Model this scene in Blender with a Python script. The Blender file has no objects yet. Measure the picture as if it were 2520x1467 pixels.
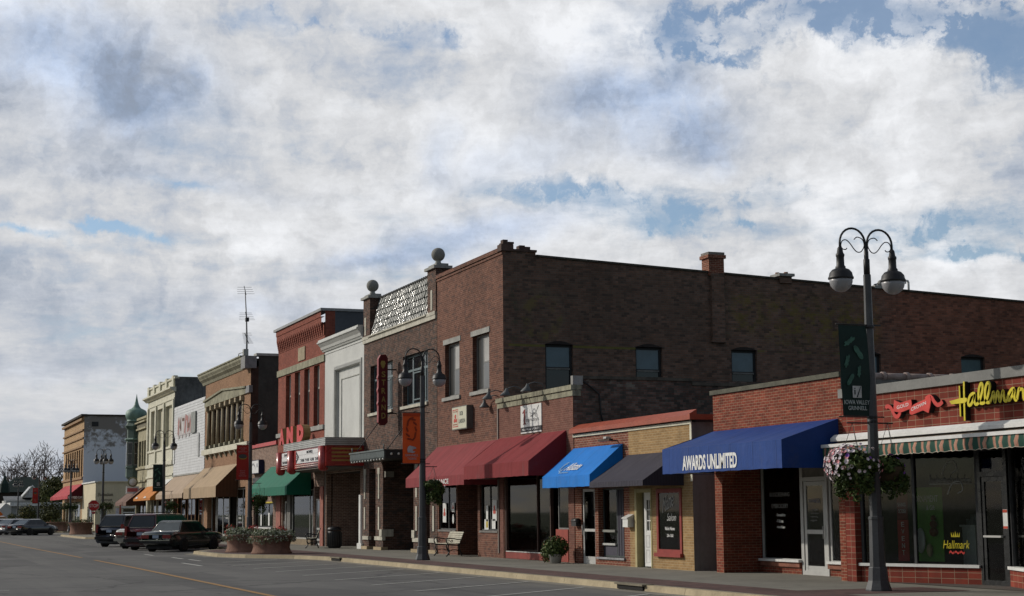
import bpy, bmesh, math, random
from mathutils import Vector, Matrix
random.seed(7)
SC = bpy.context.scene
COL = SC.collection
R_ = math.radians

# ------------------------------------------------------------------ camera
# world: X runs along the street (to the right), Y into the shops, Z up; shop fronts stand on Y = 0
CAM_POS = Vector((0.0, -19.7, 1.70))
F_PX, W_PX, H_PX = 3988.4, 2520.0, 1467.0
PITCH, ROLL, AZ = math.atan(525.8 / 3988.4), 0.0085, R_(21.0)
_fw = Vector((-math.cos(AZ) * math.cos(PITCH), math.sin(AZ) * math.cos(PITCH), math.sin(PITCH)))
_r0 = Vector((math.sin(AZ), math.cos(AZ), 0.0))
_u0 = _r0.cross(_fw)
CR = _r0 * math.cos(ROLL) - _u0 * math.sin(ROLL)
CU = _u0 * math.cos(ROLL) + _r0 * math.sin(ROLL)
cam_data = bpy.data.cameras.new('camera')
cam_data.sensor_fit = 'HORIZONTAL'
cam_data.sensor_width = 36.0
cam_data.lens = 36.0 * F_PX / W_PX
cam_data.clip_start = 0.1
cam_data.clip_end = 6000.0
cam = bpy.data.objects.new('camera', cam_data)
COL.objects.link(cam)
m3 = Matrix((CR, CU, -_fw)).transposed()
cam.matrix_world = Matrix.Translation(CAM_POS) @ m3.to_4x4()
SC.camera = cam

# ------------------------------------------------------------------ sun, exposure
SUN_EL = R_(27.0)
SUN_H = Vector((-0.66, -0.75, 0)).normalized()          # horizontal direction towards the sun
SUN_DIR = Vector((SUN_H.x * math.cos(SUN_EL), SUN_H.y * math.cos(SUN_EL), math.sin(SUN_EL)))
sd = bpy.data.lights.new('sun', 'SUN')
sd.energy = 2.6
sd.angle = R_(0.6)
sd.color = (1.0, 0.93, 0.83)
sun = bpy.data.objects.new('sun', sd)
COL.objects.link(sun)
sun.rotation_euler = SUN_DIR.to_track_quat('Z', 'Y').to_euler()
SC.view_settings.view_transform = 'Standard'
SC.view_settings.look = 'None'
SC.view_settings.exposure = 0.0
SC.view_settings.gamma = 1.0

# ------------------------------------------------------------------ sky
class NT:
    """small helper for writing node maths"""
    def __init__(s, tree): s.t = tree
    def new(s, kind, **kw):
        n = s.t.nodes.new(kind)
        for k, v in kw.items(): setattr(n, k, v)
        return n
    def put(s, sock, v):
        if hasattr(v, 'is_linked') or isinstance(v, bpy.types.NodeSocket): s.t.links.new(v, sock)
        else:
            try: sock.default_value = v
            except Exception: sock.default_value = (*v, 1.0)
    def m(s, op, a, b=0.0, c=None, clamp=False):
        n = s.new('ShaderNodeMath', operation=op, use_clamp=clamp)
        s.put(n.inputs[0], a); s.put(n.inputs[1], b)
        if c is not None: s.put(n.inputs[2], c)
        return n.outputs[0]
    def vm(s, op, a, b=(0, 0, 0)):
        n = s.new('ShaderNodeVectorMath', operation=op)
        s.put(n.inputs[0], a); s.put(n.inputs[1], b)
        return n.outputs['Value'] if op in ('DOT_PRODUCT', 'LENGTH') else n.outputs['Vector']
    def sep(s, v):
        n = s.new('ShaderNodeSeparateXYZ'); s.put(n.inputs[0], v); return n.outputs
    def comb(s, x, y, z):
        n = s.new('ShaderNodeCombineXYZ')
        for i, v in enumerate((x, y, z)): s.put(n.inputs[i], v)
        return n.outputs[0]
    def noise(s, v, scale, detail=4, rough=0.55, dist=0.0, color=False):
        n = s.new('ShaderNodeTexNoise'); s.put(n.inputs['Vector'], v)
        n.inputs['Scale'].default_value = scale; n.inputs['Detail'].default_value = detail
        n.inputs['Roughness'].default_value = rough; n.inputs['Distortion'].default_value = dist
        return n.outputs['Color'] if color else n.outputs['Fac']
    def mix(s, f, a, b, blend='MIX'):
        n = s.new('ShaderNodeMix', data_type='RGBA', blend_type=blend)
        s.put(n.inputs[0], f)
        s.put(n.inputs[6], a if not isinstance(a, tuple) or len(a) == 4 else (*a, 1))
        s.put(n.inputs[7], b if not isinstance(b, tuple) or len(b) == 4 else (*b, 1))
        return n.outputs[2]
    def ss(s, v, a, b, lo=0.0, hi=1.0):
        n = s.new('ShaderNodeMapRange', interpolation_type='SMOOTHSTEP')
        s.put(n.inputs[0], v)
        for i, x in enumerate((a, b, lo, hi)): n.inputs[i + 1].default_value = x
        return n.outputs[0]

def sky_dir(x, y):
    d = _fw + CR * ((x - W_PX / 2) / F_PX) + CU * (-(y - H_PX / 2) / F_PX)
    return d.normalized()

world = bpy.data.worlds.new('World')
SC.world = world
world.use_nodes = True
wt = world.node_tree
wt.nodes.clear()
N = NT(wt)
d0 = N.new('ShaderNodeTexCoord').outputs['Generated']
dx, dy, dz = N.sep(d0)
inv = N.m('DIVIDE', 1.0, N.m('ADD', N.m('MAXIMUM', dz, 0.0), 0.15))
p = N.comb(N.m('MULTIPLY', dx, inv), N.m('MULTIPLY', dy, inv), 0.3)
warp = N.noise(d0, 16.0, 7, 0.62, color=True)
dv = N.vm('ADD', d0, N.vm('MULTIPLY', N.vm('SUBTRACT', warp, (0.5, 0.5, 0.5)), (0.07, 0.07, 0.045)))

def blob(x, y, sx, sy, rot=0.0):
    """soft patch of the sky round a fixed direction, sx by sy in 1/3988 rad"""
    c = sky_dir(x, y)
    r = Vector((-c.y, c.x, 0)).normalized() * -1
    u = r.cross(c).normalized()
    if r.dot(CR) < 0: r = -r
    if u.z < 0: u = -u
    cr, sr = math.cos(rot), math.sin(rot)
    r2, u2 = r * cr + u * sr, u * cr - r * sr
    v = N.vm('SUBTRACT', dv, tuple(c))
    a = N.m('MULTIPLY', N.vm('DOT_PRODUCT', v, tuple(r2)), F_PX / sx)
    b = N.m('MULTIPLY', N.vm('DOT_PRODUCT', v, tuple(u2)), F_PX / sy)
    q = N.m('ADD', N.m('MULTIPLY', a, a), N.m('MULTIPLY', b, b))
    g = N.m('POWER', 2.718, N.m('MULTIPLY', q, -1.0))
    front = N.m('GREATER_THAN', N.vm('DOT_PRODUCT', d0, tuple(c)), 0.3)
    return N.m('MULTIPLY', g, front)

def total(lst):
    s = None
    for w, *a in lst:
        t = N.m('MULTIPLY', blob(*a), w)
        s = t if s is None else N.m('ADD', s, t)
    return s

n_big = N.noise(p, 1.3, 5, 0.55)
n_mid = N.noise(p, 3.6, 10, 0.6, 0.25)
n_fine = N.noise(d0, 34.0, 8, 0.6)
n_puff = N.noise(dv, 11.0, 8, 0.58, 0.3)
BLUE = [(0.55, 2200, 55, 330, 70, -0.12), (0.30, 1720, 90, 160, 110, 0.5), (0.26, 2480, 90, 120, 120, 0),
        (0.5, 60, 572, 90, 14, -0.1), (0.5, 300, 575, 110, 15, -0.15), (0.40, 1640, 572, 110, 30, 0.0),
        (0.34, 1480, 490, 260, 50, -0.2), (0.40, 2360, 560, 200, 45, 0.05), (0.30, 470, 452, 90, 12, -0.1),
        (0.25, 1900, 480, 120, 40, 0.0), (0.22, 1060, 70, 140, 30, 0.0), (0.25, 700, 60, 160, 20, 0.0),
        (0.42, 2440, 615, 160, 16, 0.0), (0.2, 1750, 130, 180, 40, -0.5), (0.25, 1850,560,60,12,0)]
DARK = [(0.85, 210, 175, 260, 130, -0.15), (0.5, 330, 230, 110, 100, 0.3), (0.5, 60, 90, 140, 70, 0), (0.35, 450, 200, 60, 40, 0),
        (0.8, 1600, 275, 190, 100, -0.3), (0.45, 1640, 200, 90, 60, 0.2), (0.5, 1450, 260, 130, 60, 0), (0.5, 1730, 340, 70, 60, -.4),
        (0.65, 1120, 585, 260, 42, 0.22), (0.4, 950, 640, 150, 22, 0.1), (0.30, 330, 420, 240, 35, -0.05), (0.22, 620, 455, 200, 22, -0.1),
        (0.25, 120, 720, 300, 30, 0.0), (0.25, 700, 760, 300, 30, 0.0), (0.22, 200, 880, 400, 40, 0.0), (0.25, 1080, 380, 40, 80, 0.0),
        (0.25, 1300, 390, 200, 50, 0.2)]
LIGHT = [(0.16, 1500, 70, 130, 110, 0), (0.12, 1180, 240, 200, 120, 0), (0.14, 850, 250, 70, 40, -.4), (0.16, 620, 600, 90, 60, 0),
         (0.15, 150, 580, 160, 40, -0.2), (0.12, 120, 190, 40, 35, 0), (0.12, 200, 960, 400, 60, 0), (0.22, 2360, 625, 60, 25, 0),
         (0.08, 2100, 350, 300, 200, 0)]
n_small = N.noise(p, 11.0, 9, 0.62, 0.3)
n_tiny = N.noise(p, 30.0, 6, 0.6)
bil = N.m('SUBTRACT', 1.0, N.m('ABSOLUTE', N.m('SUBTRACT', N.m('MULTIPLY', N.noise(dv, 9.0, 9, 0.60), 2.0), 1.0)))
bil2 = N.m('SUBTRACT', 1.0, N.m('ABSOLUTE', N.m('SUBTRACT', N.m('MULTIPLY', N.noise(dv, 23.0, 7, 0.60), 2.0), 1.0)))
blue = N.m('MULTIPLY', total(BLUE), N.ss(bil2, 0.95, 0.70, 0.55, 1.35))
cov = N.m('ADD', N.m('ADD', N.m('MULTIPLY', n_big, 0.35), N.m('MULTIPLY', n_mid, 0.45)), N.m('ADD', N.m('MULTIPLY', n_small, 0.20), 0.07))
cov = N.m('ADD', cov, N.m('MULTIPLY', N.m('SUBTRACT', n_fine, 0.5), 0.22))
cov = N.m('SUBTRACT', cov, blue)
# clouds thin and sky is dimmed outside the view, to lower fill light
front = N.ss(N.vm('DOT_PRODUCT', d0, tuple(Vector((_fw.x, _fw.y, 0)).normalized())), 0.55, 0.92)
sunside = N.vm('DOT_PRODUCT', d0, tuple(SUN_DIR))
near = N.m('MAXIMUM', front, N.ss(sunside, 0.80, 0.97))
cov = N.m('SUBTRACT', cov, N.m('MULTIPLY', N.m('SUBTRACT', 1.0, near), 0.20))
mask = N.ss(cov, 0.24, 0.57, 0.12, 1.0)
mask = N.m('MAXIMUM', mask, N.m('MULTIPLY', N.ss(dz, 0.05, 0.0, 0.0, 0.7), near))
dark = N.m('MINIMUM', N.m('MULTIPLY', total(DARK), N.ss(n_puff, 0.28, 0.60, 0.45, 1.25)), 1.15)
n_puffb = N.noise(dv, 6.5, 8, 0.52, 0.2)
shade = N.m('ADD', 0.615, N.m('MULTIPLY', N.m('SUBTRACT', n_mid, 0.5), 0.42))
shade = N.m('ADD', shade, N.m('MULTIPLY', N.m('SUBTRACT', n_puffb, 0.5), 0.55))
shade = N.m('ADD', shade, N.m('MULTIPLY', N.m('SUBTRACT', n_small, 0.5), 0.26))
shade = N.m('ADD', shade, N.m('MULTIPLY', N.m('SUBTRACT', n_tiny, 0.5), 0.05))
shade = N.m('ADD', shade, N.m('MULTIPLY', N.m('SUBTRACT', n_fine, 0.5), 0.16))
shade = N.m('ADD', shade, N.m('MULTIPLY', N.m('SUBTRACT', bil, 0.80), N.ss(dz, 0.06, 0.16, 0.1, 0.52)))
shade = N.m('ADD', shade, N.m('MULTIPLY', N.m('SUBTRACT', bil2, 0.82), N.ss(dz, 0.06, 0.16, 0.08, 0.34)))
shade = N.m('ADD', shade, total(LIGHT))
# plain pale haze low over the horizon
shade = N.m('ADD', N.m('MULTIPLY', shade, N.ss(dz, 0.03, 0.11, 0.40, 1.0)), N.ss(dz, 0.03, 0.11, 0.33, 0.0))
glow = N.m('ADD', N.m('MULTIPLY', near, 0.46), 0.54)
sh_n = N.m('SMOOTH_MAX', N.m('SUBTRACT', shade, N.m('MULTIPLY', dark, 0.25)), 0.33, 0.16)
sh_n = N.m('MINIMUM', sh_n, 0.92)
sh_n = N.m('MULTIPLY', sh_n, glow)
tint = N.mix(dark, (0.985, 1.0, 1.03, 1), (0.80, 0.97, 1.28, 1))
tint = N.mix(N.ss(shade, 0.70, 0.42), tint, (0.87, 0.98, 1.17, 1))
aur = N.m('MULTIPLY', N.m('POWER', N.m('MAXIMUM', sunside, 0.0), 40.0), 3.0)
cloud = N.vm('MULTIPLY', tint, N.comb(sh_n, sh_n, sh_n))
cloud = N.vm('ADD', cloud, N.vm('MULTIPLY', (1.0, 0.93, 0.82), N.comb(aur, aur, aur)))
sky = N.new('ShaderNodeTexSky', sky_type='NISHITA')
sky.sun_disc = False
sky.sun_elevation = SUN_EL
sky.sun_rotation = math.atan2(SUN_H.x, SUN_H.y)
sky.air_density = 1.0
sky.dust_density = 0.6
sky.ozone_density = 1.6
BG = 0.10
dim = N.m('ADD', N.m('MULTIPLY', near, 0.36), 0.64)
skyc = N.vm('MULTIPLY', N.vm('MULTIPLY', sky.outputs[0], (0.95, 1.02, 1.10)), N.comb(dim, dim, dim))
cl = N.vm('MULTIPLY', cloud, (1.0 / BG, 1.0 / BG, 1.0 / BG))
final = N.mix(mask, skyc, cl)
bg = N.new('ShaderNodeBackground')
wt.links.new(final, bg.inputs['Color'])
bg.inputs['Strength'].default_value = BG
wo = N.new('ShaderNodeOutputWorld')
wt.links.new(bg.outputs[0], wo.inputs[0])
try:
    world.cycles.sampling_method = 'MANUAL'
    world.cycles.sample_map_resolution = 512
except Exception: pass

# ------------------------------------------------------------------ materials
MATS = {}
def newmat(name):
    m = bpy.data.materials.new(name); m.use_nodes = True
    nt = m.node_tree
    b = nt.nodes['Principled BSDF']
    return m, NT(nt), b
def wpos(n): return n.new('ShaderNodeNewGeometry').outputs['Position']

def plain(name, col, rough=0.6, var=0.18, scale=3.0, spec=0.3, metal=0.0, bump=0.0, streak=0.0, streak_col=(0.05, 0.045, 0.04)):
    if name in MATS: return MATS[name]
    m, n, b = newmat(name)
    pos = n.new('ShaderNodeTexCoord').outputs['Object']
    f = n.noise(pos, scale, 5, 0.6)
    g = n.noise(pos, scale * 9, 3, 0.6)
    f2 = n.m('ADD', n.m('MULTIPLY', f, 0.7), n.m('MULTIPLY', g, 0.3))
    lo = tuple(c * (1 - var * 1.6) for c in col); hi = tuple(min(c * (1 + var * 1.6), 0.95) for c in col)
    c = n.mix(n.ss(f2, 0.28, 0.72), lo, hi)
    if streak:
        x, y, z = n.sep(pos)
        s = n.noise(n.comb(n.m('MULTIPLY', n.m('ADD', x, y), 3.0), 0.0, n.m('MULTIPLY', z, 0.25)), 2.0, 6, 0.65)
        c = n.mix(n.m('MULTIPLY', n.ss(s, 0.46, 0.70), streak), c, streak_col)
    n.put(b.inputs['Base Color'], c)
    b.inputs['Roughness'].default_value = rough
    b.inputs['Specular IOR Level'].default_value = spec
    b.inputs['Metallic'].default_value = metal
    if bump:
        bn = n.new('ShaderNodeBump'); bn.inputs['Strength'].default_value = bump; bn.inputs['Distance'].default_value = 0.02
        n.put(bn.inputs['Height'], g); n.t.links.new(bn.outputs[0], b.inputs['Normal'])
    MATS[name] = m
    return m

def wall_uv(n):
    g = n.new('ShaderNodeNewGeometry')
    x, y, z = n.sep(g.outputs['Position'])
    nx, ny, nz = n.sep(g.outputs['True Normal'])
    side = n.m('GREATER_THAN', n.m('ABSOLUTE', nx), 0.7)
    u = n.m('ADD', n.m('MULTIPLY', x, n.m('SUBTRACT', 1.0, side)), n.m('MULTIPLY', y, side))
    return u, z, g.outputs['Position']

def brick(name, c1, c2, mortar, bw=0.21, bh=0.075, ms=0.010, offset=0.5, var=0.25, stain=0.3, bump=0.5, dark=None, darkamt=0.0, extra=None):
    if name in MATS: return MATS[name]
    m, n, b = newmat(name)
    u, z, pos = wall_uv(n)
    v = n.comb(u, z, 0.0)
    t = n.new('ShaderNodeTexBrick'); t.offset = offset; t.offset_frequency = 2; t.squash = 1.0
    n.put(t.inputs['Vector'], v)
    t.inputs['Scale'].default_value = 1.0
    t.inputs['Brick Width'].default_value = bw; t.inputs['Row Height'].default_value = bh
    t.inputs['Mortar Size'].default_value = ms; t.inputs['Mortar Smooth'].default_value = 0.2
    t.inputs['Bias'].default_value = 0.0
    t.inputs['Color1'].default_value = (*c1, 1); t.inputs['Color2'].default_value = (*c2, 1)
    t.inputs['Mortar'].default_value = (*mortar, 1)
    # every brick its own tone
    row = n.m('FLOOR', n.m('DIVIDE', z, bh))
    sh = n.m('MULTIPLY', n.m('MODULO', row, 2.0), bw * offset)
    colm = n.m('FLOOR', n.m('DIVIDE', n.m('ADD', u, sh), bw))
    wn = n.new('ShaderNodeTexWhiteNoise', noise_dimensions='2D'); n.put(wn.inputs['Vector'], n.comb(row, colm, 0.0))
    tone = n.m('ADD', 1.0 - var, n.m('MULTIPLY', wn.outputs['Value'], 2 * var))
    c = n.vm('MULTIPLY', t.outputs['Color'], n.comb(tone, tone, tone))
    if dark:
        c = n.mix(n.m('MULTIPLY', n.m('GREATER_THAN', n.m('FRACT', n.m('MULTIPLY', wn.outputs['Value'], 7.31)), 0.84), darkamt), c, dark)
    big = n.noise(pos, 0.35, 6, 0.6)
    med = n.noise(pos, 1.7, 6, 0.65)
    k = n.m('ADD', n.m('MULTIPLY', big, 0.6), n.m('MULTIPLY', med, 0.4))
    tone2 = n.ss(k, 0.3, 0.7, 1.0 - stain, 1.0 + stain)
    c = n.vm('MULTIPLY', c, n.comb(tone2, tone2, tone2))
    drip = n.noise(n.comb(n.m('MULTIPLY', u, 4.0), n.m('MULTIPLY', z, 0.3), 1.7), 1.0, 6, 0.65)
    c = n.mix(n.m('MULTIPLY', n.ss(drip, 0.5, 0.72), stain * 0.9), c, (0.035, 0.03, 0.026, 1))
    if extra: c = extra(n, c, u, z, pos, wn.outputs['Value'])
    n.put(b.inputs['Base Color'], c)
    b.inputs['Roughness'].default_value = 0.88
    b.inputs['Specular IOR Level'].default_value = 0.15
    bn = n.new('ShaderNodeBump'); bn.inputs['Strength'].default_value = bump; bn.inputs['Distance'].default_value = 0.012
    h = n.m('ADD', n.m('SUBTRACT', 1.0, t.outputs['Fac']), n.m('MULTIPLY', med, 0.6))
    n.put(bn.inputs['Height'], h); n.t.links.new(bn.outputs[0], b.inputs['Normal'])
    MATS[name] = m
    return m

def cloth(name, col, rough=0.8, streak=0.25, ribs=0.0):
    """awning canvas: weave, weathering streaks"""
    if name in MATS: return MATS[name]
    m, n, b = newmat(name)
    pos = wpos(n); x, y, z = n.sep(pos)
    s = n.noise(n.comb(n.m('MULTIPLY', x, 5.0), n.m('MULTIPLY', y, 0.6), 0.0), 1.0, 5, 0.6)
    f = n.noise(pos, 1.3, 5, 0.6)
    t = n.m('ADD', n.m('MULTIPLY', n.m('SUBTRACT', s, 0.5), streak * 2), n.m('MULTIPLY', n.m('SUBTRACT', f, 0.5), 0.5))
    t = n.m('ADD', t, n.m('MULTIPLY', n.m('SUBTRACT', n.noise(pos, 40, 2), 0.5), 0.22))
    if ribs:
        t = n.m('ADD', t, n.m('MULTIPLY', n.m('SINE', n.m('MULTIPLY', n.m('ADD', x, y), ribs)), 0.10))
    t = n.m('ADD', t, 1.0)
    seam = n.m('ABSOLUTE', n.m('SUBTRACT', n.m('FRACT', n.m('DIVIDE', n.m('ADD', x, .37), 1.05)), 0.5))
    t = n.m('SUBTRACT', t, n.m('MULTIPLY', n.ss(seam, .022, .008), .22))
    c = n.vm('MULTIPLY', (*col,), n.comb(t, t, t))
    dirt = n.noise(n.comb(n.m('MULTIPLY', x, 2.2), n.m('MULTIPLY', y, 1.0), n.m('MULTIPLY', z, 1.0)), 1.0, 7, .7)
    c = n.mix(n.m('MULTIPLY', n.ss(dirt, .52, .72), .22), c, (.10, .09, .085, 1))
    n.put(b.inputs['Base Color'], c)
    b.inputs['Roughness'].default_value = rough
    b.inputs['Specular IOR Level'].default_value = 0.2
    bn = n.new('ShaderNodeBump'); bn.inputs['Strength'].default_value = 0.45; bn.inputs['Distance'].default_value = 0.06
    n.put(bn.inputs['Height'], n.m('ADD', n.noise(n.comb(n.m('MULTIPLY', x, 1.6), n.m('MULTIPLY', y, 0.5), z), 1.8, 4), n.m('MULTIPLY', n.ss(seam, .03, .0), .25))); n.t.links.new(bn.outputs[0], b.inputs['Normal'])
    MATS[name] = m
    return m

def glass(name='shop_glass', tint=(0.74, 0.77, 0.76), refl=0.05):
    if name in MATS: return MATS[name]
    m = bpy.data.materials.new(name); m.use_nodes = True
    nt = m.node_tree; nt.nodes.clear(); n = NT(nt)
    tr = n.new('ShaderNodeBsdfTransparent'); tr.inputs[0].default_value = (*tint, 1)
    gl = n.new('ShaderNodeBsdfGlossy'); gl.inputs['Roughness'].default_value = 0.03
    fr = n.new('ShaderNodeFresnel'); fr.inputs[0].default_value = 1.38
    mx = n.new('ShaderNodeMixShader'); n.put(mx.inputs[0], fr.outputs[0])
    nt.links.new(tr.outputs[0], mx.inputs[1]); nt.links.new(gl.outputs[0], mx.inputs[2])
    o = n.new('ShaderNodeOutputMaterial'); nt.links.new(mx.outputs[0], o.inputs[0])
    MATS[name] = m
    return m

def gloss(name, col, rough=0.12, spec=0.5, coat=0.0, metal=0.0):
    if name in MATS: return MATS[name]
    m, n, b = newmat(name)
    pos = n.new('ShaderNodeTexCoord').outputs['Object']
    f = n.noise(pos, 2.2, 4)
    k = n.ss(f, 0.2, 0.8, 0.8, 1.2)
    n.put(b.inputs['Base Color'], n.vm('MULTIPLY', (*col,), n.comb(k, k, k)))
    n.put(b.inputs['Roughness'], n.ss(n.noise(pos, 9, 4), 0.2, 0.8, rough * 0.7, rough * 1.5))
    b.inputs['Specular IOR Level'].default_value = spec
    b.inputs['Coat Weight'].default_value = coat
    b.inputs['Coat Roughness'].default_value = 0.06
    b.inputs['Metallic'].default_value = metal
    MATS[name] = m
    return m

# ------------------------------------------------------------------ mesh builder
class MB:
    def __init__(s): s.v = []; s.f = []; s.mi = []; s.sm = []; s.mats = []
    def idx(s, mat):
        if mat not in s.mats: s.mats.append(mat)
        return s.mats.index(mat)
    def add(s, vs, fs, mat, smooth=False):
        o = len(s.v); s.v += [tuple(v) for v in vs]; k = s.idx(mat)
        for f in fs:
            s.f.append(tuple(i + o for i in f)); s.mi.append(k); s.sm.append(smooth)
        return s
    def quad(s, a, b, c, d, mat): return s.add([a, b, c, d], [(0, 1, 2, 3)], mat)
    def box(s, x0, x1, y0, y1, z0, z1, mat):
        x0, x1 = min(x0, x1), max(x0, x1); y0, y1 = min(y0, y1), max(y0, y1); z0, z1 = min(z0, z1), max(z0, z1)
        v = [(x, y, z) for x in (x0, x1) for y in (y0, y1) for z in (z0, z1)]
        return s.add(v, [(0, 1, 3, 2), (4, 6, 7, 5), (0, 4, 5, 1), (2, 3, 7, 6), (0, 2, 6, 4), (1, 5, 7, 3)], mat)
    def obox(s, c, ax, ay, az, mat):
        """box with half-axis vectors"""
        c, ax, ay, az = map(Vector, (c, ax, ay, az))
        v = [c + ax * i + ay * j + az * k for i in (-1, 1) for j in (-1, 1) for k in (-1, 1)]
        return s.add(v, [(0, 1, 3, 2), (4, 6, 7, 5), (0, 4, 5, 1), (2, 3, 7, 6), (0, 2, 6, 4), (1, 5, 7, 3)], mat)
    def beam(s, a, b, w, h, mat, up=(0, 0, 1)):
        a, b = Vector(a), Vector(b); d = (b - a)
        L = d.length
        if L < 1e-6: return s
        d /= L; up = Vector(up)
        if abs(d.dot(up)) > 0.98: up = Vector((1, 0, 0))
        r = d.cross(up).normalized(); u = r.cross(d)
        return s.obox((a + b) / 2, d * L / 2, r * w / 2, u * h / 2, mat)
    def prism(s, poly, d0, d1, mat, plane='xz'):
        """2-D outline pushed from d0 to d1 along the third axis"""
        n = len(poly)
        def P(p, d):
            if plane == 'xz': return (p[0], d, p[1])
            if plane == 'yz': return (d, p[0], p[1])
            return (p[0], p[1], d)
        v = [P(p, d0) for p in poly] + [P(p, d1) for p in poly]
        f = [tuple(range(n)), tuple(range(2 * n - 1, n - 1, -1))]
        f += [(i, i + n, (i + 1) % n + n, (i + 1) % n) for i in range(n)]
        return s.add(v, f, mat)
    def tube(s, path, r, mat, n=8, cap=True, smooth=True):
        path = [Vector(p) for p in path]
        rs = r if isinstance(r, (list, tuple)) else [r] * len(path)
        vs = []; prev = None
        for i, p in enumerate(path):
            t = (path[min(i + 1, len(path) - 1)] - path[max(i - 1, 0)])
            if t.length < 1e-9: t = Vector((0, 0, 1))
            t.normalize()
            if prev is None:
                a = Vector((0, 0, 1)) if abs(t.z) < 0.9 else Vector((1, 0, 0))
                prev = t.cross(a).normalized()
            u = (prev - t * prev.dot(t))
            if u.length < 1e-6: u = t.orthogonal()
            u.normalize(); prev = u; w = t.cross(u)
            for k in range(n):
                a = 2 * math.pi * k / n
                vs.append(p + (u * math.cos(a) + w * math.sin(a)) * rs[i])
        fs = []
        for i in range(len(path) - 1):
            for k in range(n):
                fs.append((i * n + k, i * n + (k + 1) % n, (i + 1) * n + (k + 1) % n, (i + 1) * n + k))
        if cap:
            fs.append(tuple(range(n - 1, -1, -1))); fs.append(tuple(range((len(path) - 1) * n, len(path) * n)))
        return s.add(vs, fs, mat, smooth)
    def lathe(s, prof, c, mat, n=16, smooth=True, ax='z', rot=0.0):
        vs = []; c = Vector(c)
        for r, z in prof:
            for k in range(n):
                a = 2 * math.pi * k / n + rot
                q = (r * math.cos(a), r * math.sin(a), z)
                if ax == 'y': q = (q[0], q[2], q[1])
                if ax == 'x': q = (q[2], q[0], q[1])
                vs.append(c + Vector(q))
        fs = []
        for i in range(len(prof) - 1):
            for k in range(n):
                fs.append((i * n + k, i * n + (k + 1) % n, (i + 1) * n + (k + 1) % n, (i + 1) * n + k))
        fs.append(tuple(range(n - 1, -1, -1))); fs.append(tuple(range((len(prof) - 1) * n, len(prof) * n)))
        return s.add(vs, fs, mat, smooth)
    def ball(s, c, r, mat, n=14, m=9, sx=1, sy=1, sz=1):
        vs = []; fs = []
        for i in range(m + 1):
            t = math.pi * i / m
            for k in range(n):
                a = 2 * math.pi * k / n
                vs.append((c[0] + sx * r * math.sin(t) * math.cos(a), c[1] + sy * r * math.sin(t) * math.sin(a), c[2] + sz * r * math.cos(t)))
        for i in range(m):
            for k in range(n): fs.append((i * n + k, i * n + (k + 1) % n, (i + 1) * n + (k + 1) % n, (i + 1) * n + k))
        return s.add(vs, fs, mat, True)
    def ribbon(s, pts, w, d0, d1, mat, plane='xz'):
        """flat stroke of width w following a 2-D path, pushed from d0 to d1 (cut-out letters, scrolls)"""
        pts = [Vector(p) for p in pts]; L = []; Rr = []
        for i, p in enumerate(pts):
            t = pts[min(i + 1, len(pts) - 1)] - pts[max(i - 1, 0)]
            t.normalize(); nrm = Vector((-t.y, t.x))
            ww = w[i] if isinstance(w, (list, tuple)) else w
            L.append(p + nrm * ww / 2); Rr.append(p - nrm * ww / 2)
        for i in range(len(pts) - 1):
            s.prism([L[i], L[i + 1], Rr[i + 1], Rr[i]], d0, d1, mat, plane)
        return s
    def wall(s, axis, plane, u0, u1, z0, z1, holes, depth, mat, reveal=None):
        """wall sheet with real openings and reveals; axis 'x' faces -Y, axis 'y' faces +X"""
        us = sorted({u0, u1, *[h[0] for h in holes], *[h[1] for h in holes]})
        zs = sorted({z0, z1, *[h[2] for h in holes], *[h[3] for h in holes]})
        us = [u for u in us if u0 - 1e-6 <= u <= u1 + 1e-6]; zs = [z for z in zs if z0 - 1e-6 <= z <= z1 + 1e-6]
        def P(u, z, d): return (u, plane + d, z) if axis == 'x' else (plane - d, u, z)
        for i in range(len(us) - 1):
            for j in range(len(zs) - 1):
                uc, zc = (us[i] + us[i + 1]) / 2, (zs[j] + zs[j + 1]) / 2
                if any(h[0] < uc < h[1] and h[2] < zc < h[3] for h in holes): continue
                s.quad(P(us[i], zs[j], 0), P(us[i + 1], zs[j], 0), P(us[i + 1], zs[j + 1], 0), P(us[i], zs[j + 1], 0), mat)
        rm = reveal or mat
        for a, b_, c, d in [h[:4] for h in holes]:
            c = max(c, z0); d = min(d, z1)
            s.quad(P(a, c, 0), P(a, d, 0), P(a, d, depth), P(a, c, depth), rm)
            s.quad(P(b_, c, 0), P(b_, d, 0), P(b_, d, depth), P(b_, c, depth), rm)
            s.quad(P(a, d, 0), P(b_, d, 0), P(b_, d, depth), P(a, d, depth), rm)
            if c > z0 + 1e-4: s.quad(P(a, c, 0), P(b_, c, 0), P(b_, c, depth), P(a, c, depth), rm)
        return s
    def frame(s, axis, plane, u0, u1, z0, z1, t, d0, d1, mat, mull=(), rails=()):
        def B(a, b, c, d):
            if axis == 'x': s.box(a, b, plane + d0, plane + d1, c, d, mat)
            else: s.box(plane - d1, plane - d0, a, b, c, d, mat)
        B(u0, u1, z0, z0 + t); B(u0, u1, z1 - t, z1); B(u0, u0 + t, z0 + t, z1 - t); B(u1 - t, u1, z0 + t, z1 - t)
        for q in mull: B(q - t / 2, q + t / 2, z0 + t, z1 - t)
        for q in rails:
            es = [u0 + t] + [e for qq in sorted(mull) for e in (qq - t / 2, qq + t / 2)] + [u1 - t]
            for i in range(0, len(es), 2): B(es[i], es[i + 1], q - t / 2, q + t / 2)
        return s
    def panel(s, axis, plane, u0, u1, z0, z1, d0, d1, mat):
        if axis == 'x': return s.box(u0, u1, plane + d0, plane + d1, z0, z1, mat)
        return s.box(plane - d1, plane - d0, u0, u1, z0, z1, mat)
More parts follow.
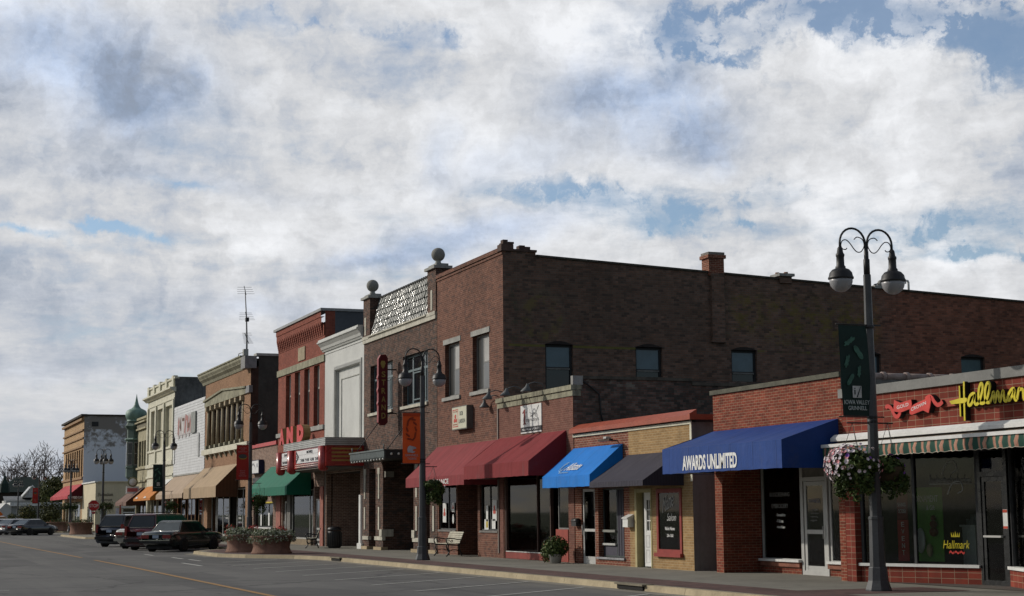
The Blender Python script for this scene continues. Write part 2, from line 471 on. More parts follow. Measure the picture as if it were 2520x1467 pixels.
    def leaves(s, c, rad, n, size, mats, shell=0.55, flat=0.0):
        """leaf-sized faces spread through an uneven ellipsoid"""
        c = Vector(c)
        for _ in range(n):
            while True:
                q = Vector((random.uniform(-1, 1), random.uniform(-1, 1), random.uniform(-1, 1)))
                if 0.02 < q.length <= 1 and (q.length > shell or random.random() < 0.35): break
            p = c + Vector((q.x * rad[0], q.y * rad[1], q.z * rad[2]))
            nrm = (q + Vector((random.uniform(-.9, .9), random.uniform(-.9, .9), random.uniform(-.6, 1.0)))).normalized()
            a = nrm.orthogonal().normalized(); a.rotate(Matrix.Rotation(random.uniform(0, 6.28), 3, nrm)); b = nrm.cross(a)
            k = size * random.uniform(0.6, 1.4)
            mat = random.choices([x[0] for x in mats], [x[1] for x in mats])[0]
            s.add([p - a * k * .5, p + b * k * .32, p + a * k * .5, p - b * k * .32], [(0, 1, 2, 3)], mat)
        return s
    def build(s, name, parent=None, world=True, recalc=False):
        """one mesh object; world=True: coordinates are world ones and are made local to the parent"""
        me = bpy.data.meshes.new(name)
        off = Vector((0, 0, 0))
        if parent is not None and world: off = Vector(parent.get('_o', (0, 0, 0)))
        me.from_pydata([(v[0] - off.x, v[1] - off.y, v[2] - off.z) for v in s.v], [], s.f)
        for mt in s.mats: me.materials.append(mt)
        me.polygons.foreach_set('material_index', s.mi)
        me.polygons.foreach_set('use_smooth', s.sm)
        me.update()
        o = bpy.data.objects.new(name, me)
        COL.objects.link(o)
        if parent is not None:
            o.parent = parent
            o['_o'] = tuple(off)
        return o

def thing(name, label, cat, loc=(0, 0, 0), rotz=0.0, group=None):
    o = bpy.data.objects.new(name, None)
    COL.objects.link(o)
    o.empty_display_size = 0.3
    o.location = loc; o.rotation_euler = (0, 0, rotz)
    o['label'] = label; o['category'] = cat
    o['_o'] = tuple(loc)
    if group: o['group'] = group
    return o
def tag(o, label, cat, group=None):
    o['label'] = label; o['category'] = cat
    if group: o['group'] = group
    return o
def setting(o, kind='structure'):
    o['kind'] = kind
    return o
def copy_tree(o, parent=None):
    c = o.copy(); COL.objects.link(c); c.parent = parent
    for ch in list(o.children): copy_tree(ch, c)
    return c

# ------------------------------------------------------------------ lettering
_TXT = {}
def text_shape(s, offset=0.0, shear=0.0, extrude=0.02):
    key = (s, offset, shear, extrude)
    if key in _TXT: return _TXT[key]
    cu = bpy.data.curves.new('lettering', 'FONT')
    cu.body = s; cu.size = 1.0; cu.extrude = extrude; cu.offset = offset; cu.shear = shear; cu.resolution_u = 3
    cu.align_x = 'LEFT'
    ob = bpy.data.objects.new('lettering', cu)
    COL.objects.link(ob)
    dg = bpy.context.evaluated_depsgraph_get()
    me = bpy.data.meshes.new_from_object(ob.evaluated_get(dg))
    vs = [tuple(v.co) for v in me.vertices]; fs = [tuple(p.vertices) for p in me.polygons]
    bpy.data.objects.remove(ob); bpy.data.curves.remove(cu); bpy.data.meshes.remove(me)
    _TXT[key] = (vs, fs)
    return vs, fs
def put_text(mb, s, org, ux, uz, width, height, mat, depth=0.01, offset=0.0, shear=0.0):
    """lettering fitted in width x height; org = lower left corner, ux/uz = directions of the line and of up"""
    vs, fs = text_shape(s, offset, shear)
    x0 = min(v[0] for v in vs); x1 = max(v[0] for v in vs); y0 = min(v[1] for v in vs); y1 = max(v[1] for v in vs)
    org, ux, uz = Vector(org), Vector(ux), Vector(uz)
    nn = ux.cross(uz)
    out = [org + ux * ((v[0] - x0) / (x1 - x0) * width) + uz * ((v[1] - y0) / (y1 - y0) * height) + nn * (v[2] / 0.02 * depth / 2) for v in vs]
    mb.add(out, fs, mat)
EX, EZ = (1, 0, 0), (0, 0, 1)

# ------------------------------------------------------------------ palette
M_road = None
CONC = plain('concrete', (0.27, 0.255, 0.22), 0.9, 0.14, 1.2, 0.15, bump=0.2)
KERB = plain('kerb_concrete', (0.34, 0.285, 0.19), 0.9, 0.16, 1.6, 0.15, bump=0.25)
LIME = plain('limestone', (0.46, 0.44, 0.37), 0.85, 0.15, 2.0, 0.2, streak=0.35)
LIMEOLD = plain('old_limestone', (0.27, 0.26, 0.19), 0.9, 0.22, 2.4, 0.15, streak=0.6)
GREYST = plain('grey_stone', (0.30, 0.30, 0.28), 0.85, 0.15, 2.0, 0.2, streak=0.25)
WHITEP = plain('white_paint', (0.62, 0.62, 0.60), 0.5, 0.08, 2.0, 0.35)
CREAMP = plain('cream_paint', (0.55, 0.53, 0.42), 0.6, 0.1, 1.5, 0.25, streak=0.12)
WHITEST = plain('white_glazed_stone', (0.50, 0.505, 0.48), 0.5, 0.07, 0.8, 0.35, streak=0.10)
DARKM = plain('dark_metal', (0.035, 0.036, 0.038), 0.45, 0.2, 3, 0.4)
POLEG = plain('lamp_post_grey', (0.050, 0.052, 0.055), 0.5, 0.18, 2.5, 0.4)
BLACKM = plain('black_iron', (0.012, 0.012, 0.013), 0.5, 0.2, 4, 0.4)
ALU = plain('aluminium', (0.42, 0.42, 0.40), 0.4, 0.08, 3, 0.5)
ROOFM = plain('roof_felt', (0.06, 0.06, 0.06), 0.95, 0.25, 0.8)
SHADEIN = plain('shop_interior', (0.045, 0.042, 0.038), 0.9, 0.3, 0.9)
INFLOOR = plain('shop_floor', (0.09, 0.08, 0.07), 0.8, 0.2, 0.9)
BLIND = plain('window_blind', (0.34, 0.34, 0.33), 0.6, 0.08, 1.2)
BLINDG = plain('grey_window_blind', (0.13, 0.135, 0.14), 0.35, 0.1, 1.2, 0.5)
DARKGL = gloss('dark_window_glass', (0.012, 0.014, 0.016), 0.06, 0.5)
SKYGL = gloss('sky_reflection_glass', (0.045, 0.085, 0.115), 0.10, 0.5)  # blue of the reflected sky put into the glass colour
GLASS = glass()
WOODW = plain('painted_window_wood', (0.19, 0.19, 0.18), 0.6, 0.12, 3)
FRAMED = plain('dark_window_frame', (0.05, 0.06, 0.06), 0.5, 0.15, 3)
FRAMEBL = plain('teal_grey_window_frame', (0.13, 0.17, 0.18), 0.5, 0.12, 3)

B_hall = brick('stack_bond_red_brick', (0.20, 0.042, 0.027), (0.155, 0.032, 0.022), (0.27, 0.19, 0.13), 0.285, 0.125, 0.006, 0.0, 0.22, 0.2)
B_awards = brick('red_brick', (0.215, 0.050, 0.028), (0.15, 0.035, 0.022), (0.27, 0.18, 0.12), 0.21, 0.068, 0.006, 0.5, 0.22, 0.15)
B_tan = brick('tan_brick', (0.32, 0.205, 0.095), (0.265, 0.165, 0.075), (0.36, 0.27, 0.155), 0.21, 0.068, 0.008, 0.5, 0.12, 0.12)
B_tred = brick('old_red_brick', (0.20, 0.065, 0.040), (0.145, 0.045, 0.030), (0.30, 0.21, 0.15), 0.21, 0.068, 0.008, 0.5, 0.2, 0.18)
B_fi = brick('pink_brick', (0.165, 0.073, 0.053), (0.14, 0.058, 0.044), (0.20, 0.115, 0.09), 0.21, 0.068, 0.008, 0.5, 0.14, 0.16)
B_sf = brick('brown_red_brick', (0.155, 0.067, 0.045), (0.120, 0.052, 0.037), (0.22, 0.145, 0.11), 0.21, 0.075, 0.007, 0.5, 0.16, 0.2, dark=(0.075, 0.045, 0.038, 1), darkamt=0.6)
B_strand = brick('dark_mixed_brick', (0.105, 0.052, 0.037), (0.070, 0.042, 0.033), (0.15, 0.115, 0.095), 0.21, 0.075, 0.009, 0.5, 0.3, 0.25, dark=(0.05, 0.045, 0.042, 1), darkamt=0.8)
B_grand = brick('bright_red_brick', (0.235, 0.068, 0.045), (0.195, 0.055, 0.038), (0.22, 0.10, 0.075), 0.21, 0.070, 0.006, 0.5, 0.12, 0.14)
B_buff = brick('buff_brick', (0.27, 0.155, 0.09), (0.235, 0.13, 0.075), (0.28, 0.18, 0.115), 0.21, 0.072, 0.008, 0.5, 0.12, 0.12)
B_low = brick('brown_brick', (0.19, 0.11, 0.08), (0.15, 0.085, 0.065), (0.34, 0.28, 0.23), 0.24, 0.075, 0.010, 0.5, 0.2, 0.15)
B_far = brick('sandy_brick', (0.43, 0.28, 0.15), (0.36, 0.22, 0.12), (0.42, 0.32, 0.2), 0.21, 0.075, 0.008, 0.5, 0.1, 0.15)

def sf_extra(n, c, u, z, pos, wn):
    """ghost of old painted advertisements on the party wall; u = depth from the street"""
    nz = n.noise(n.comb(u, z, 0.0), 2.2, 6, 0.7)
    rough = n.m('MULTIPLY', n.ss(nz, 0.42, 0.60), n.ss(wn, 0.15, 0.6, 0.35, 1.0))
    def rect(u0, u1, z0, z1, e=0.15):
        a = n.m('MULTIPLY', n.ss(u, u0 - e, u0 + e), n.ss(u, u1 + e, u1 - e))
        return n.m('MULTIPLY', a, n.m('MULTIPLY', n.ss(z, z0 - e, z0 + e), n.ss(z, z1 + e, z1 - e)))
    def oval(uc, zc, a, b, w):
        d = n.m('SQRT', n.m('ADD', n.m('POWER', n.m('DIVIDE', n.m('SUBTRACT', u, uc), a), 2.0), n.m('POWER', n.m('DIVIDE', n.m('SUBTRACT', z, zc), b), 2.0)))
        return n.m('MULTIPLY', n.ss(d, 1 - w, 1 - w * .5), n.ss(d, 1.1, 0.95))
    yel = (0.15, 0.125, 0.030, 1); cream = (0.15, 0.12, 0.085, 1); grn = (0.065, 0.075, 0.05, 1)
    c = n.mix(n.m('MULTIPLY', n.m('MULTIPLY', rect(0.25, 7.9, 7.6, 10.1, 0.4), n.ss(nz, 0.3, 0.6)), 0.35), c, (0.075, 0.062, 0.052, 1))
    c = n.mix(n.m('MULTIPLY', n.m('MULTIPLY', oval(1.45, 8.5, 0.85, 1.0, 0.7), rough), 0.55), c, cream)
    c = n.mix(n.m('MULTIPLY', n.m('MULTIPLY', oval(1.45, 8.4, 0.75, 0.8, 0.5), rough), 0.45), c, yel)
    c = n.mix(n.m('MULTIPLY', n.m('MULTIPLY', rect(9.0, 10.2, 8.2, 9.7, .3), rough), 0.65), c, yel)
    c = n.mix(n.m('MULTIPLY', n.m('MULTIPLY', rect(10.4, 15.2, 7.8, 9.5, .4), rough), 0.7), c, yel)
    c = n.mix(n.m('MULTIPLY', rect(0.2, 5.3, 7.40, 7.47, 0.03), 0.75), c, (0.14, 0.145, 0.03, 1))
    c = n.mix(n.m('MULTIPLY', n.m('MULTIPLY', rect(10.0, 15.4, 7.44, 7.52, 0.03), rough), 0.8), c, (0.14, 0.145, 0.03, 1))
    c = n.mix(n.m('MULTIPLY', n.m('MULTIPLY', rect(0.3, 0.55, 7.5, 9.5, .08), rough), 0.6), c, grn)
    c = n.mix(n.m('MULTIPLY', n.m('MULTIPLY', rect(8.65, 8.9, 7.6, 9.8, .08), rough), 0.6), c, grn)
    # the back half was laid in redder brick
    c = n.mix(n.m('MULTIPLY', n.ss(n.m('ADD', u, n.m('MULTIPLY', nz, 3.0)), 15.5, 18.5), 0.75), c, n.vm('MULTIPLY', c, (1.55, 0.95, 0.80)))
    return c
B_sfside = brick('weathered_common_brick', (0.175, 0.100, 0.072), (0.125, 0.080, 0.063), (0.125, 0.108, 0.088), 0.21, 0.080, 0.009, 0.5, 0.20, 0.22, dark=(0.045, 0.038, 0.034, 1), darkamt=0.55, extra=sf_extra)
def fi_extra(n, c, u, z, pos, wn):
    nz = n.noise(n.comb(u, z, 3.0), 2.4, 7, 0.7)
    top = n.ss(z, 4.6, 5.7)
    c = n.mix(n.m('MULTIPLY', n.m('MULTIPLY', n.ss(nz, 0.52, 0.66), n.ss(wn, .2, .7)), n.m('ADD', n.m('MULTIPLY', top, .6), .2)), c, (0.20, 0.19, 0.16, 1))
    return n.mix(n.m('MULTIPLY', n.ss(nz, 0.5, 0.38), 0.5), c, (0.05, 0.05, 0.045, 1))
B_fiside = brick('patched_party_wall_brick', (0.15, 0.082, 0.066), (0.11, 0.07, 0.058), (0.10, 0.095, 0.085), 0.21, 0.075, 0.010, 0.5, 0.35, 0.3, dark=(0.05, 0.047, 0.043, 1), darkamt=0.8, extra=fi_extra)

# ------------------------------------------------------------------ ground, road, pavement
def road_mat():
    m, n, b = newmat('asphalt')
    pos = wpos(n); x, y, z = n.sep(pos)
    f = n.noise(pos, 0.25, 6, 0.6); g = n.noise(pos, 2.2, 5, 0.65); h = n.noise(pos, 28, 3, 0.7)
    k = n.m('ADD', n.m('ADD', n.m('MULTIPLY', f, 0.5), n.m('MULTIPLY', g, 0.3)), n.m('MULTIPLY', h, 0.2))
    c = n.mix(n.ss(k, 0.3, 0.7), (0.095, 0.095, 0.092), (0.145, 0.143, 0.136))
    # travelled lanes and oil-darkened strips run along the street
    lane = n.noise(n.comb(n.m('MULTIPLY', x, 0.02), n.m('MULTIPLY', y, 0.7), 0.0), 1.0, 4, 0.6)
    c = n.mix(n.m('MULTIPLY', n.ss(lane, 0.45, 0.68), 0.55), c, (0.072, 0.073, 0.074, 1))
    # sealed cracks and saw joints
    joint = n.m('ABSOLUTE', n.m('SUBTRACT', n.m('FRACT', n.m('DIVIDE', n.m('ADD', x, n.m('MULTIPLY', n.m('SUBTRACT', g, .5), .35)), 6.2)), 0.5))
    c = n.mix(n.m('MULTIPLY', n.ss(joint, 0.016, 0.006), 0.65), c, (0.045, 0.045, 0.045, 1))
    vo = n.new('ShaderNodeTexVoronoi', feature='DISTANCE_TO_EDGE'); n.put(vo.inputs['Vector'], n.vm('ADD', pos, n.vm('MULTIPLY', n.noise(pos, 0.8, 4, 0.6, color=True), (1.5, 1.5, 0)))); vo.inputs['Scale'].default_value = 0.16
    c = n.mix(n.m('MULTIPLY', n.ss(vo.outputs['Distance'], 0.014, 0.004), 0.7), c, (0.05, 0.05, 0.05, 1))
    pch = n.new('ShaderNodeTexVoronoi'); n.put(pch.inputs['Vector'], n.comb(n.m('MULTIPLY', x, .13), n.m('MULTIPLY', y, .33), 0.0)); pch.inputs['Scale'].default_value = 1.0; pch.distance = 'CHEBYCHEV'
    c = n.mix(n.m('MULTIPLY', n.m('LESS_THAN', n.sep(pch.outputs['Color'])[0], .16), .45), c, (0.062, 0.062, 0.063, 1))
    spot = n.noise(pos, 1.1, 2, 0.5); c = n.mix(n.m('MULTIPLY', n.ss(spot, .66, .74), .5), c, (0.05, 0.05, 0.05, 1))
    # worn pale film of dust near the kerb
    c = n.mix(n.m('MULTIPLY', n.ss(n.m('ADD', y, n.m('MULTIPLY', g, 1.6)), -5.6, -4.2), 0.35), c, (0.19, 0.175, 0.14, 1))
    n.put(b.inputs['Base Color'], c)
    b.inputs['Roughness'].default_value = 0.9; b.inputs['Specular IOR Level'].default_value = 0.2
    bn = n.new('ShaderNodeBump'); bn.inputs['Strength'].default_value = 0.35; bn.inputs['Distance'].default_value = 0.01
    n.put(bn.inputs['Height'], h); n.t.links.new(bn.outputs[0], b.inputs['Normal'])
    return m
M_road = road_mat()
def pave_mat():
    m, n, b = newmat('pavement_concrete')
    pos = wpos(n); x, y, z = n.sep(pos)
    f = n.noise(pos, 0.5, 6, 0.6); g = n.noise(pos, 5, 5, 0.65)
    k = n.m('ADD', n.m('MULTIPLY', f, 0.6), n.m('MULTIPLY', g, 0.4))
    c = n.mix(n.ss(k, 0.3, 0.7), (0.165, 0.158, 0.135), (0.235, 0.225, 0.19))
    jx = n.m('ABSOLUTE', n.m('SUBTRACT', n.m('FRACT', n.m('DIVIDE', x, 1.5)), 0.5))
    jy = n.m('ABSOLUTE', n.m('SUBTRACT', n.m('FRACT', n.m('DIVIDE', y, 1.5)), 0.5))
    c = n.mix(n.m('MULTIPLY', n.ss(n.m('MINIMUM', jx, jy), 0.010, 0.004), 0.6), c, (0.07, 0.065, 0.06, 1))
    st = n.noise(pos, 1.4, 3, 0.5)
    c = n.mix(n.m('MULTIPLY', n.ss(st, 0.60, 0.72), 0.35), c, (0.09, 0.085, 0.075, 1))
    n.put(b.inputs['Base Color'], c); b.inputs['Roughness'].default_value = 0.9; b.inputs['Specular IOR Level'].default_value = 0.2
    return m
M_pave = pave_mat()
def paver_mat():
    m, n, b = newmat('brick_pavers')
    pos = wpos(n)
    t = n.new('ShaderNodeTexBrick'); n.put(t.inputs['Vector'], pos); t.inputs['Scale'].default_value = 1.0
    t.inputs['Brick Width'].default_value = 0.2; t.inputs['Row Height'].default_value = 0.1; t.inputs['Mortar Size'].default_value = 0.006
    t.inputs['Color1'].default_value = (0.125, 0.070, 0.062, 1); t.inputs['Color2'].default_value = (0.09, 0.055, 0.05, 1); t.inputs['Mortar'].default_value = (0.06, 0.055, 0.05, 1)
    f = n.noise(pos, 0.8, 5, 0.6); k = n.ss(f, 0.3, 0.7, 0.8, 1.25)
    n.put(b.inputs['Base Color'], n.vm('MULTIPLY', t.outputs['Color'], n.comb(k, k, k)))
    b.inputs['Roughness'].default_value = 0.9; b.inputs['Specular IOR Level'].default_value = 0.2
    return m
M_paver = paver_mat()
GRASS = plain('verge_grass', (0.045, 0.065, 0.02), 0.95, 0.35, 0.4)

setting(MB().quad((-2500, -2500, -.03), (2500, -2500, -.03), (2500, 2500, -.03), (-2500, 2500, -.03), GRASS).build('ground'))
mb = MB()
mb.quad((-900, -27, 0), (60, -27, 0), (60, -4.0, 0), (-900, -4.0, 0), M_road)
mb.quad((-168, -4.0, 0), (-144.5, -4.0, 0), (-144.5, 120, 0), (-168, 120, 0), M_road)
setting(mb.build('road'))

KLINE = [(30, -4.6), (-58, -4.6), (-61.0, -5.2), (-63.2, -6.6), (-65.5, -7.25), (-71, -7.25), (-73.2, -6.3), (-75.0, -4.6),
         (-119.5, -4.6), (-121.5, -6.2), (-139.5, -6.2), (-141.5, -5.2), (-142.6, -3.4), (-142.8, 0), (-142.8, 60)]
KLINE2 = [(-169.6, 60), (-169.6, -3.0), (-171, -4.2), (-300, -4.2)]
def pavement(line, name_p, name_k, closers):
    top = 0.13
    pts = [Vector(q) for q in line]
    inner = []
    for i, q in enumerate(pts):
        a = (pts[i] - pts[max(i - 1, 0)]); b = (pts[min(i + 1, len(pts) - 1)] - pts[i])
        t = (a.normalized() if a.length > 0 else b.normalized()) + (b.normalized() if b.length > 0 else a.normalized())
        t.normalize(); nr = Vector((t.y, -t.x))
        inner.append(q + nr * 0.18)
    k = MB()
    for i in range(len(pts) - 1):
        a, b, c, d = pts[i], pts[i + 1], inner[i + 1], inner[i]
        L = (b - a).length; nseg = max(1, int(L / 3.05))
        for j in range(nseg):
            g = 0.006 / max(L / nseg, .1)
            t0, t1 = (j + g) / nseg, (j + 1 - g) / nseg
            A, B_, C_, D_ = a.lerp(b, t0), a.lerp(b, t1), d.lerp(c, t1), d.lerp(c, t0)
            k.quad((A.x, A.y, top), (B_.x, B_.y, top), (C_.x, C_.y, top), (D_.x, D_.y, top), KERB)
            nrm = (a - d).normalized() * 0.03
            k.quad((A.x + nrm.x, A.y + nrm.y, 0), (B_.x + nrm.x, B_.y + nrm.y, 0), (B_.x, B_.y, top), (A.x, A.y, top), KERB)
        o = (a - d).normalized() * 0.45
        e = (a - d).normalized() * 0.03
        k.quad((a.x + e.x, a.y + e.y, 0.004), (b.x + e.x, b.y + e.y, 0.004), (b.x + o.x, b.y + o.y, 0.004), (a.x + o.x, a.y + o.y, 0.004), plain('gutter', (0.20, 0.185, 0.15), 0.9, 0.2, 1.0))
    setting(k.build(name_k))
    s = MB(); n_ = len(inner)
    poly = [(q.x, q.y, top) for q in inner] + [(x, y, top) for x, y in closers]
    s.add(poly, [tuple(range(len(poly)))], M_pave)
    setting(s.build(name_p))
pavement(KLINE, 'pavement', 'kerb', [(-137, 60), (-137, 4), (30, 4)])
pavement(KLINE2, 'far_pavement', 'far_kerb', [(-300, 3), (-172, 3), (-172, 60)])
mb = MB()
mb.quad((-57.8, -4.35, .134), (30, -4.35, .134), (30, -3.1, .134), (-57.8, -3.1, .134), M_paver)
mb.quad((-119, -4.35, .134), (-75.5, -4.35, .134), (-75.5, -3.1, .134), (-119, -3.1, .134), M_paver)
mb.add([(-57.8, -4.35, .134), (-57.8, -3.1, .134), (-75.5, -3.1, .134), (-75.5, -4.35, .134), (-73.0, -5.9, .134), (-70.8, -6.9, .134), (-65.8, -6.9, .134), (-63.4, -6.2, .134), (-61.2, -4.9, .134)], [tuple(range(9))], M_paver)
mb.quad((-27.9, -3.1, .134), (-26.2, -3.1, .134), (-26.2, -0.3, .134), (-27.9, -0.3, .134), M_paver)
setting(mb.build('brick_paving'))
# painted markings
def paint_mat(name, col, wear):
    m, n, b = newmat(name); pos = wpos(n)
    f = n.noise(pos, 7, 6, 0.7)
    n.put(b.inputs['Base Color'], n.mix(n.ss(f, wear - .08, wear + .12), (0.11, 0.11, 0.105), col))
    b.inputs['Roughness'].default_value = 0.8
    return m
M_wl = paint_mat('worn_white_paint', (0.40, 0.40, 0.37), 0.36); M_yl = paint_mat('worn_yellow_paint', (0.30, 0.155, 0.030), 0.38)
mb = MB(); hd = Vector((-0.63, 0.777)); pr = Vector((0.777, 0.63)) * 0.055
def pl(x, t0=0.0, t1=5.0):
    a = Vector((x, -8.9)) + hd * t0; b = Vector((x, -8.9)) + hd * t1
    mb.quad((a.x - pr.x, a.y - pr.y, .008), (a.x + pr.x, a.y + pr.y, .008), (b.x + pr.x, b.y + pr.y, .008), (b.x - pr.x, b.y - pr.y, .008), M_wl)
for i in range(-3, 5): pl(-34.3 - 3.4 * i + .15)
pl(-50.9, 0, 4.4); pl(-54.3, 0, 4.2); pl(-57.7, .5, 3.6)
for i in range(13): pl(-74.6 - 3.4 * i, 0, 4.9)
for x0, x1, yy in ((-62.6, -60.2, -8.9), (-66, -63.4, -9.0), (-58.2, -54.4, -9.9), (-72, -69.5, -9.2)):
    mb.quad((x0, yy - .07, .008), (x1, yy - .07, .008), (x1, yy + .07, .008), (x0, yy + .07, .008), M_wl)
for i in range(10):
    a = Vector((-36.0 - 3.4 * i, -17.0)); h2 = Vector((-0.63, -0.777)); 
    b = a + h2 * 4.0
    mb.quad((a.x - .05, a.y, .008), (a.x + .05, a.y, .008), (b.x + .05, b.y, .008), (b.x - .05, b.y, .008), M_wl)
setting(mb.build('parking_line'))
mb = MB()
x = 20.0
YLP = lambda x: -12.15 - max(0.0, -(x + 55)) * 0.010 if x > -90 else -12.5 - (-90 - x) * 0.002
xs = [20 - 4 * i for i in range(60)]
for i in range(len(xs) - 1):
    if -69.5 < xs[i + 1] < -64.8: continue
    mb.quad((xs[i], YLP(xs[i]) - .075, .008), (xs[i + 1], YLP(xs[i + 1]) - .075, .008), (xs[i + 1], YLP(xs[i + 1]) + .075, .008), (xs[i], YLP(xs[i]) + .075, .008), M_yl)
setting(mb.build('centre_line'))

# ------------------------------------------------------------------ building helpers
def shell(mb, x0, x1, z1, depth, mat, left=True, right=True, y0=0.0, back=True):
    """the other walls of a block; the street front is built on its own"""
    if left: mb.quad((x0, y0, 0), (x0, depth, 0), (x0, depth, z1), (x0, y0, z1), mat)
    if right: mb.quad((x1, y0, 0), (x1, depth, 0), (x1, depth, z1), (x1, y0, z1), mat)
    if back: mb.quad((x0, depth, 0), (x1, depth, 0), (x1, depth, z1), (x0, depth, z1), mat)
    return mb
def roof(parent, x0, x1, y0, y1, z, mat=None):
    return MB().box(x0, x1, y0, y1, z - .15, z, mat or ROOFM).build('roof', parent)
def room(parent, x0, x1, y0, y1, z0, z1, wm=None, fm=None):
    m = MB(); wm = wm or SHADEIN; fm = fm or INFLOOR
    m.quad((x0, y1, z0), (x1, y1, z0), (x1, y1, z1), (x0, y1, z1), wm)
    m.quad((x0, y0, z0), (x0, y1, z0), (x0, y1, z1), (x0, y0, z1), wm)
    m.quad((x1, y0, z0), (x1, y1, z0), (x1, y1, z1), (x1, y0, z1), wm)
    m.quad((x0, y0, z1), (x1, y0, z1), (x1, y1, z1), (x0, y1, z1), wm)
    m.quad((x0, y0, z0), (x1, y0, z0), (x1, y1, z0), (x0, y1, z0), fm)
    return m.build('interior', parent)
def win(parent, axis, plane, u0, u1, z0, z1, dep, fm, gm, t=0.06, mull=(), rails=(), lower=None, name='window'):
    w = MB().frame(axis, plane, u0, u1, z0, z1, t, dep, dep + .06, fm, mull, rails).build(name, parent)
    g = MB()
    if lower:
        zm = rails[0]
        g.panel(axis, plane, u0 + t, u1 - t, z0 + t, zm, dep + .036, dep + .044, lower)
        g.panel(axis, plane, u0 + t, u1 - t, zm, z1 - t, dep + .026, dep + .034, gm)
    else: g.panel(axis, plane, u0 + t, u1 - t, z0 + t, z1 - t, dep + .026, dep + .034, gm)
    g.build('pane', w)
    return w
def door(parent, axis, plane, u0, u1, z0, z1, dep, fm, gm, t=0.09, rail=None, handle='l', kick=0.25):
    d = MB().frame(axis, plane, u0, u1, z0, z1, t, dep, dep + .05, fm, (), (rail,) if rail else ())
    d.panel(axis, plane, u0 + t, u1 - t, z0 + t, z0 + kick, dep + .005, dep + .045, fm)
    d = d.build('door', parent)
    MB().panel(axis, plane, u0 + t, u1 - t, z0 + kick, z1 - t, dep + .02, dep + .028, gm).build('pane', d)
    hu = u0 + t * .5 if handle == 'l' else u1 - t * .5
    zc = z0 + 1.0
    h = MB()
    if axis == 'x': h.tube([(hu, plane + dep - .05, zc - .15), (hu, plane + dep - .05, zc + .15)], .015, ALU, 6)
    else: h.tube([(plane - dep + .05, hu, zc - .15), (plane - dep + .05, hu, zc + .15)], .015, ALU, 6)
    h.build('handle', d)
    return d
def part(name, parent, mb): return mb.build(name, parent)

def awning(name, label, x0, x1, ztop, proj, zf, zb, mat, side=None, group=None, valance_ribs=0, seam=None):
    """sloping canvas awning with closed ends; zf = upper edge of the valance, zb = its lower edge"""
    t = thing(name, label, 'awning', ((x0 + x1) / 2, 0, zb), 0, group)
    m = MB(); n = max(2, int((x1 - x0) / .6)); y0 = -.02
    def sag(u, v): return -0.018 * math.sin(math.pi * v) * (0.6 + 0.4 * math.cos(u * 2 * math.pi * n / 2))
    rows = 5
    vs = []
    for j in range(rows + 1):
        v = j / rows
        for i in range(n * 2 + 1):
            u = i / (n * 2)
            vs.append((x0 + (x1 - x0) * u, y0 + (-proj - y0) * v, ztop + (zf - ztop) * v + sag(u, v)))
    k = n * 2 + 1
    m.add(vs, [(j * k + i, j * k + i + 1, (j + 1) * k + i + 1, (j + 1) * k + i) for j in range(rows) for i in range(k - 1)], mat, True)
    m.build('canopy', t)
    val = MB()
    if valance_ribs:
        vs = []; q = int((x1 - x0) * valance_ribs)
        for i in range(q + 1):
            xx = x0 + (x1 - x0) * i / q; yy = -proj - .008 * (i % 2)
            vs += [(xx, yy, zf), (xx, yy, zb)]
        val.add(vs, [(2 * i, 2 * i + 2, 2 * i + 3, 2 * i + 1) for i in range(q)], mat)
    else:
        vs = []; q = int((x1 - x0) / .25) + 1
        for i in range(q + 1):
            xx = x0 + (x1 - x0) * i / q; w = .008 * math.sin(i * 1.7)
            vs += [(xx, -proj, zf), (xx, -proj + w, zb + .006 * math.sin(i * 2.3))]
        val.add(vs, [(2 * i, 2 * i + 2, 2 * i + 3, 2 * i + 1) for i in range(q)], mat, True)
    val.build('valance', t)
    s = MB()
    for xx in (x0 + .004, x1 - .004):
        s = MB()
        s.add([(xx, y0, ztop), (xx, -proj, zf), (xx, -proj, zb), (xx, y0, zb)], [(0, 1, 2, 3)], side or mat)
        s.build("side_panel", t)
    pass
    f = MB()
    for xx in (x0 + .05, x1 - .05):
        f.tube([(xx, -.03, ztop - .06), (xx, -proj + .04, zf - .06)], .016, ALU, 6)
        f.tube([(xx, -.03, zb + .03), (xx, -proj + .04, zb + .03)], .016, ALU, 6)
    f.tube([(x0 + .05, -proj + .04, zb + .03), (x1 - .05, -proj + .04, zb + .03)], .016, ALU, 6)
    f.build('support_frame', t)
    return t

# ================================================================== 1  gift shop, far right
bd = thing('brick_shop', 'low shop of stack-bonded red brick with grey roof edge and splayed glass entrance', 'building', (-26, 0, 0))
m = MB()
m.wall('x', 0, -30.97, -19.0, 2.95, 4.13, [], .2, B_hall)
m.box(-30.97, -30.61, 0, .45, 0, 2.95, B_hall); m.box(-24.3, -19.0, 0, .45, 0, 2.95, B_hall)
shell(m, -30.96, -19.0, 4.13, 20, B_hall, left=False)
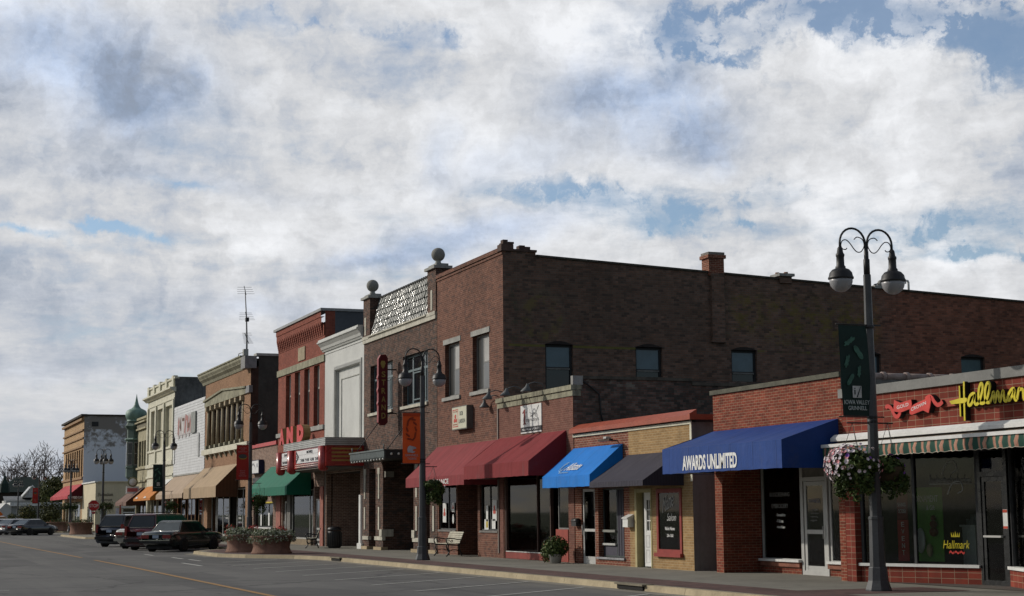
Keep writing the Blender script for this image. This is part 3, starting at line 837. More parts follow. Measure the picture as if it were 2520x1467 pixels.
# bulkheads under the splayed windows
SPL = [(-30.61, .1), (-27.95, 1.25)], [(-27.0, 1.25), (-24.3, .1)]
for (ax, ay), (bx, by) in SPL:
    d = Vector((bx - ax, by - ay, 0)); L = d.length; d.normalize()
    m.obox(((ax + bx) / 2, (ay + by) / 2 + .1, .24), d * L / 2, Vector((-d.y, d.x, 0)) * .1, (0, 0, .235), B_hall)
part('wall', bd, m)
m = MB(); m.box(-31.02, -19.0, -.06, .12, 4.13, 4.33, plain('grey_roof_metal', (0.17, 0.17, 0.16), .6, .12, 1.5)); part('roof_edge', bd, m)
roof(bd, -30.9, -19, .12, 20, 4.2, plain('grey_roof', (0.16, 0.16, 0.155), .9, .15, .7))
s_ = MB()
for i, ((ax, ay), (bx, by)) in enumerate(SPL):
    d = Vector((bx - ax, by - ay, 0)); L = d.length; d.normalize(); nr = Vector((-d.y, d.x, 0))
    c = Vector(((ax + bx) / 2, (ay + by) / 2, 0))
    MB().obox(c + nr * .04 + Vector((0, 0, .505)), d * L / 2, nr * .10, (0, 0, .03), WHITEP).build('sill', bd)
    f = MB()
    f.obox(c + nr * .08 + Vector((0, 0, 2.92)), d * L / 2, nr * .04, (0, 0, .04), DARKM)
    for tt in ([0.02, .47, .985] if i == 0 else [0.015, .5, .98]):
        q = Vector((ax, ay, 0)) + d * L * tt
        f.obox(q + nr * .08 + Vector((0, 0, 1.71)), d * .03, nr * .04, (0, 0, 1.17), DARKM)
    w = f.build('window', bd)
    MB().obox(c + nr * .09 + Vector((0, 0, 1.71)), d * L / 2, nr * .004, (0, 0, 1.17), GLASS).build('pane', w)
f = MB(); BLK = gloss('black_door_metal', (0.010, 0.011, 0.012), .25)
f.frame('x', 1.25, -27.95, -27.0, .13, 2.95, .10, .0, .09, BLK, (), (2.38,))
f = f.build('door_frame', bd)
MB().box(-27.85, -27.1, 1.28, 1.29, 2.43, 2.85, GLASS).build('pane', f)
dd = MB().frame('x', 1.25, -27.84, -27.11, .15, 2.32, .09, .02, .07, BLK).build('door', bd)
MB().box(-27.75, -27.2, 1.29, 1.30, .24, 2.23, GLASS).build('pane', dd)
MB().box(-27.76, -27.19, 1.20, 1.26, 1.10, 1.14, ALU).build('push_bar', dd)
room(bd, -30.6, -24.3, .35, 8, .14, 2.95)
for px_, pz in ((-27.04, 1.62),):
    b = MB().box(px_ + .10, px_ + .24, 1.08, 1.09, 1.28, 1.66, WHITEP)
    RED = plain('red_notice', (0.45, 0.05, 0.02), .6)
    b.box(px_ + .105, px_ + .235, 1.075, 1.08, 1.60, 1.655, RED); b.box(px_ + .105, px_ + .235, 1.075, 1.08, 1.285, 1.33, RED)
    tag(b.build('notice'), 'narrow white and red notice stuck beside the black glass door', 'notice')

# retractable striped awning
def stripe_mat():
    m, n, b = newmat('green_and_salmon_stripes'); pos = wpos(n); x, y, z = n.sep(pos)
    s = n.m('FRACT', n.m('ADD', n.m('DIVIDE', x, 0.225), .15))
    k = n.m('ADD', n.noise(pos, 3, 4), .55)
    c = n.mix(n.m('GREATER_THAN', s, 0.62), (0.012, 0.062, 0.042), (0.33, 0.135, 0.085))
    c = n.mix(n.m('MULTIPLY', n.m('GREATER_THAN', n.m('ABSOLUTE', n.m('SUBTRACT', n.m('FRACT', n.m('MULTIPLY', s, 8)), .5)), .40), n.m('GREATER_THAN', s, .62)), c, (0.5, 0.4, 0.3, 1))
    n.put(b.inputs['Base Color'], n.vm('MULTIPLY', c, n.comb(k, k, k))); b.inputs['Roughness'].default_value = .85
    return m
M_stripe = stripe_mat()
t = thing('striped_awning', 'rolled-in green and salmon striped awning with white housing and scalloped edge', 'awning', (-26, 0, 2.8))
MB().prism([(-.002, 3.32), (-.20, 3.32), (-.30, 3.24), (-.30, 3.17), (-.002, 3.17)], -31.0, -19.2, WHITEP, 'yz').build('housing', t)
MB().add([(-30.9, -.05, 3.165), (-19.2, -.05, 3.165), (-19.2, -.46, 3.10), (-30.9, -.46, 3.10)], [(0, 1, 2, 3)], M_stripe).build('canopy', t)
MB().box(-31.03, -19.2, -.53, -.46, 3.03, 3.10, WHITEP).build('front_rail', t)
v = MB(); vs = []; q = 330
for i in range(q + 1):
    xx = -31.0 + 11.8 * i / q
    yy = -.50 + .03 * math.sin(xx * 2 * math.pi / .45) + .012 * math.sin(xx * 9)
    zz = 2.775 + .028 * abs(math.sin(math.pi * xx / .225))
    vs += [(xx, -.495, 3.03), (xx, yy - .02, 2.9), (xx, yy, zz)]
v.add(vs, [(3 * i + j, 3 * i + 3 + j, 3 * i + 4 + j, 3 * i + 1 + j) for i in range(q) for j in (0, 1)], M_stripe, True)
# pale binding along the scallops
v.tube([(vs[3 * i + 2][0], vs[3 * i + 2][1], vs[3 * i + 2][2]) for i in range(0, q + 1, 2)], .007, plain('pale_binding', (.5, .46, .38), .8), 4)
v.build('valance', t)

# script lettering and ribbon
YEL = gloss('yellow_sign_face', (0.55, 0.46, 0.02), .4, .3)
YRET = plain('black_sign_return', (0.012, 0.011, 0.010), .6)
REDS = gloss('red_sign_face', (0.52, 0.045, 0.035), .4, .3)
t = thing('shop_sign', 'yellow script letters and red crown ribbon mounted on the stack-bonded brick', 'sign', (-26.5, 0, 3.7))
STR = dict(
 H1=[(-26.527, 4.075), (-26.527, 3.841), (-26.532, 3.474)], H2=[(-26.377, 4.15), (-26.392, 3.832), (-26.405, 3.386)],
 A=[(-26.045, 3.878), (-26.104, 3.896), (-26.193, 3.862), (-26.256, 3.78), (-26.27, 3.706), (-26.233, 3.673), (-26.17, 3.699), (-26.094, 3.79), (-26.045, 3.873), (-26.079, 3.768), (-26.058, 3.697), (-26.008, 3.68), (-25.946, 3.706)],
 L1=[(-25.946, 3.706), (-25.88, 3.797), (-25.809, 3.952), (-25.807, 4.047), (-25.848, 4.07), (-25.898, 4.012), (-25.935, 3.908), (-25.937, 3.78), (-25.904, 3.708), (-25.846, 3.686), (-25.777, 3.695)],
 L2=[(-25.777, 3.695), (-25.688, 3.763), (-25.61, 3.906), (-25.582, 4.014), (-25.615, 4.067), (-25.667, 4.053), (-25.72, 3.966), (-25.744, 3.83), (-25.724, 3.728), (-25.668, 3.69), (-25.601, 3.699)],
 M=[(-25.601, 3.699), (-25.536, 3.784), (-25.487, 3.881), (-25.467, 3.769), (-25.452, 3.686), (-25.413, 3.765), (-25.355, 3.882), (-25.325, 3.77), (-25.303, 3.687), (-25.256, 3.776), (-25.199, 3.882), (-25.179, 3.77), (-25.156, 3.691), (-25.099, 3.692)],
 A2=[(-24.858, 3.899), (-24.93, 3.898), (-25.016, 3.832), (-25.065, 3.752), (-25.063, 3.702), (-25.015, 3.699), (-24.932, 3.774), (-24.864, 3.883), (-24.876, 3.77), (-24.855, 3.688), (-24.802, 3.693)],
 R=[(-24.802, 3.693), (-24.771, 3.783), (-24.728, 3.891), (-24.693, 3.87), (-24.622, 3.865), (-24.615, 3.752), (-24.597, 3.679), (-24.541, 3.696)],
 K=[(-24.541, 3.696), (-24.453, 3.822), (-24.393, 4.001), (-24.426, 4.075), (-24.473, 3.977), (-24.487, 3.784), (-24.496, 3.672)],
 K2=[(-24.486, 3.804), (-24.387, 3.879), (-24.36, 3.826), (-24.456, 3.782), (-24.356, 3.673), (-24.232, 3.685)])
def smooth_path(pts, k=4):
    pts = [Vector(p) for p in pts]; out = []
    for i in range(len(pts) - 1):
        p0, p1, p2, p3 = pts[max(i - 1, 0)], pts[i], pts[i + 1], pts[min(i + 2, len(pts) - 1)]
        for j in range(k):
            u = j / k
            out.append(0.5 * ((2 * p1) + (-p0 + p2) * u + (2 * p0 - 5 * p1 + 4 * p2 - p3) * u * u + (-p0 + 3 * p1 - 3 * p2 + p3) * u ** 3))
    out.append(pts[-1]); return out
face = MB(); ret = MB()
for k, pts in STR.items():
    w = .038 if k in ('H1',) else .048 if k == 'H2' else .062
    path = [Vector(p) for p in pts] if k in ('H1', 'H2') else smooth_path(pts)
    face.ribbon(path, w, -.130, -.118, YEL); ret.ribbon(path, w, -.117, -.0, YRET)
sw = [(-26.86, 3.798), (-26.707, 3.81), (-26.527, 3.831), (-26.317, 3.827), (-26.288, 3.798), (-26.304, 3.762), (-26.359, 3.733), (-26.535, 3.728), (-26.802, 3.731)]
face.prism(sw, -.136, -.118, YEL); ret.prism(sw, -.117, 0, YRET)
face.build('lettering', t); ret.build('letter_return', t)
rb = MB(); rr = MB()
P1 = [(-28.755, 3.945), (-28.531, 3.873), (-28.156, 3.916), (-28.133, 3.83), (-28.159, 3.735), (-28.545, 3.671), (-28.801, 3.711)]
P2 = [(-28.207, 3.732), (-28.047, 3.813), (-27.66, 3.889), (-27.488, 3.944), (-27.465, 3.864), (-27.502, 3.744), (-27.568, 3.604), (-27.751, 3.67), (-28.158, 3.599), (-28.218, 3.631)]
T1 = [(-29.079, 3.792), (-29.04, 3.828), (-28.955, 3.819), (-28.868, 3.762), (-28.814, 3.677), (-28.758, 3.617), (-28.679, 3.595), (-28.611, 3.625), (-28.564, 3.68)]
T2 = [(-27.66, 3.889), (-27.544, 3.934), (-27.45, 3.902), (-27.363, 3.808), (-27.279, 3.752), (-27.186, 3.757), (-27.1, 3.807)]
for P_, e in ((P1, 0), (P2, .004)):
    rb.prism(P_, -.132 - e, -.118, REDS); rr.prism(P_, -.117, 0, YRET)
for T_ in (T1, T2):
    s2 = smooth_path(T_); rb.ribbon(s2, .085, -.126, -.114, REDS); rr.ribbon(s2, .085, -.113, 0, YRET)
rb = rb.build('ribbon', t); rr.build('ribbon_return', t)
tx = MB(); WH = plain('white_lettering', (.72, .72, .70), .5, .05)
u1 = Vector((-28.242 + 28.659, 0, 3.791 - 3.743)).normalized()
put_text(tx, 'GOLD', (-28.66, -.135, 3.745), u1, EZ, .42, .068, WH, .004)
u2 = Vector((-27.63 + 28.153, 0, 3.78 - 3.672)).normalized()
put_text(tx, 'CROWN', (-28.15, -.139, 3.675), u2, EZ, .53, .068, WH, .004)
tx.build('lettering', rb)
MB().box(-27.25, -19.2, -.06, -.002, 3.70, 3.86, plain('raceway_red', (.30, .06, .035), .7)).build('raceway', t)

# things in the gift shop window
d1 = Vector((2.66, 1.15, 0)).normalized(); n1 = Vector((-d1.y, d1.x, 0))
def on_splay(tt, off): return Vector((-30.61, .1, 0)) + d1 * (2.898 * tt) + n1 * off
GRN = plain('lime_green_poster', (.10, .30, .025), .6, .1); PRED = plain('poster_red', (.40, .02, .02), .6, .1)
t = thing('hanging_banner', 'tall narrow red sale banner hanging inside the gift shop window', 'banner', tuple(on_splay(.33, .22)))
c = on_splay(.335, .22)
MB().obox(c + Vector((0, 0, 1.93)), d1 * .13, n1 * .01, (0, 0, .46), plain('poster_dark_red', (.20, .012, .015), .6)).build('upper_panel', t)
MB().obox(c + Vector((0.0, 0, 1.02)), d1 * .135, n1 * .01, (0, 0, .44), PRED).build('lower_panel', t)
tx = MB()
put_text(tx, 'BIG', c - d1 * .09 - n1 * .014 + Vector((0, 0, 2.08)), d1, EZ, .17, .14, WH, .004)
put_text(tx, 'SAVINGS', c - d1 * .11 - n1 * .014 + Vector((0, 0, 1.74)), d1, EZ, .20, .08, WH, .004)
put_text(tx, 'OCTOBER', c - d1 * .10 - n1 * .014 + Vector((0, 0, 1.60)), d1, EZ, .19, .08, WH, .004)
for i, ch in enumerate('EVENT'): put_text(tx, ch, c - d1 * .035 - n1 * .014 + Vector((0, 0, 1.31 - .15 * i)), d1, EZ, .07, .10, WH, .004)
tx.build('lettering', t)
t = thing('window_poster', 'lime green ornament poster standing behind the gift shop glass', 'poster', tuple(on_splay(.52, .25)))
c = on_splay(.535, .28)
MB().obox(c + Vector((0, 0, 1.36)), d1 * .36, n1 * .01, (0, 0, .78), GRN).build('board', t)
tx = MB(); put_text(tx, 'ORNAMENT', c - d1 * .30 - n1 * .014 + Vector((0, 0, 1.83)), d1, EZ, .56, .14, WH, .004)
put_text(tx, '& Gift', c - d1 * .02 - n1 * .014 + Vector((0, 0, 1.66)), d1, EZ, .20, .10, WH, .004)
tx.build('lettering', t)
g = MB(); DKR = plain('ornament_brown', (.16, .03, .015), .4); GOLD = plain('ornament_gold', (.45, .36, .22), .35)
for zz, r in ((1.20, .10), (1.36, .085), (1.49, .06)): g.ball(c + d1 * .16 - n1 * .06 + Vector((0, 0, zz)), r, DKR, 10, 7)
g.ball(c + d1 * .04 - n1 * .05 + Vector((0, 0, .82)), .07, GOLD, 10, 7, 1, 1, 2.0); g.ball(c - d1 * .18 - n1 * .03 + Vector((0, 0, 1.02)), .16, WHITEP, 10, 7, 1, .3, 1.7)
g.build('picture', t)
tx = MB(); LETG = plain('etched_glass_lettering', (.30, .31, .29), .7)
cc = on_splay(.60, .085)
for i in range(30):
    o1 = cc + d1 * (.98 * i / 30); hgt = .10 + .08 * ((i * 7) % 5 == 0)
    tx.tube([o1 + Vector((0, 0, 2.22)), o1 + d1 * .02 + Vector((0, 0, 2.22 + hgt)), o1 + d1 * .035 + Vector((0, 0, 2.23))], .007, LETG, 4)
tx.tube([cc + Vector((0, 0, 2.20)), cc + d1 * 1.0 + Vector((0, 0, 2.20))], .008, LETG, 4)
s2 = smooth_path([(0, 0), (.12, .22), (.3, .26), (.36, .1), (.24, .02)], 5)
for k2, (oz, oy) in enumerate(((2.40, .30), (1.98, .42))):
    tx.tube([cc + d1 * (p_.x + oy) + Vector((0, 0, oz + p_.y)) for p_ in s2], .012, LETG, 5)
tag(tx.build('glass_lettering'), 'faded pale script arching across the glass left of the black door', 'lettering')
tx = MB(); cc = on_splay(.69, .085)
put_text(tx, 'Hallmark', cc + Vector((0, 0, .86)), d1, EZ, .62, .17, YEL, .003, 0, .25)
q0 = cc + d1 * .20 + Vector((0, 0, 1.10)) - n1 * .004
for i in range(5):
    a = q0 + d1 * .04 * i
    tx.add([a, a + d1 * .04, a + d1 * .02 * (i * .5) + Vector((0, 0, .10 + .03 * (i == 2)))], [(0, 1, 2)], YEL)
put_text(tx, '~~~', cc + d1 * .14 + Vector((0, 0, .745)), d1, EZ, .36, .075, REDS, .003)
tag(tx.build('glass_decal'), 'small yellow script decal with crown low on the gift shop glass', 'decal')
GREYB = plain('pale_grey_counter', (.62, .62, .60), .6, .08)
for nm, lb, x_, y_, w, dp, h in (('display_plinth', 'tall pale plinth with small boxes inside the gift shop window', -28.9, 1.9, .45, .4, 1.30),
                          ('display_counter', 'low pale counter with framed picture right of the tall plinth', -28.3, 2.2, .62, .4, .82)):
    b = thing(nm, lb, 'display', (x_, y_, .14))
    MB().box(x_ - w / 2, x_ + w / 2, y_ - dp / 2, y_ + dp / 2, .14, h, GREYB).build('body', b)
    MB().box(x_ - w / 2 - .04, x_ + w / 2 + .04, y_ - dp / 2 - .04, y_ + dp / 2 + .04, h, h + .04, GREYB).build('top', b)
    if w < .5:
        for i in range(3): MB().box(x_ - .2 + .14 * i, x_ - .09 + .14 * i, y_ - .1, y_ + .05, h + .04, h + .16 + .1 * (i > 0), plain('glass_box', (.16, .18, .18), .3)).build('box', b)
    else: MB().frame('x', y_ - .1, x_ - .15, x_ + .25, h + .04, h + .55, .05, 0, .04, GREYB).build('picture_frame', b)

# roof pipe behind the gift shop
t = thing('roof_vent', 'silver capped vent pipe standing on the low gift shop roof', 'vent', (-28.9, 4.6, 4.2))
VX, VY = -28.9, 4.6
MB().tube([(VX, VY, 4.2), (VX, VY, 4.78)], .06, plain('rusty_pipe', (.10, .05, .035), .8), 10).build('pipe', t)
SIL = gloss('silver_metal', (.5, .5, .5), .3, .5, 0, .9)
MB().lathe([(.07, 4.76), (.15, 4.80), (.15, 4.86), (.11, 4.88), (.16, 4.92), (.16, 4.97), (.12, 4.99), (.17, 5.03), (.13, 5.08), (.02, 5.11)], (VX, VY, 0), SIL, 14).build('cap', t)

# ================================================================== 2  shop with the blue awning
bd = thing('brick_shop', 'single storey red brick shop with dark coping and recessed white framed entrance', 'building', (-34, 0, 0))
m = MB()
m.wall('x', 0, -37.0, -30.98, 0, 4.62, [(-36.62, -31.22, -1, 2.72)], .32, B_awards)
m.prism([(-36.62, 2.72), (-36.62, 2.35), (-36.45, 2.62), (-36.2, 2.72)], 0.001, .3, B_awards)
m.quad((-36.62, .32, 0), (-36.62, 1.1, 0), (-36.62, 1.1, 2.9), (-36.62, .32, 2.9), B_awards)
m.quad((-31.22, .32, 0), (-31.22, 1.1, 0), (-31.22, 1.1, 2.9), (-31.22, .32, 2.9), B_awards)
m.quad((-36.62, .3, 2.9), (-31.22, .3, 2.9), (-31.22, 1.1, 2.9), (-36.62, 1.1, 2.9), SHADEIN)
m.box(-36.62, -34.72, 1.1, 1.3, .0, .30, B_awards); m.box(-33.45, -31.22, 1.1, 1.3, .0, .30, B_awards)
for a, b in ((-36.62, -34.72), (-33.45, -31.22)): m.box(a, b, 1.04, 1.32, .30, .42, plain('header_course', (.21, .085, .055), .85, .25, 4))
m.wall('y', -30.975, .0, 20, 4.13, 4.62, [], .1, plain('grey_stucco', (.14, .135, .125), .9, .15, .8, streak=.4))
m.quad((-37.0, 0, 0), (-37.0, 20, 0), (-37.0, 20, 4.62), (-37.0, 0, 4.62), B_awards)
m.quad((-37.0, 20, 0), (-30.98, 20, 0), (-30.98, 20, 4.62), (-37.0, 20, 4.62), B_awards)
part('wall', bd, m)
MB().box(-37.08, -30.97, -.05, .25, 4.62, 4.73, plain('dark_mossy_coping', (.085, .083, .06), .8, .25, 2.5)).build('coping', bd)
TILE = plain('glazed_clay_tile', (.26, .20, .175), .4, .2, 3)
c_ = MB()
for i in range(22):
    y = .55 + i * .62
    c_.tube([(-31.02, y, 4.645), (-31.02, y + .56, 4.645)], .085, TILE, 10)
    c_.tube([(-31.02, y + .55, 4.65), (-31.02, y + .63, 4.65)], .108, TILE, 10)
c_.build('coping_tile', bd)
roof(bd, -36.95, -31.1, .2, 20, 4.35)
w = win(bd, 'x', 1.1, -36.62, -34.66, .42, 2.9, 0.02, ALU, GLASS, .075)
MB().box(-36.62, -34.66, .98, 1.11, .42, .48, WHITEP).build('sill', bd)
win(bd, 'x', 1.1, -33.42, -31.3, .42, 2.9, 0.02, ALU, GLASS, .075)
MB().box(-33.42, -31.24, .98, 1.11, .42, .48, WHITEP).build('sill', bd)
f = MB().frame('x', 1.1, -34.64, -33.44, .13, 2.9, .10, -.02, .08, ALU, (), (2.42,)).build('door_frame', bd)
MB().box(-34.54, -33.54, 1.12, 1.13, 2.47, 2.80, plain('grey_transom_panel', (.16, .15, .13), .7)).build('transom', f)
door(bd, 'x', 1.1, -34.52, -33.56, .15, 2.36, .0, ALU, GLASS, .10, 1.16, 'r', .2)
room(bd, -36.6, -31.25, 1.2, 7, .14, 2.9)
tx = MB(); GL2 = plain('pale_window_lettering', (.24, .24, .23), .6); 
put_text(tx, 'SILKSCREENING', (-36.2, 1.115, 2.02), EX, EZ, .98, .10, GL2, .003); put_text(tx, 'EMBROIDERY', (-36.1, 1.115, 1.73), EX, EZ, .80, .11, GL2, .003)
for i, s_ in enumerate(('- Sweatshirts', '- T-Shirts', '- Hats/Caps')): put_text(tx, s_, (-35.9, 1.115, 1.53 - i * .155), EX, EZ, (.45, .34, .42)[i], .075, WH, .003)
tag(tx.build('glass_lettering'), 'white lines of lettering on the dark window of the recessed shop', 'lettering')
tx = MB()
put_text(tx, 'AWARDS', (-34.33, 1.105, 1.85), EX, EZ, .52, .10, plain('blue_grey_lettering', (.17, .18, .24), .6), .003)
for i, s_ in enumerate(('and more', 'trophies plaques', 'engraving', 'signs')): put_text(tx, s_, (-34.25, 1.105, 1.66 - i * .085), EX, EZ, .40 - .05 * abs(i - 1), .05, GL2, .003)
tag(tx.build('glass_lettering'), 'faint lettering on the upper glass of the white framed door', 'lettering')
# mannequin torso and goods behind the glass
t = thing('shirt_display', 'dark shirt on a torso stand behind the recessed shop window', 'clothing', (-36.0, 1.7, .5))
DKC = plain('black_cloth', (.010, .010, .012), .9)
b = MB(); b.lathe([(.20, .52), (.26, .75), (.27, 1.05), (.23, 1.22), (.10, 1.30), (.06, 1.36)], (0, 0, 0), DKC, 14)
b.v = [(v[0] - 36.0, v[1] * .6 + 1.7, v[2]) for v in b.v]; b.build('torso', t)
for sx in (-1, 1): MB().tube([(-36.0 + sx * .20, 1.7, 1.22), (-36.0 + sx * .34, 1.66, .95), (-36.0 + sx * .36, 1.6, .68)], [.08, .07, .06], DKC, 8).build('sleeve', t)
t = tag(MB().lathe([(.10, .5), (.17, .55), (.18, .68), (.14, .74), (.05, .75)], (-35.85, 1.45, 0), plain('orange_goods', (.40, .06, .01), .7), 10).build('orange_cap'), 'small orange cap on the shelf below the dark shirt', 'cap')
t = tag(MB().tube([(-34.95, 1.55, .55), (-34.85, 1.5, .72), (-34.75, 1.5, .66), (-34.7, 1.5, .5)], [.08, .1, .09, .05], plain('crumpled_cloth', (.35, .26, .22), .9), 8).build('folded_cloth'), 'crumpled pale cloth at the right end of the recessed window shelf', 'cloth')
NAVYB = cloth('royal_blue_canvas', (.010, .046, .20), .6, .22); 
t = awning('awning', 'wide royal blue awning with bold white lettering on its deep valance', -36.98, -31.1, 3.69, 1.48, 3.22, 2.60, NAVYB)
tx = MB(); put_text(tx, 'AWARDS UNLIMITED', (-35.86, -1.486, 2.66), EX, EZ, 2.75, .36, WH, .006, .032)
tx.build('lettering', t)

# ================================================================== 3  narrow passage, tan and red brick shop
bd = thing('brick_shop', 'low half tan and half red brick shop with sloped red metal eave', 'building', (-42, 0, 0))
m = MB()
HRED = [(-45.58, -44.58, -1, 2.36), (-44.34, -42.52, .36, 2.36)]
HTAN = [(-41.72, -40.70, -1, 2.30), (-40.34, -38.84, .55, 2.28)]
m.wall('x', 0, -46.09, -42.11, 0, 4.0, HRED, .22, B_tred)
m.wall('x', -.015, -42.11, -38.2, 0, 4.0, HTAN, .2, B_tan)
m.quad((-42.11, -.015, 0), (-42.11, 0, 0), (-42.11, 0, 4), (-42.11, -.015, 4), B_tan)
GREYP = plain('grey_metal_siding', (.17, .175, .17), .6, .1, 1.2, streak=.3)
m.wall('y', -38.2, -.015, 18, 0, 4.0, [], .1, GREYP)
m.quad((-46.09, 18, 0), (-38.2, 18, 0), (-38.2, 18, 4), (-46.09, 18, 4), GREYP)
part('wall', bd, m)
ER = plain('red_eave_metal', (.30, .062, .030), .45, .12, 1.2, .4)
e = MB()
e.prism([(.12, 4.34), (-.16, 4.18), (-.16, 4.06), (.12, 4.06)], -46.12, -38.14, ER, 'yz')
e.box(-38.14, -38.0, -.16, 14, 4.06, 4.20, ER)
e.build('eave', bd)
MB().box(-46.09, -38.16, -.05, -.016, 3.95, 4.03, CREAMP).build('trim', bd)
MB().box(-38.26, -38.16, -.04, -.016, 2.45, 3.95, CREAMP).build('corner_trim', bd)
roof(bd, -46.05, -38.2, .12, 18, 4.15)
door(bd, 'x', 0, -45.56, -44.60, .13, 2.36, .04, ALU, glass('shop_glass_grey', (.30, .32, .30)), .08, 1.13, 'l', .22)
PURP = plain('dark_purple_boards', (.045, .042, .060), .7, .15, 2); 
wd = win(bd, 'x', 0, -44.34, -42.52, .36, 2.36, .16, FRAMED, GLASS, .05, (-43.36,))
pb = MB(); pb.box(-43.33, -42.55, .165, .18, .40, 2.32, PURP); pb.box(-44.30, -43.40, .165, .18, .40, .68, PURP)
for i in range(5): pb.box(-43.24 + i * .17, -43.225 + i * .17, .155, .165, .40, 2.3, plain('groove', (.012, .012, .016), .8))
pb.build('panel', wd)
MB().box(-44.3, -43.40, .10, .16, .70, .76, ALU).build('lower_rail', wd)
MB().box(-44.3, -43.40, .10, .16, 1.08, 1.15, plain('grey_shelf', (.20, .20, .18), .7)).build('shelf', wd)
MB().box(-44.40, -42.46, -.06, .16, .30, .36, plain('steel_sill', (.25, .25, .26), .5)).build('sill', bd)
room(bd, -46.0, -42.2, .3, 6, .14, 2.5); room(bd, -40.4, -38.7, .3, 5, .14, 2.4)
# folded white drape seen in the window
t = tag(MB().add([(-44.12, .32, 2.3), (-43.42, .32, 2.3), (-43.42, .30, 1.12), (-43.72, .30, 1.12), (-43.9, .31, 1.6)], [(0, 1, 2, 3, 4)], plain('white_drape', (.42, .43, .42), .8)).build('drape'), 'white drape hanging in the window left of the purple boards', 'curtain')
YTR = plain('yellowed_trim', (.38, .33, .17), .6, .1)
f = MB().box(-41.74, -41.62, -.04, .25, .13, 2.30, YTR); f.box(-40.74, -40.68, -.03, .25, .13, 2.30, YTR); f.box(-41.62, -40.74, -.03, .25, 2.20, 2.30, YTR); f.box(-41.62, -41.42, .16, .22, .13, 2.2, plain('olive_jamb', (.14, .13, .085), .7))
f = f.build('door_frame', bd)
dd = MB().box(-41.44, -40.74, .12, .17, .16, 1.12, WHITEP); dd.box(-41.44, -41.33, .12, .17, 1.12, 2.2, WHITEP); dd.box(-40.80, -40.74, .12, .17, 1.12, 2.2, WHITEP); dd.box(-41.33, -40.80, .12, .17, 2.02, 2.2, WHITEP)
for a, b in ((.26, .62), (.68, 1.02)):
    for c, d in ((-41.36, -41.12), (-41.05, -40.82)): dd.frame('x', .115, c, d, a, b, .02, 0, .005, plain('white_shadow_line', (.45, .45, .44), .5))
dd = dd.build('door', bd)
MB().frame('x', .13, -41.33, -40.80, 1.12, 2.02, .03, 0, .02, WHITEP, (-41.155, -40.975), (1.42, 1.72)).build('muntin', dd)
MB().box(-41.33, -40.80, .145, .15, 1.12, 2.02, DARKGL).build('pane', dd)
RF = plain('red_window_frame', (.24, .035, .028), .5, .12)
w = win(bd, 'x', -.015, -40.34, -38.84, .55, 2.28, -.03, RF, GLASS, .11)
MB().box(-40.38, -38.80, -.12, -.02, .46, .56, RF).build('sill', bd)
tx = MB(); SLV = plain('silver_lettering', (.38, .38, .37), .6)
put_text(tx, 'Mane', (-39.98, -.03, 1.62), Vector((.95, 0, .30)).normalized(), EZ, .72, .40, SLV, .003, 0, .35)
put_text(tx, 'Salon', (-39.72, -.03, 1.42), EX, EZ, .55, .20, SLV, .003, 0, .35)
put_text(tx, 'Walk-Ins Welcome', (-39.85, -.03, 1.17), EX, EZ, .58, .09, WH, .003, .01); put_text(tx, '236-1260', (-39.74, -.03, .99), EX, EZ, .38, .08, WH, .003, .01)
tag(tx.build('glass_lettering'), 'slanted silver script and white lines on the red framed window', 'lettering')
t = thing('curtain', 'pale hanging strip seen inside the red framed window', 'curtain', (-39.55, .6, .6)); MB().box(-39.66, -39.42, .6, .62, .6, 1.45, plain('grey_strip', (.16, .16, .15), .8)).build('cloth', t); MB().tube([(-39.7, .61, 1.46), (-39.38, .61, 1.46)], .012, ALU, 6).build('rail', t)
t = tag(MB().lathe([(.03, .60), (.10, .64), (.13, .74), (.12, .86), (.06, .94), (.02, .98)], (-38.98, .12, 0), plain('pumpkin_orange', (.50, .12, .01), .6), 10).build('gourd'), 'orange gourd in the lower right corner of the red framed window', 'gourd')
t = tag(MB().prism([(-40.06, .62), (-39.88, .62), (-39.86, 1.06), (-40.04, 1.06)], .10, .13, plain('spotted_card', (.34, .30, .30), .7, .4, 8)).build('display_card'), 'small spotted card propped low in the red framed window', 'card')
# passage gate between the two shops
t = thing('passage_gate', 'dark olive boarded gate closing the narrow passage between two brick shops', 'gate', (-37.6, 1.6, .13))
OLV = plain('dark_olive_boards', (.035, .034, .024), .85, .2, 2)
MB().box(-38.18, -37.02, 1.6, 1.66, .13, 2.5, OLV).build('board_panel', t)
MB().tube([(-37.9, 1.56, 1.0), (-37.9, 1.56, 1.2)], .02, BLACKM, 6).build('handle', t)
NAVY = cloth('charcoal_canvas', (.040, .038, .052), .8, .15, 75.0)
awning('awning', 'dark charcoal ribbed awning over the red framed salon window', -42.18, -38.69, 3.27, 1.22, 2.49, 2.35, NAVY, None, None, 12)
CYAN = cloth('bright_blue_canvas', (.006, .17, .56), .6, .10)
t = awning('awning', 'bright sky blue awning with small white lettering on its slope', -46.08, -42.5, 3.61, 1.07, 2.73, 2.40, CYAN)
tx = MB(); sl = Vector((0, 1.05, .88)).normalized()
o_ = Vector((-45.05, -.90, 2.90))
put_text(tx, 'Allstate', o_ + Vector((.24, 0, 0)), EX, sl, 1.05, .34, WH, .006, .008, .45)
put_text(tx, 'Insurance', Vector((-45.0, -1.0, 2.815)), EX, sl, .70, .08, plain('pale_blue_lettering', (.35, .55, .7), .6), .006)
PB = plain('pale_blue_lettering', (.35, .55, .7), .6)
for r_ in (.11, .155): tx.tube([o_ + Vector((r_ * 1.2 * math.cos(a), 0, 0)) + sl * (.17 + r_ * 1.4 * math.sin(a)) for a in [i * .45 for i in range(3, 15)]], .010, PB, 5)
tx.build('lettering', t)
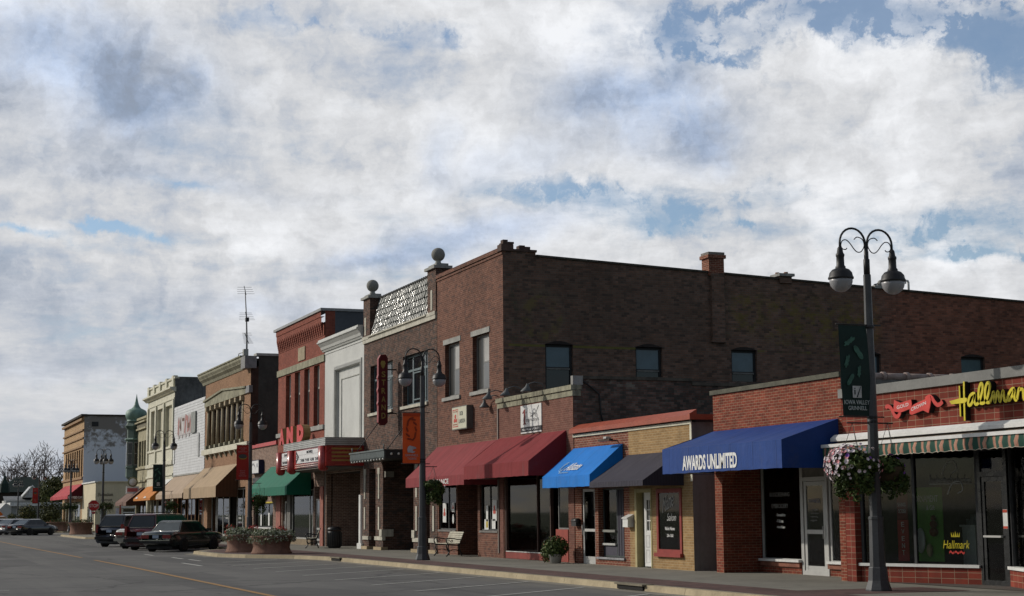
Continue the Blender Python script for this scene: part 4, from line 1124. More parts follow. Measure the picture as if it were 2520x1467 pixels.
# mailboxes
t = thing('mailbox', 'white slant-lidded mailbox on tan brick beside the white door', 'mailbox', (-42.0, -.02, 1.3))
MB().box(-42.20, -41.86, -.20, -.016, 1.24, 1.48, WHITEP).build('box', t)
MB().prism([(-.016, 1.60), (-.23, 1.50), (-.23, 1.475), (-.016, 1.485)], -42.22, -41.84, WHITEP, 'yz').build('lid', t)
t = thing('mailbox', 'black rounded mailbox on red brick left of the glass door', 'mailbox', (-45.85, 0, 1.3))
MB().box(-46.02, -45.66, -.16, -.002, 1.25, 1.40, BLACKM).build('box', t)
b = MB(); b.tube([(-46.03, -.082, 1.40), (-45.65, -.082, 1.40)], .085, BLACKM, 12); b.build('lid', t)
t = thing('wall_light', 'dark flat floodlight on the red brick above the sky blue awning', 'light', (-42.9, 0, 3.7))
MB().tube([(-42.9, 0, 3.72), (-42.9, -.35, 3.72)], .02, BLACKM, 6).build('arm', t); MB().box(-43.35, -42.55, -.42, -.30, 3.70, 3.76, plain('rusty_brown_metal', (.05, .022, .012), .7)).build('housing', t); MB().box(-42.9, -42.7, -.45, -.3, 3.765, 3.82, ALU).build('lamp', t)

# ================================================================== 4  pink brick shop with stone coping
bd = thing('brick_shop', 'pink brick shop with mossy stone coping and red framed dark glass front', 'building', (-49.4, 0, 0))
m = MB()
m.wall('x', -.02, -52.7, -46.09, 0, 5.24, [(-52.26, -46.55, -1, 3.2)], .25, B_fi)
m.wall('y', -46.09, .0, 22, 0, 5.80, [], .1, B_fiside)
m.quad((-46.092, .05, 3.9), (-46.092, .30, 3.9), (-46.092, .30, 5.5), (-46.092, .05, 5.5), plain('dark_corner_brick', (.05, .028, .024), .9, .25, 3))
m.quad((-52.7, 22, 0), (-46.09, 22, 0), (-46.09, 22, 5.5), (-52.7, 22, 5.5), B_fi)
part('wall', bd, m)
c_ = MB(); c_.box(-52.74, -46.06, -.05, .24, 5.24, 5.42, LIMEOLD); c_.box(-52.76, -46.04, -.10, .26, 5.43, 5.58, LIMEOLD)
c_.box(-46.2, -46.03, -.04, .3, 5.58, 5.86, plain('pale_corner_block', (.26, .255, .24), .8, .2))
c_ = c_.build('coping', bd)
c_ = MB(); 
for y0, y1, z in ((.3, 4.1, 5.87), (4.1, 22, 5.74)): c_.box(-46.35, -46.04, y0, y1, z - .10, z, plain('dirty_side_coping', (.085, .075, .062), .9, .3, 3))
c_.build('side_coping', bd)
MB().tube([(-46.06, .25, 5.75), (-46.04, .6, 5.5), (-46.04, .85, 5.3), (-46.04, .9, 4.7), (-46.04, 1.0, 4.2)], .025, BLACKM, 6).build('cable', bd)
roof(bd, -52.65, -46.1, .2, 22, 5.1)
MB().box(-52.72, -52.64, -.06, -.021, .3, 5.24, plain('grey_downpipe', (.20, .17, .15), .7)).build('downpipe', bd)
RDF = plain('red_shopfront_frame', (.20, .035, .026), .6, .15, 2)
w = MB(); w.box(-52.26, -47.62, .02, .25, .14, .36, RDF); w.box(-52.26, -52.10, .02, .2, .36, 3.2, plain('brown_shopfront_frame', (.06, .03, .022), .7)); w.box(-52.26, -46.55, .02, .2, 3.0, 3.2, MATS['brown_shopfront_frame'])
w.box(-52.1, -47.62, .0, .02, .36, .385, plain('pale_sill_line', (.5, .5, .48), .6))
w = w.build('shopfront_frame', bd)
wn = MB().box(-49.36, -49.31, .05, .14, .38, 3.0, MATS['brown_shopfront_frame']).build('window', bd)
MB().box(-52.1, -48.2, .10, .108, .38, 3.0, GLASS).build('pane', wn)
MB().box(-48.24, -48.18, .05, .16, .38, 3.0, MATS['brown_shopfront_frame']).build('mullion', wn)
wn = MB().frame('x', .0, -47.56, -46.66, 1.14, 3.0, .05, .06, .12, plain('dull_grey_frame', (.16, .16, .15), .6)).build('window', bd)
MB().box(-47.5, -46.7, .08, .088, 1.2, 2.95, GLASS).build('pane', wn)
MB().prism([(-47.60, .14), (-46.62, .14), (-46.62, 1.14), (-47.60, 1.14)], -.02, .06, plain('red_door_panel', (.26, .045, .03), .6, .15)).build('stall_panel', bd)
room(bd, -52.2, -46.6, .3, 7, .14, 3.2)
TANC = plain('tan_drape', (.20, .125, .07), .9, .2, 4)
for x_ in (-51.55, -49.55):
    b = MB(); vs = []
    for i in range(9):
        a = i / 8
        vs += [(x_ - .14 + .30 * a, .40 + .05 * math.sin(i * 2.2), 2.9), (x_ + .02 + .18 * a, .38 + .05 * math.sin(i * 2.2), .45)]
    b.add(vs, [(2 * i, 2 * i + 1, 2 * i + 3, 2 * i + 2) for i in range(8)], TANC, True)
    tag(b.build('curtain'), 'gathered tan curtain at the ' + ('left edge of the dark red framed glass' if x_ < -50 else 'middle mullion of the dark red framed glass'), 'curtain')
t = thing('window_ornament', 'tiny white ornament hanging in the middle of the dark red framed glass', 'ornament', (-50.6, .2, 1.9))
MB().tube([(-50.6, .2, 1.95), (-50.6, .2, 1.72)], .03, WHITEP, 6).build('ribbon', t); MB().ball((-50.62, .2, 1.68), .055, plain('teal_glass', (.08, .25, .22), .3), 8, 6).build('bead', t)
RED2 = cloth('burgundy_canvas', (.19, .021, .024), .75, .16); RED1 = cloth('faded_burgundy_canvas', (.205, .034, .038), .8, .34)
awning('awning', 'plain burgundy awning, newer and unlettered, under the white framed scissors sign', -52.68, -46.65, 4.21, 1.30, 3.25, 2.80, RED2)
t = awning('awning', 'faded streaky burgundy awning with white letters on its lower valance', -59.44, -52.74, 4.18, 1.28, 2.98, 2.63, RED1)
tx = MB(); put_text(tx, 'INSURANCE', (-56.6, -1.29, 2.70), EX, EZ, 2.25, .17, WH, .005, .01); tx.build('lettering', t)
# scissors sign
t = thing('sign', 'white square sign with tall red numeral and scissors over a black strip', 'sign', (-49.55, 0, 4.7))
MB().box(-50.48, -48.64, -.05, -.002, 4.47, 5.19, WHITEP).build('board', t)
k = MB(); k.box(-50.48, -48.64, -.05, -.002, 4.31, 4.465, plain('black_sign_strip', (.012, .010, .014), .5)); k.box(-50.48, -48.64, -.05, -.002, 4.265, 4.308, WHITEP)
k.build('lower_strip', t)
tx = MB(); DRED = plain('dark_red_lettering', (.16, .012, .010), .6); GRL = plain('grey_lettering', (.14, .14, .14), .6)
tx.prism([(-50.25, 4.56), (-49.98, 4.56), (-49.98, 4.59), (-50.05, 4.60), (-50.05, 5.06), (-50.12, 5.07), (-50.30, 4.95), (-50.30, 4.92), (-50.19, 4.95), (-50.19, 4.60), (-50.25, 4.59)], -.056, -.052, DRED)
put_text(tx, 'st', (-50.02, -.053, 4.93), EX, EZ, .08, .06, DRED, .003)
put_text(tx, 'mpressions', (-49.98, -.053, 4.60), EX, EZ, 1.15, .16, GRL, .003)
tx.ribbon([(-49.65, 4.93), (-49.3, 4.86), (-49.1, 4.92), (-48.85, 5.12)], [.02, .03, .03, .05], -.054, -.052, GRL)
tx.ribbon([(-49.6, 4.80), (-49.35, 4.86), (-49.1, 4.86)], .022, -.0555, -.0541, GRL); tx.ribbon([(-49.45, 4.77), (-49.25, 4.92)], .05, -.057, -.0556, GRL)
for cx in (-49.08,):
    tx.ribbon([(cx + .07 * math.cos(a), 4.82 + .05 * math.sin(a)) for a in [i * .6 for i in range(11)]], .016, -.0585, -.0571, GRL)
put_text(tx, 'Walk-Ins Welcome', (-50.35, -.053, 4.36), EX, EZ, .78, .062, WH, .003, .01); put_text(tx, '641-236-1010', (-49.45, -.053, 4.36), EX, EZ, .62, .07, WH, .003, .01)
tx.build('lettering', t)
# goose-neck lights on the coping
GRY2 = plain('weathered_zinc', (.09, .095, .095), .5, .2, 3)
def gooseneck(x, lab):
    t = thing('sign_light', lab, 'light', (x, 0, 5.6), 0, 'gooseneck lights on the stone coping')
    MB().tube([(x, .1, 5.60), (x, .02, 5.80), (x, -.25, 5.86), (x, -.48, 5.78)], .018, GRY2, 6).build('arm', t)
    b = MB(); b.lathe([(.05, 0), (.06, -.08), (.17, -.22), (.18, -.26)], (0, 0, 0), GRY2, 12)
    b.v = [(v[0] + x, v[1] - .48 + v[2] * .3, v[2] + 5.80) for v in b.v]; b.build('shade', t)
    return t
gooseneck(-52.35, 'leftmost gooseneck light, beside the tall brown brick building')
gooseneck(-50.6, 'middle gooseneck light on the mossy coping')
gooseneck(-48.7, 'rightmost gooseneck light on the mossy coping')

# ================================================================== 5  tall brown brick building
bd = thing('brick_building', 'tall two storey brown brick building with long weathered side wall and chimney', 'building', (-55.8, 0, 0))
m = MB()
UP = [(-58.52, -56.84, 6.02, 8.03), (-55.37, -53.62, 6.02, 8.03)]
LOW = [(-59.32, -57.28, 1.05, 3.4), (-57.12, -54.92, -1, 3.4), (-54.68, -52.86, 1.05, 3.4)]
m.wall('x', 0, -59.45, -52.2, 0, 10.72, UP + LOW, .28, B_sf)
SW_ = [(1.56, 2.62, 5.2, 7.50), (5.04, 6.10, 5.2, 7.50), (8.90, 9.96, 5.2, 7.50), (14.30, 15.30, 5.2, 7.50), (18.95, 20.05, 5.2, 7.50)]
top = lambda y: 10.57 - (y - 1.24) * (10.57 - 9.74) / (22.07 - 1.24)
m.wall('y', -52.2, 0.0, 1.24, 0, 10.72, [], .22, B_sfside)
ys = [1.24, 1.56, 2.62, 5.04, 6.10, 8.90, 9.96, 14.30, 15.30, 18.95, 20.05, 34.0]
m.wall('y', -52.2, 1.24, 34, 0, 7.6, SW_, .22, B_sfside)
m.quad((-52.2, 1.24, 7.6), (-52.2, 34, 7.6), (-52.2, 34, top(34)), (-52.2, 1.24, top(1.24)), B_sfside)
m.prism([(8.10, 7.82), (8.62, 7.82), (8.62, 10.3), (8.10, 10.3)], -52.2, -52.08, B_sfside, 'yz')
m.box(-52.2, -52.06, 8.06, 8.66, 7.74, 7.82, B_sfside)
for (a, b, c, d) in SW_:   # brick arch over each opening
    pts = [(a - .02, d - .002)] + [(a + (b - a) * i / 8, d + .12 * math.sin(math.pi * i / 8)) for i in range(9)] + [(b + .02, d - .002)]
    m.prism(pts, -52.2, -52.185, plain('dark_arch_brick', (.030, .024, .022), .9, .3, 5), 'yz')
    m.box(-52.42, -52.22, a, b, d, d + .01, B_sfside)
m.quad((-59.45, 0, 9), (-59.45, 34, 9), (-59.45, 34, 10.6), (-59.45, 0, 10.6), B_sf)
m.quad((-59.45, 34, 0), (-52.2, 34, 0), (-52.2, 34, 9.3), (-59.45, 34, 9.3), B_sf)
part('wall', bd, m)
c_ = MB(); c_.box(-59.45, -52.5, -.06, .32, 10.72, 10.86, B_sf); c_.box(-59.45, -52.2, -.035, 0, 10.60, 10.68, B_sf)
c_.build('parapet_band', bd)
OB = plain('loose_old_brick', (.085, .055, .045), .9, .3, 4)
rb_ = MB(); rb_.box(-52.52, -52.12, -.08, .38, 10.72, 10.95, OB); rb_.box(-52.55, -52.16, .0, .26, 10.95, 11.02, OB)
rb_.box(-52.45, -52.2, .02, .2, 11.02, 11.12, OB); rb_.box(-52.40, -52.18, .22, .42, 10.98, 11.05, OB)
for i, (a, b, h) in enumerate(((.38, .62, .06), (.62, .82, .20), (.82, 1.02, .16), (1.02, 1.27, .06))):
    rb_.box(-52.5 + .02 * i, -52.15, a, b, 10.72, 10.74 + h, OB)
rb_.build('broken_parapet', bd)
MB().add([(-52.55, 1.25, top(1.25)), (-52.14, 1.25, top(1.25)), (-52.14, 34, top(34)), (-52.55, 34, top(34)), (-52.55, 1.25, top(1.25) + .07), (-52.14, 1.25, top(1.25) + .07), (-52.14, 34, top(34) + .07), (-52.55, 34, top(34) + .07)],
         [(0, 1, 2, 3), (4, 5, 6, 7), (0, 1, 5, 4), (1, 2, 6, 5), (2, 3, 7, 6)], plain('tar_coping', (.055, .052, .042), .9, .3, 3)).build('side_coping', bd)
MB().add([(-59.4, .2, 10.3), (-52.3, .2, 10.3), (-52.3, 34, 9.0), (-59.4, 34, 9.0)], [(0, 1, 2, 3)], ROOFM).build('roof', bd)
ch = MB(); ch.box(-52.66, -52.10, 8.02, 8.64, 10.2, 10.90, B_tred); ch.box(-52.72, -52.04, 7.96, 8.70, 10.84, 10.97, B_tred); ch.box(-52.68, -52.08, 8.0, 8.66, 10.97, 11.07, plain('chimney_cap', (.20, .18, .16), .9, .3, 6))
ch.build('chimney', bd)
v = MB(); v.box(-52.6, -52.1, 10.98, 11.48, 10.05, 10.30, B_sfside); v.box(-52.7, -52.0, 10.9, 11.55, 10.30, 10.40, GREYST); 
v.tube([(-52.5, 11.1, 10.40), (-52.5, 11.1, 10.49)], .08, plain('clay_pot', (.20, .10, .06), .8), 8); v.tube([(-52.3, 11.35, 10.40), (-52.3, 11.35, 10.49)], .08, MATS['clay_pot'], 8)
v.build('capped_chimney', bd)
MB().tube([(-52.3, 16.75, 9.8), (-52.3, 16.75, 10.33), (-52.3, 16.72, 10.39), (-52.3, 16.66, 10.40), (-52.3, 16.61, 10.37), (-52.3, 16.60, 10.28)], .045, WHITEP, 8).build('vent_pipe', bd)
MB().box(-52.7, -52.3, 16.5, 18.15, 9.8, 10.0, plain('grey_roof_box', (.26, .25, .22), .7, .1)).build('roof_box', bd)
u_ = MB(); u_.tube([(-52.3, 15.2, 10.0), (-52.3, 15.2, 10.18), (-52.3, 15.45, 10.24)], .03, DARKM, 6); u_.box(-52.5, -52.1, 15.1, 15.75, 10.02, 10.14, GREYST); u_.ball((-52.3, 15.5, 10.24), .14, GREYST, 8, 6)
u_.build('roof_fitting', bd)
for (a, b, c, d), (la, lb) in zip(UP, ((-58.67, -56.66), (-55.50, -53.53))):
    w = win(bd, 'x', 0, a, b, c, d, .16, WOODW, plain('dull_window_pane', (.035, .036, .035), .3, .2, 1.2, .5), .07, ((a + b) / 2 - .12,), (), None)
    s2 = MB(); mx_ = (a + b) / 2 - .12
    s2.box(mx_ + .04, b - .07, .165, .185, (c + d) / 2, d - .07, BLIND)
    s2.box(mx_ + .04, b - .05, .15, .20, c + .07, (c + d) / 2 + .02, BLINDG); s2.box(mx_ + .04, b - .05, .14, .21, (c + d) / 2 - .02, (c + d) / 2 + .03, WOODW)
    s2.build('sash', w)
    MB().box(la, lb, -.03, .1, 8.03, 8.22, GREYST).build('lintel', bd)
    MB().box(la - .06, lb - .04, -.07, .15, 5.88, 6.01, GREYST).build('sill', bd)
for i, (a, b, c, d) in enumerate(SW_):
    w = win(bd, 'y', -52.2, a, b, c, d, .12, plain('dark_sash', (.022, .024, .026), .6), SKYGL if i < 4 else plain('boarded_teal_glass', (.07, .12, .13), .45, .15, 2), .09, (), (6.67,) if i < 4 else (), DARKGL if i < 4 else None)
    if i < 4: MB().box(-52.335, -52.30, a + .09, b - .09, 6.62, 6.68, plain('grey_meeting_rail', (.15, .15, .14), .7)).build('meeting_rail', w)
for (a, b) in ((-59.32, -57.28), (-54.68, -52.86)):
    w = win(bd, 'x', 0, a, b, 1.05, 3.4, .06, plain('dark_grey_frame', (.055, .055, .055), .6), GLASS, .05, ((a + b) / 2,))
    room(bd, a, b, .3, 4, .9, 3.4)
    MB().box(a - .02, b + .02, -.04, .06, .98, 1.05, plain('stone_sill_dark', (.16, .15, .14), .8)).build('sill', bd)
m = MB(); m.quad((-57.12, .28, .13), (-57.12, 1.9, .13), (-57.12, 1.9, 3.4), (-57.12, .28, 3.4), B_sf); m.quad((-54.92, .28, .13), (-54.92, 1.9, .13), (-54.92, 1.9, 3.4), (-54.92, .28, 3.4), B_sf)
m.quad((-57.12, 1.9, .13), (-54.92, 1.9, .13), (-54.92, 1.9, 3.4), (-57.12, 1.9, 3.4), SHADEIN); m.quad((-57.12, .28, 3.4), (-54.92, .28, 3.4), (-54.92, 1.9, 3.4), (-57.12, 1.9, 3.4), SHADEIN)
m.build('entrance_recess', bd)
door(bd, 'x', 1.8, -56.5, -55.5, .15, 2.4, 0, DARKM, DARKGL, .1)
# sheets of paper in the two office windows
OFFR = plain('poster_red_shape', (.42, .05, .03), .6)
def paper(x, z, w, h, lab, red=False, yel=False, oval=False):
    b = MB()
    if oval: b.prism([(x + w / 2 * math.cos(a), z + h / 2 * math.sin(a)) for a in [i * math.pi / 6 for i in range(12)]], .04, .046, WHITEP)
    else: b.box(x - w / 2, x + w / 2, .04, .046, z - h / 2, z + h / 2, WHITEP)
    if red:
        for q in range(3):
            a = math.pi / 2 + q * 2 * math.pi / 3
            b.prism([(x + w * .17 * math.cos(a) + w * .17 * math.cos(k * .7), z + h * .13 * math.sin(a) + h * .12 * math.sin(k * .7)) for k in range(9)], .036 - q * .0008, .0385, OFFR)
    if yel: b.box(x - w * .1, x + w * .4, .0375, .039, z - h * .3, z + h * .3, plain('poster_yellow', (.45, .35, .05), .6))
    return tag(b.build('poster'), lab, 'poster')
paper(-58.75, 1.68, .40, .72, 'white poster with red three lobed emblem in the left office window', red=True)
paper(-57.75, 1.88, .28, .34, 'small white notice, upper right in the left office window', red=True)
paper(-57.75, 1.45, .18, .36, 'white oval sticker in the left office window', oval=True)
paper(-54.05, 1.65, .20, .55, 'narrow white notice in the middle of the right office window')
paper(-54.12, 1.26, .42, .36, 'white and yellow leaflet low in the right office window', yel=True)
paper(-53.3, 1.75, .42, .72, 'greyed poster with red emblem in the right office window', red=True)
paper(-53.4, 1.28, .36, .34, 'white leaflet in the lower right corner of the right office window')
# lit box sign
t = thing('sign', 'cream box sign with red three lobed emblem on the brown brick wall', 'sign', (-56.4, 0, 5.1))
IV = plain('ivory_sign_face', (.50, .49, .38), .5, .06)
MB().box(-57.0, -55.35, -.24, -.002, 4.70, 5.55, plain('bronze_sign_case', (.10, .10, .09), .5)).build('case', t)
MB().box(-56.97, -55.38, -.25, -.241, 4.73, 5.52, IV).build('face', t)
tx = MB()
tx.frame('x', -.2515, -56.90, -56.30, 4.80, 5.45, .035, 0, .0012, OFFR)
for q, (ox, oz) in enumerate(((0, .09), (-.09, -.06), (.09, -.06))): tx.prism([(-56.60 + ox + .10 * math.cos(k * .7), 5.10 + oz + .08 * math.sin(k * .7)) for k in range(9)], -.2535 - q * .0005, -.2522, OFFR)
put_text(tx, 'STATE FARM', (-56.83, -.253, 5.34), EX, EZ, .46, .05, OFFR, .002); put_text(tx, 'INSURANCE', (-56.83, -.253, 4.87), EX, EZ, .46, .05, OFFR, .002)
DKG = plain('dark_grey_lettering', (.07, .08, .07), .6)
put_text(tx, 'ROB', (-56.10, -.253, 5.20), EX, EZ, .34, .16, DKG, .002, .02); put_text(tx, 'LARSON', (-56.20, -.253, 4.92), EX, EZ, .68, .16, DKG, .002, .02)
tx.build('lettering', t)
t = thing('wall_light', 'small gooseneck lamp on the brown brick wall above the burgundy awnings', 'light', (-53.3, 0, 5.6))
MB().tube([(-52.75, 0, 5.68), (-52.75, -.15, 5.72), (-53.5, -.2, 5.66), (-53.6, -.2, 5.60)], .018, GRY2, 6).build('arm', t)
MB().lathe([(.05, 5.60), (.06, 5.52), (.17, 5.38), (.18, 5.34)], (-53.6, -.2, 0), GRY2, 12).build('shade', t)

# ================================================================== 6  theatre with tiled mansard
bd = thing('theatre_building', 'dark brick theatre with shiny tiled mansard between ball topped piers', 'building', (-64.7, 0, 0))
m = MB()
UPS = [(-68.82, -65.42, 6.02, 8.10), (-63.95, -60.62, 6.02, 8.08)]
m.wall('x', 0, -69.85, -59.5, 4.1, 9.2, UPS, .3, B_strand)
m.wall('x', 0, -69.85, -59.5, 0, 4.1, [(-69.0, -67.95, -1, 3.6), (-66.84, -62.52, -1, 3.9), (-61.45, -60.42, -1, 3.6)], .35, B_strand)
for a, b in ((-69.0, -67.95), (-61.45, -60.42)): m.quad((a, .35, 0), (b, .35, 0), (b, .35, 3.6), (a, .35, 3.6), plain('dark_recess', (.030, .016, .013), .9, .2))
for a, b in ((-69.85, -67.68), (-60.55, -59.5)):
    a2 = a if b < -65 else a; 
    m.box(a2, min(b, a2 + 1.05) if b < -65 else b, -.04, .5, 9.45, 11.16, B_strand)
shell(m, -69.85, -59.46, 9.4, 25, B_strand)
m.box(-60.55, -59.5, .5, 2.2, 9.4, 11.0, B_strand); m.box(-69.85, -68.8, .5, 2.2, 9.4, 11.0, B_strand)
part('wall', bd, m)
bl = MB(); bl.box(-69.88, -59.5, -.07, .1, 9.18, 9.34, LIME); bl.box(-69.9, -68.86, -.09, .1, 9.34, 9.48, LIME); bl.box(-60.6, -59.5, -.09, .1, 9.34, 9.48, LIME); bl.box(-68.86, -60.6, -.05, .1, 9.34, 9.40, LIME)
for i in range(54): bl.box(-68.8 + i * .152, -68.73 + i * .152, -.08, -.05, 9.345, 9.395, LIME)
bl.box(-68.86, -60.6, -.13, .1, 9.40, 9.46, LIME)
bl.build('stone_belt', bd)
def tile_mat():
    m, n, b = newmat('glazed_mansard_tile'); pos = wpos(n); x, y, z = n.sep(pos)
    wn = n.new('ShaderNodeTexWhiteNoise', noise_dimensions='2D'); n.put(wn.inputs['Vector'], n.comb(n.m('FLOOR', n.m('DIVIDE', x, .26)), n.m('FLOOR', n.m('DIVIDE', z, .30)), 0))
    n.put(b.inputs['Base Color'], n.mix(wn.outputs['Value'], (.11, .12, .105), (.15, .16, .14)))
    n.put(b.inputs['Roughness'], n.m('ADD', .42, n.m('MULTIPLY', wn.outputs['Value'], .16)))
    b.inputs['Specular IOR Level'].default_value = .5; b.inputs['Coat Weight'].default_value = .25; b.inputs['Coat Roughness'].default_value = .1
    return m
M_tile = tile_mat(); JNT = plain('tile_joint', (.03, .03, .026), .9)
ms = MB(); rng = random.Random(3)
NR, NC = 6, 32; X0, X1 = -68.78, -60.58; yb, yt, zb_, zt = .02, .40, 9.46, 11.12
for r in range(NR):
    v0, v1 = r / NR, (r + 1) / NR
    y0, z0_, y1, z1_ = yb + (yt - yb) * v0, zb_ + (zt - zb_) * v0, yb + (yt - yb) * v1, zb_ + (zt - zb_) * v1
    lift = .035
    for c in range(NC):
        xa, xb = X0 + (X1 - X0) * c / NC + .008, X0 + (X1 - X0) * (c + 1) / NC - .008
        j = rng.uniform(-.012, .012); j2 = rng.uniform(-.015, .015); sl_ = .035
        # S-profile tile: shallow pan rising into a round roll
        prof_ = [(0, .0), (.25, -.012), (.5, -.004), (.62, .012), (.70, .034), (.80, .050), (.90, .034), (.97, .008), (1.0, .0)]
        v_ = []
        for u_t, hh in prof_:
            xx = xa + (xb - xa) * u_t
            v_ += [(xx, y0 - lift - hh + j + j2 * u_t, z0_ - hh * .5), (xx, y1 - hh * .9 + j2 * (1 - u_t), z1_ - hh * .3)]
        ms.add(v_, [(2 * q, 2 * q + 2, 2 * q + 3, 2 * q + 1) for q in range(len(prof_) - 1)], M_tile, True)
    ms.quad((X0, y0 - lift, z0_), (X1, y0 - lift, z0_), (X1, y0 + .01, z0_ - .03), (X0, y0 + .01, z0_ - .03), JNT)
ms.quad((X0, yb + .02, zb_), (X1, yb + .02, zb_), (X1, yt + .02, zt), (X0, yt + .02, zt), JNT)
for c in range(34): ms.tube([(X0 + .25 * c, yt, zt + .01), (X0 + .25 * c + .22, yt, zt + .03)], [.06, .075], plain('dark_ridge_tile', (.03, .03, .028), .5), 6)
ms.build('mansard_roof', bd)
for a, b in ((-69.98, -68.72), (-60.68, -59.40)):
    cp_ = MB()
    cp_.box(a, b, -.14, .62, 11.16, 11.27, GREYST); cp_.box(a + .14, b - .14, -.0, .5, 11.27, 11.37, GREYST)
    cp_.build('pier_cap', bd)
for cx in (-69.35, -60.04):
    b = MB(); b.lathe([(.20, 11.37), (.14, 11.42), (.10, 11.50), (.13, 11.54)], (cx, .24, 0), GREYST, 14); b.ball((cx, .24, 11.78), .275, plain('dark_finial_stone', (.19, .19, .175), .9, .15, 2), 18, 12); b.build('ball_finial', bd)
MB().box(-69.62, -69.40, -.06, -.04, 9.55, 10.35, LIME).build('stone_strip', bd); MB().box(-60.12, -59.90, -.06, -.04, 9.55, 10.35, LIME).build('stone_strip', bd)
roof(bd, -69.8, -59.6, .95, 25, 9.6)
for a, b, c, d in UPS:
    w = win(bd, 'x', 0, a, b, c, d, .18, FRAMEBL, DARKGL, .09, (a + .85, b - .85), (d - .62,))
    MB().frame('x', 0, a + .95, b - .95, c + .2, d - .72, .05, .16, .19, FRAMEBL).build('sash', w)
    MB().box(a - .2, b + .02, -.08, .14, 5.90, 6.02, LIME).build('sill', bd)
for px_ in (-69.62, -67.42, -62.10, -59.93):
    for z0_, z1_ in ((2.30, 3.35), (.98, 1.95)): MB().box(px_ - .09, px_ + .09, -.03, -.002, z0_, z1_, LIME).build('stone_strip', bd)
    MB().box(px_ - .16, px_ + .16, -.035, -.002, 3.35, 3.62, LIME).build('stone_strip', bd)
MB().box(-69.88, -68.98, -.05, .1, .54, .70, LIME).build('stone_band', bd); MB().box(-67.97, -66.80, -.05, .1, .54, .70, LIME).build('stone_band', bd)
MB().box(-62.56, -61.42, -.05, .1, .54, .70, LIME).build('stone_band', bd); MB().box(-60.44, -59.46, -.05, .1, .54, .70, LIME).build('stone_band', bd)
for a, b in ((-67.15, -66.78), (-62.56, -62.2)): MB().box(a, b, -.08, .45, .70, 1.0, LIME).build('stone_block', bd)
for a, b in ((-69.92, -68.98), (-67.97, -66.78), (-62.58, -61.42), (-60.44, -59.46)): MB().box(a, b, -.10, .2, .13, .26, plain('tan_base_stone', (.34, .27, .17), .9, .15, 2)).build('base', bd)
MB().box(-66.95, -66.60, .05, .42, 3.2, 3.45, plain('dim_cap_stone', (.20, .19, .16), .9)).build('pier_capital', bd)
m = MB()
for x_ in (-66.84, -62.52): m.quad((x_, .35, .13), (x_, 2.4, .13), (x_, 2.4, 3.9), (x_, .35, 3.9), B_strand)
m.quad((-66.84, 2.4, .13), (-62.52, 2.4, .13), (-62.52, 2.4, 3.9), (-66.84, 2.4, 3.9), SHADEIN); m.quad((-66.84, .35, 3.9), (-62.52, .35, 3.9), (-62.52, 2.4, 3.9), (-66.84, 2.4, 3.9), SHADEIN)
m.build('entrance_recess', bd)
GRD = plain('dark_green_door', (.025, .062, .045), .55, .15)
for a, b in ((-66.6, -65.7), (-65.6, -64.7)): door(bd, 'x', 1.9, a, b, .15, 2.5, 0, GRD, DARKGL, .12)
f = MB().frame('x', 1.6, -66.75, -64.55, .13, 2.75, .10, .25, .3, plain('pale_green_frame', (.09, .12, .10), .6)).build('door_frame', bd)
# iron canopy
t = thing('entrance_canopy', 'dark green iron canopy with scalloped edge hung on rods above the theatre entrance', 'canopy', (-64.5, 0, 3.8))
IRON = plain('grey_green_iron', (.095, .115, .115), .5, .15); IRD = plain('shaded_canopy_iron', (.020, .024, .024), .5, .15)  # second iron is a darker copy, with shade put into its colour
b = MB(); b.box(-67.1, -62.0, -1.32, -.02, 3.86, 3.98, IRD); b.build('deck', t)
b = MB(); b.box(-67.12, -61.98, -1.36, -1.32, 3.84, 4.18, IRD); b.box(-67.14, -61.96, -1.42, -1.36, 4.16, 4.22, IRON)
for i in range(34):
    x_ = -67.08 + i * .15
    b.prism([(x_, 4.16), (x_ + .11, 4.16), (x_ + .11, 3.93), (x_ + .055, 3.83), (x_, 3.93)], -1.385, -1.362, IRON)
b.box(-62.0, -61.96, -1.36, -.02, 3.84, 4.20, IRD); b.box(-67.14, -67.1, -1.36, -.02, 3.84, 4.20, IRON)
b.build('fringe', t)
for i in range(12): MB().lathe([(.035, 3.78), (.05, 3.81), (.035, 3.85)], (-66.8 + .42 * i, -1.37, 0), plain('white_bulb', (.6, .6, .55), .4), 8).build('bulb', t)
for i in range(4): MB().ball((-61.94, -1.1 + .3 * i, 4.02), .05, MATS['white_bulb'], 8, 6).build('bulb', t)
for x_ in (-66.9, -62.2):
    MB().tube([(x_, -1.2, 4.2), (x_ - .0, -.02, 5.75)], .018, BLACKM, 6).build('rod', t)
    MB().tube([(x_, -1.34, 4.2), (x_, -1.34, 4.42)], .025, IRON, 6).build('finial', t)
# projecting name sign
t = thing('blade_sign', 'tall maroon blade sign with yellow vertical letters and a shield', 'sign', (-64.9, -.6, 6.8))
MRN = plain('maroon_sign', (.105, .010, .012), .45, .12); SUNLIT = plain('sunlit_sign_edge', (.26, .050, .055), .5, .12)  # edge is the maroon lightened, sunlight put into the colour
prof = [(-.40, 5.42), (-.52, 5.30), (-.68, 5.30), (-.80, 5.42), (-.80, 6.1), (-.83, 6.2), (-.80, 6.3), (-.80, 6.62), (-.83, 6.75), (-.80, 6.88), (-.80, 7.15), (-.83, 7.27), (-.80, 7.4), (-.80, 8.06), (-.70, 8.24), (-.48, 8.24), (-.40, 8.1)]
MB().prism(prof, -65.02, -64.80, MRN, 'yz').build('face', t)
eb = MB()
for i in range(3, len(prof) - 3):
    a, b_ = prof[i], prof[i + 1]
    eb.quad((-65.02, a[0] - .004, a[1]), (-64.80, a[0] - .004, a[1]), (-64.80, b_[0] - .004, b_[1]), (-65.02, b_[0] - .004, b_[1]), SUNLIT)
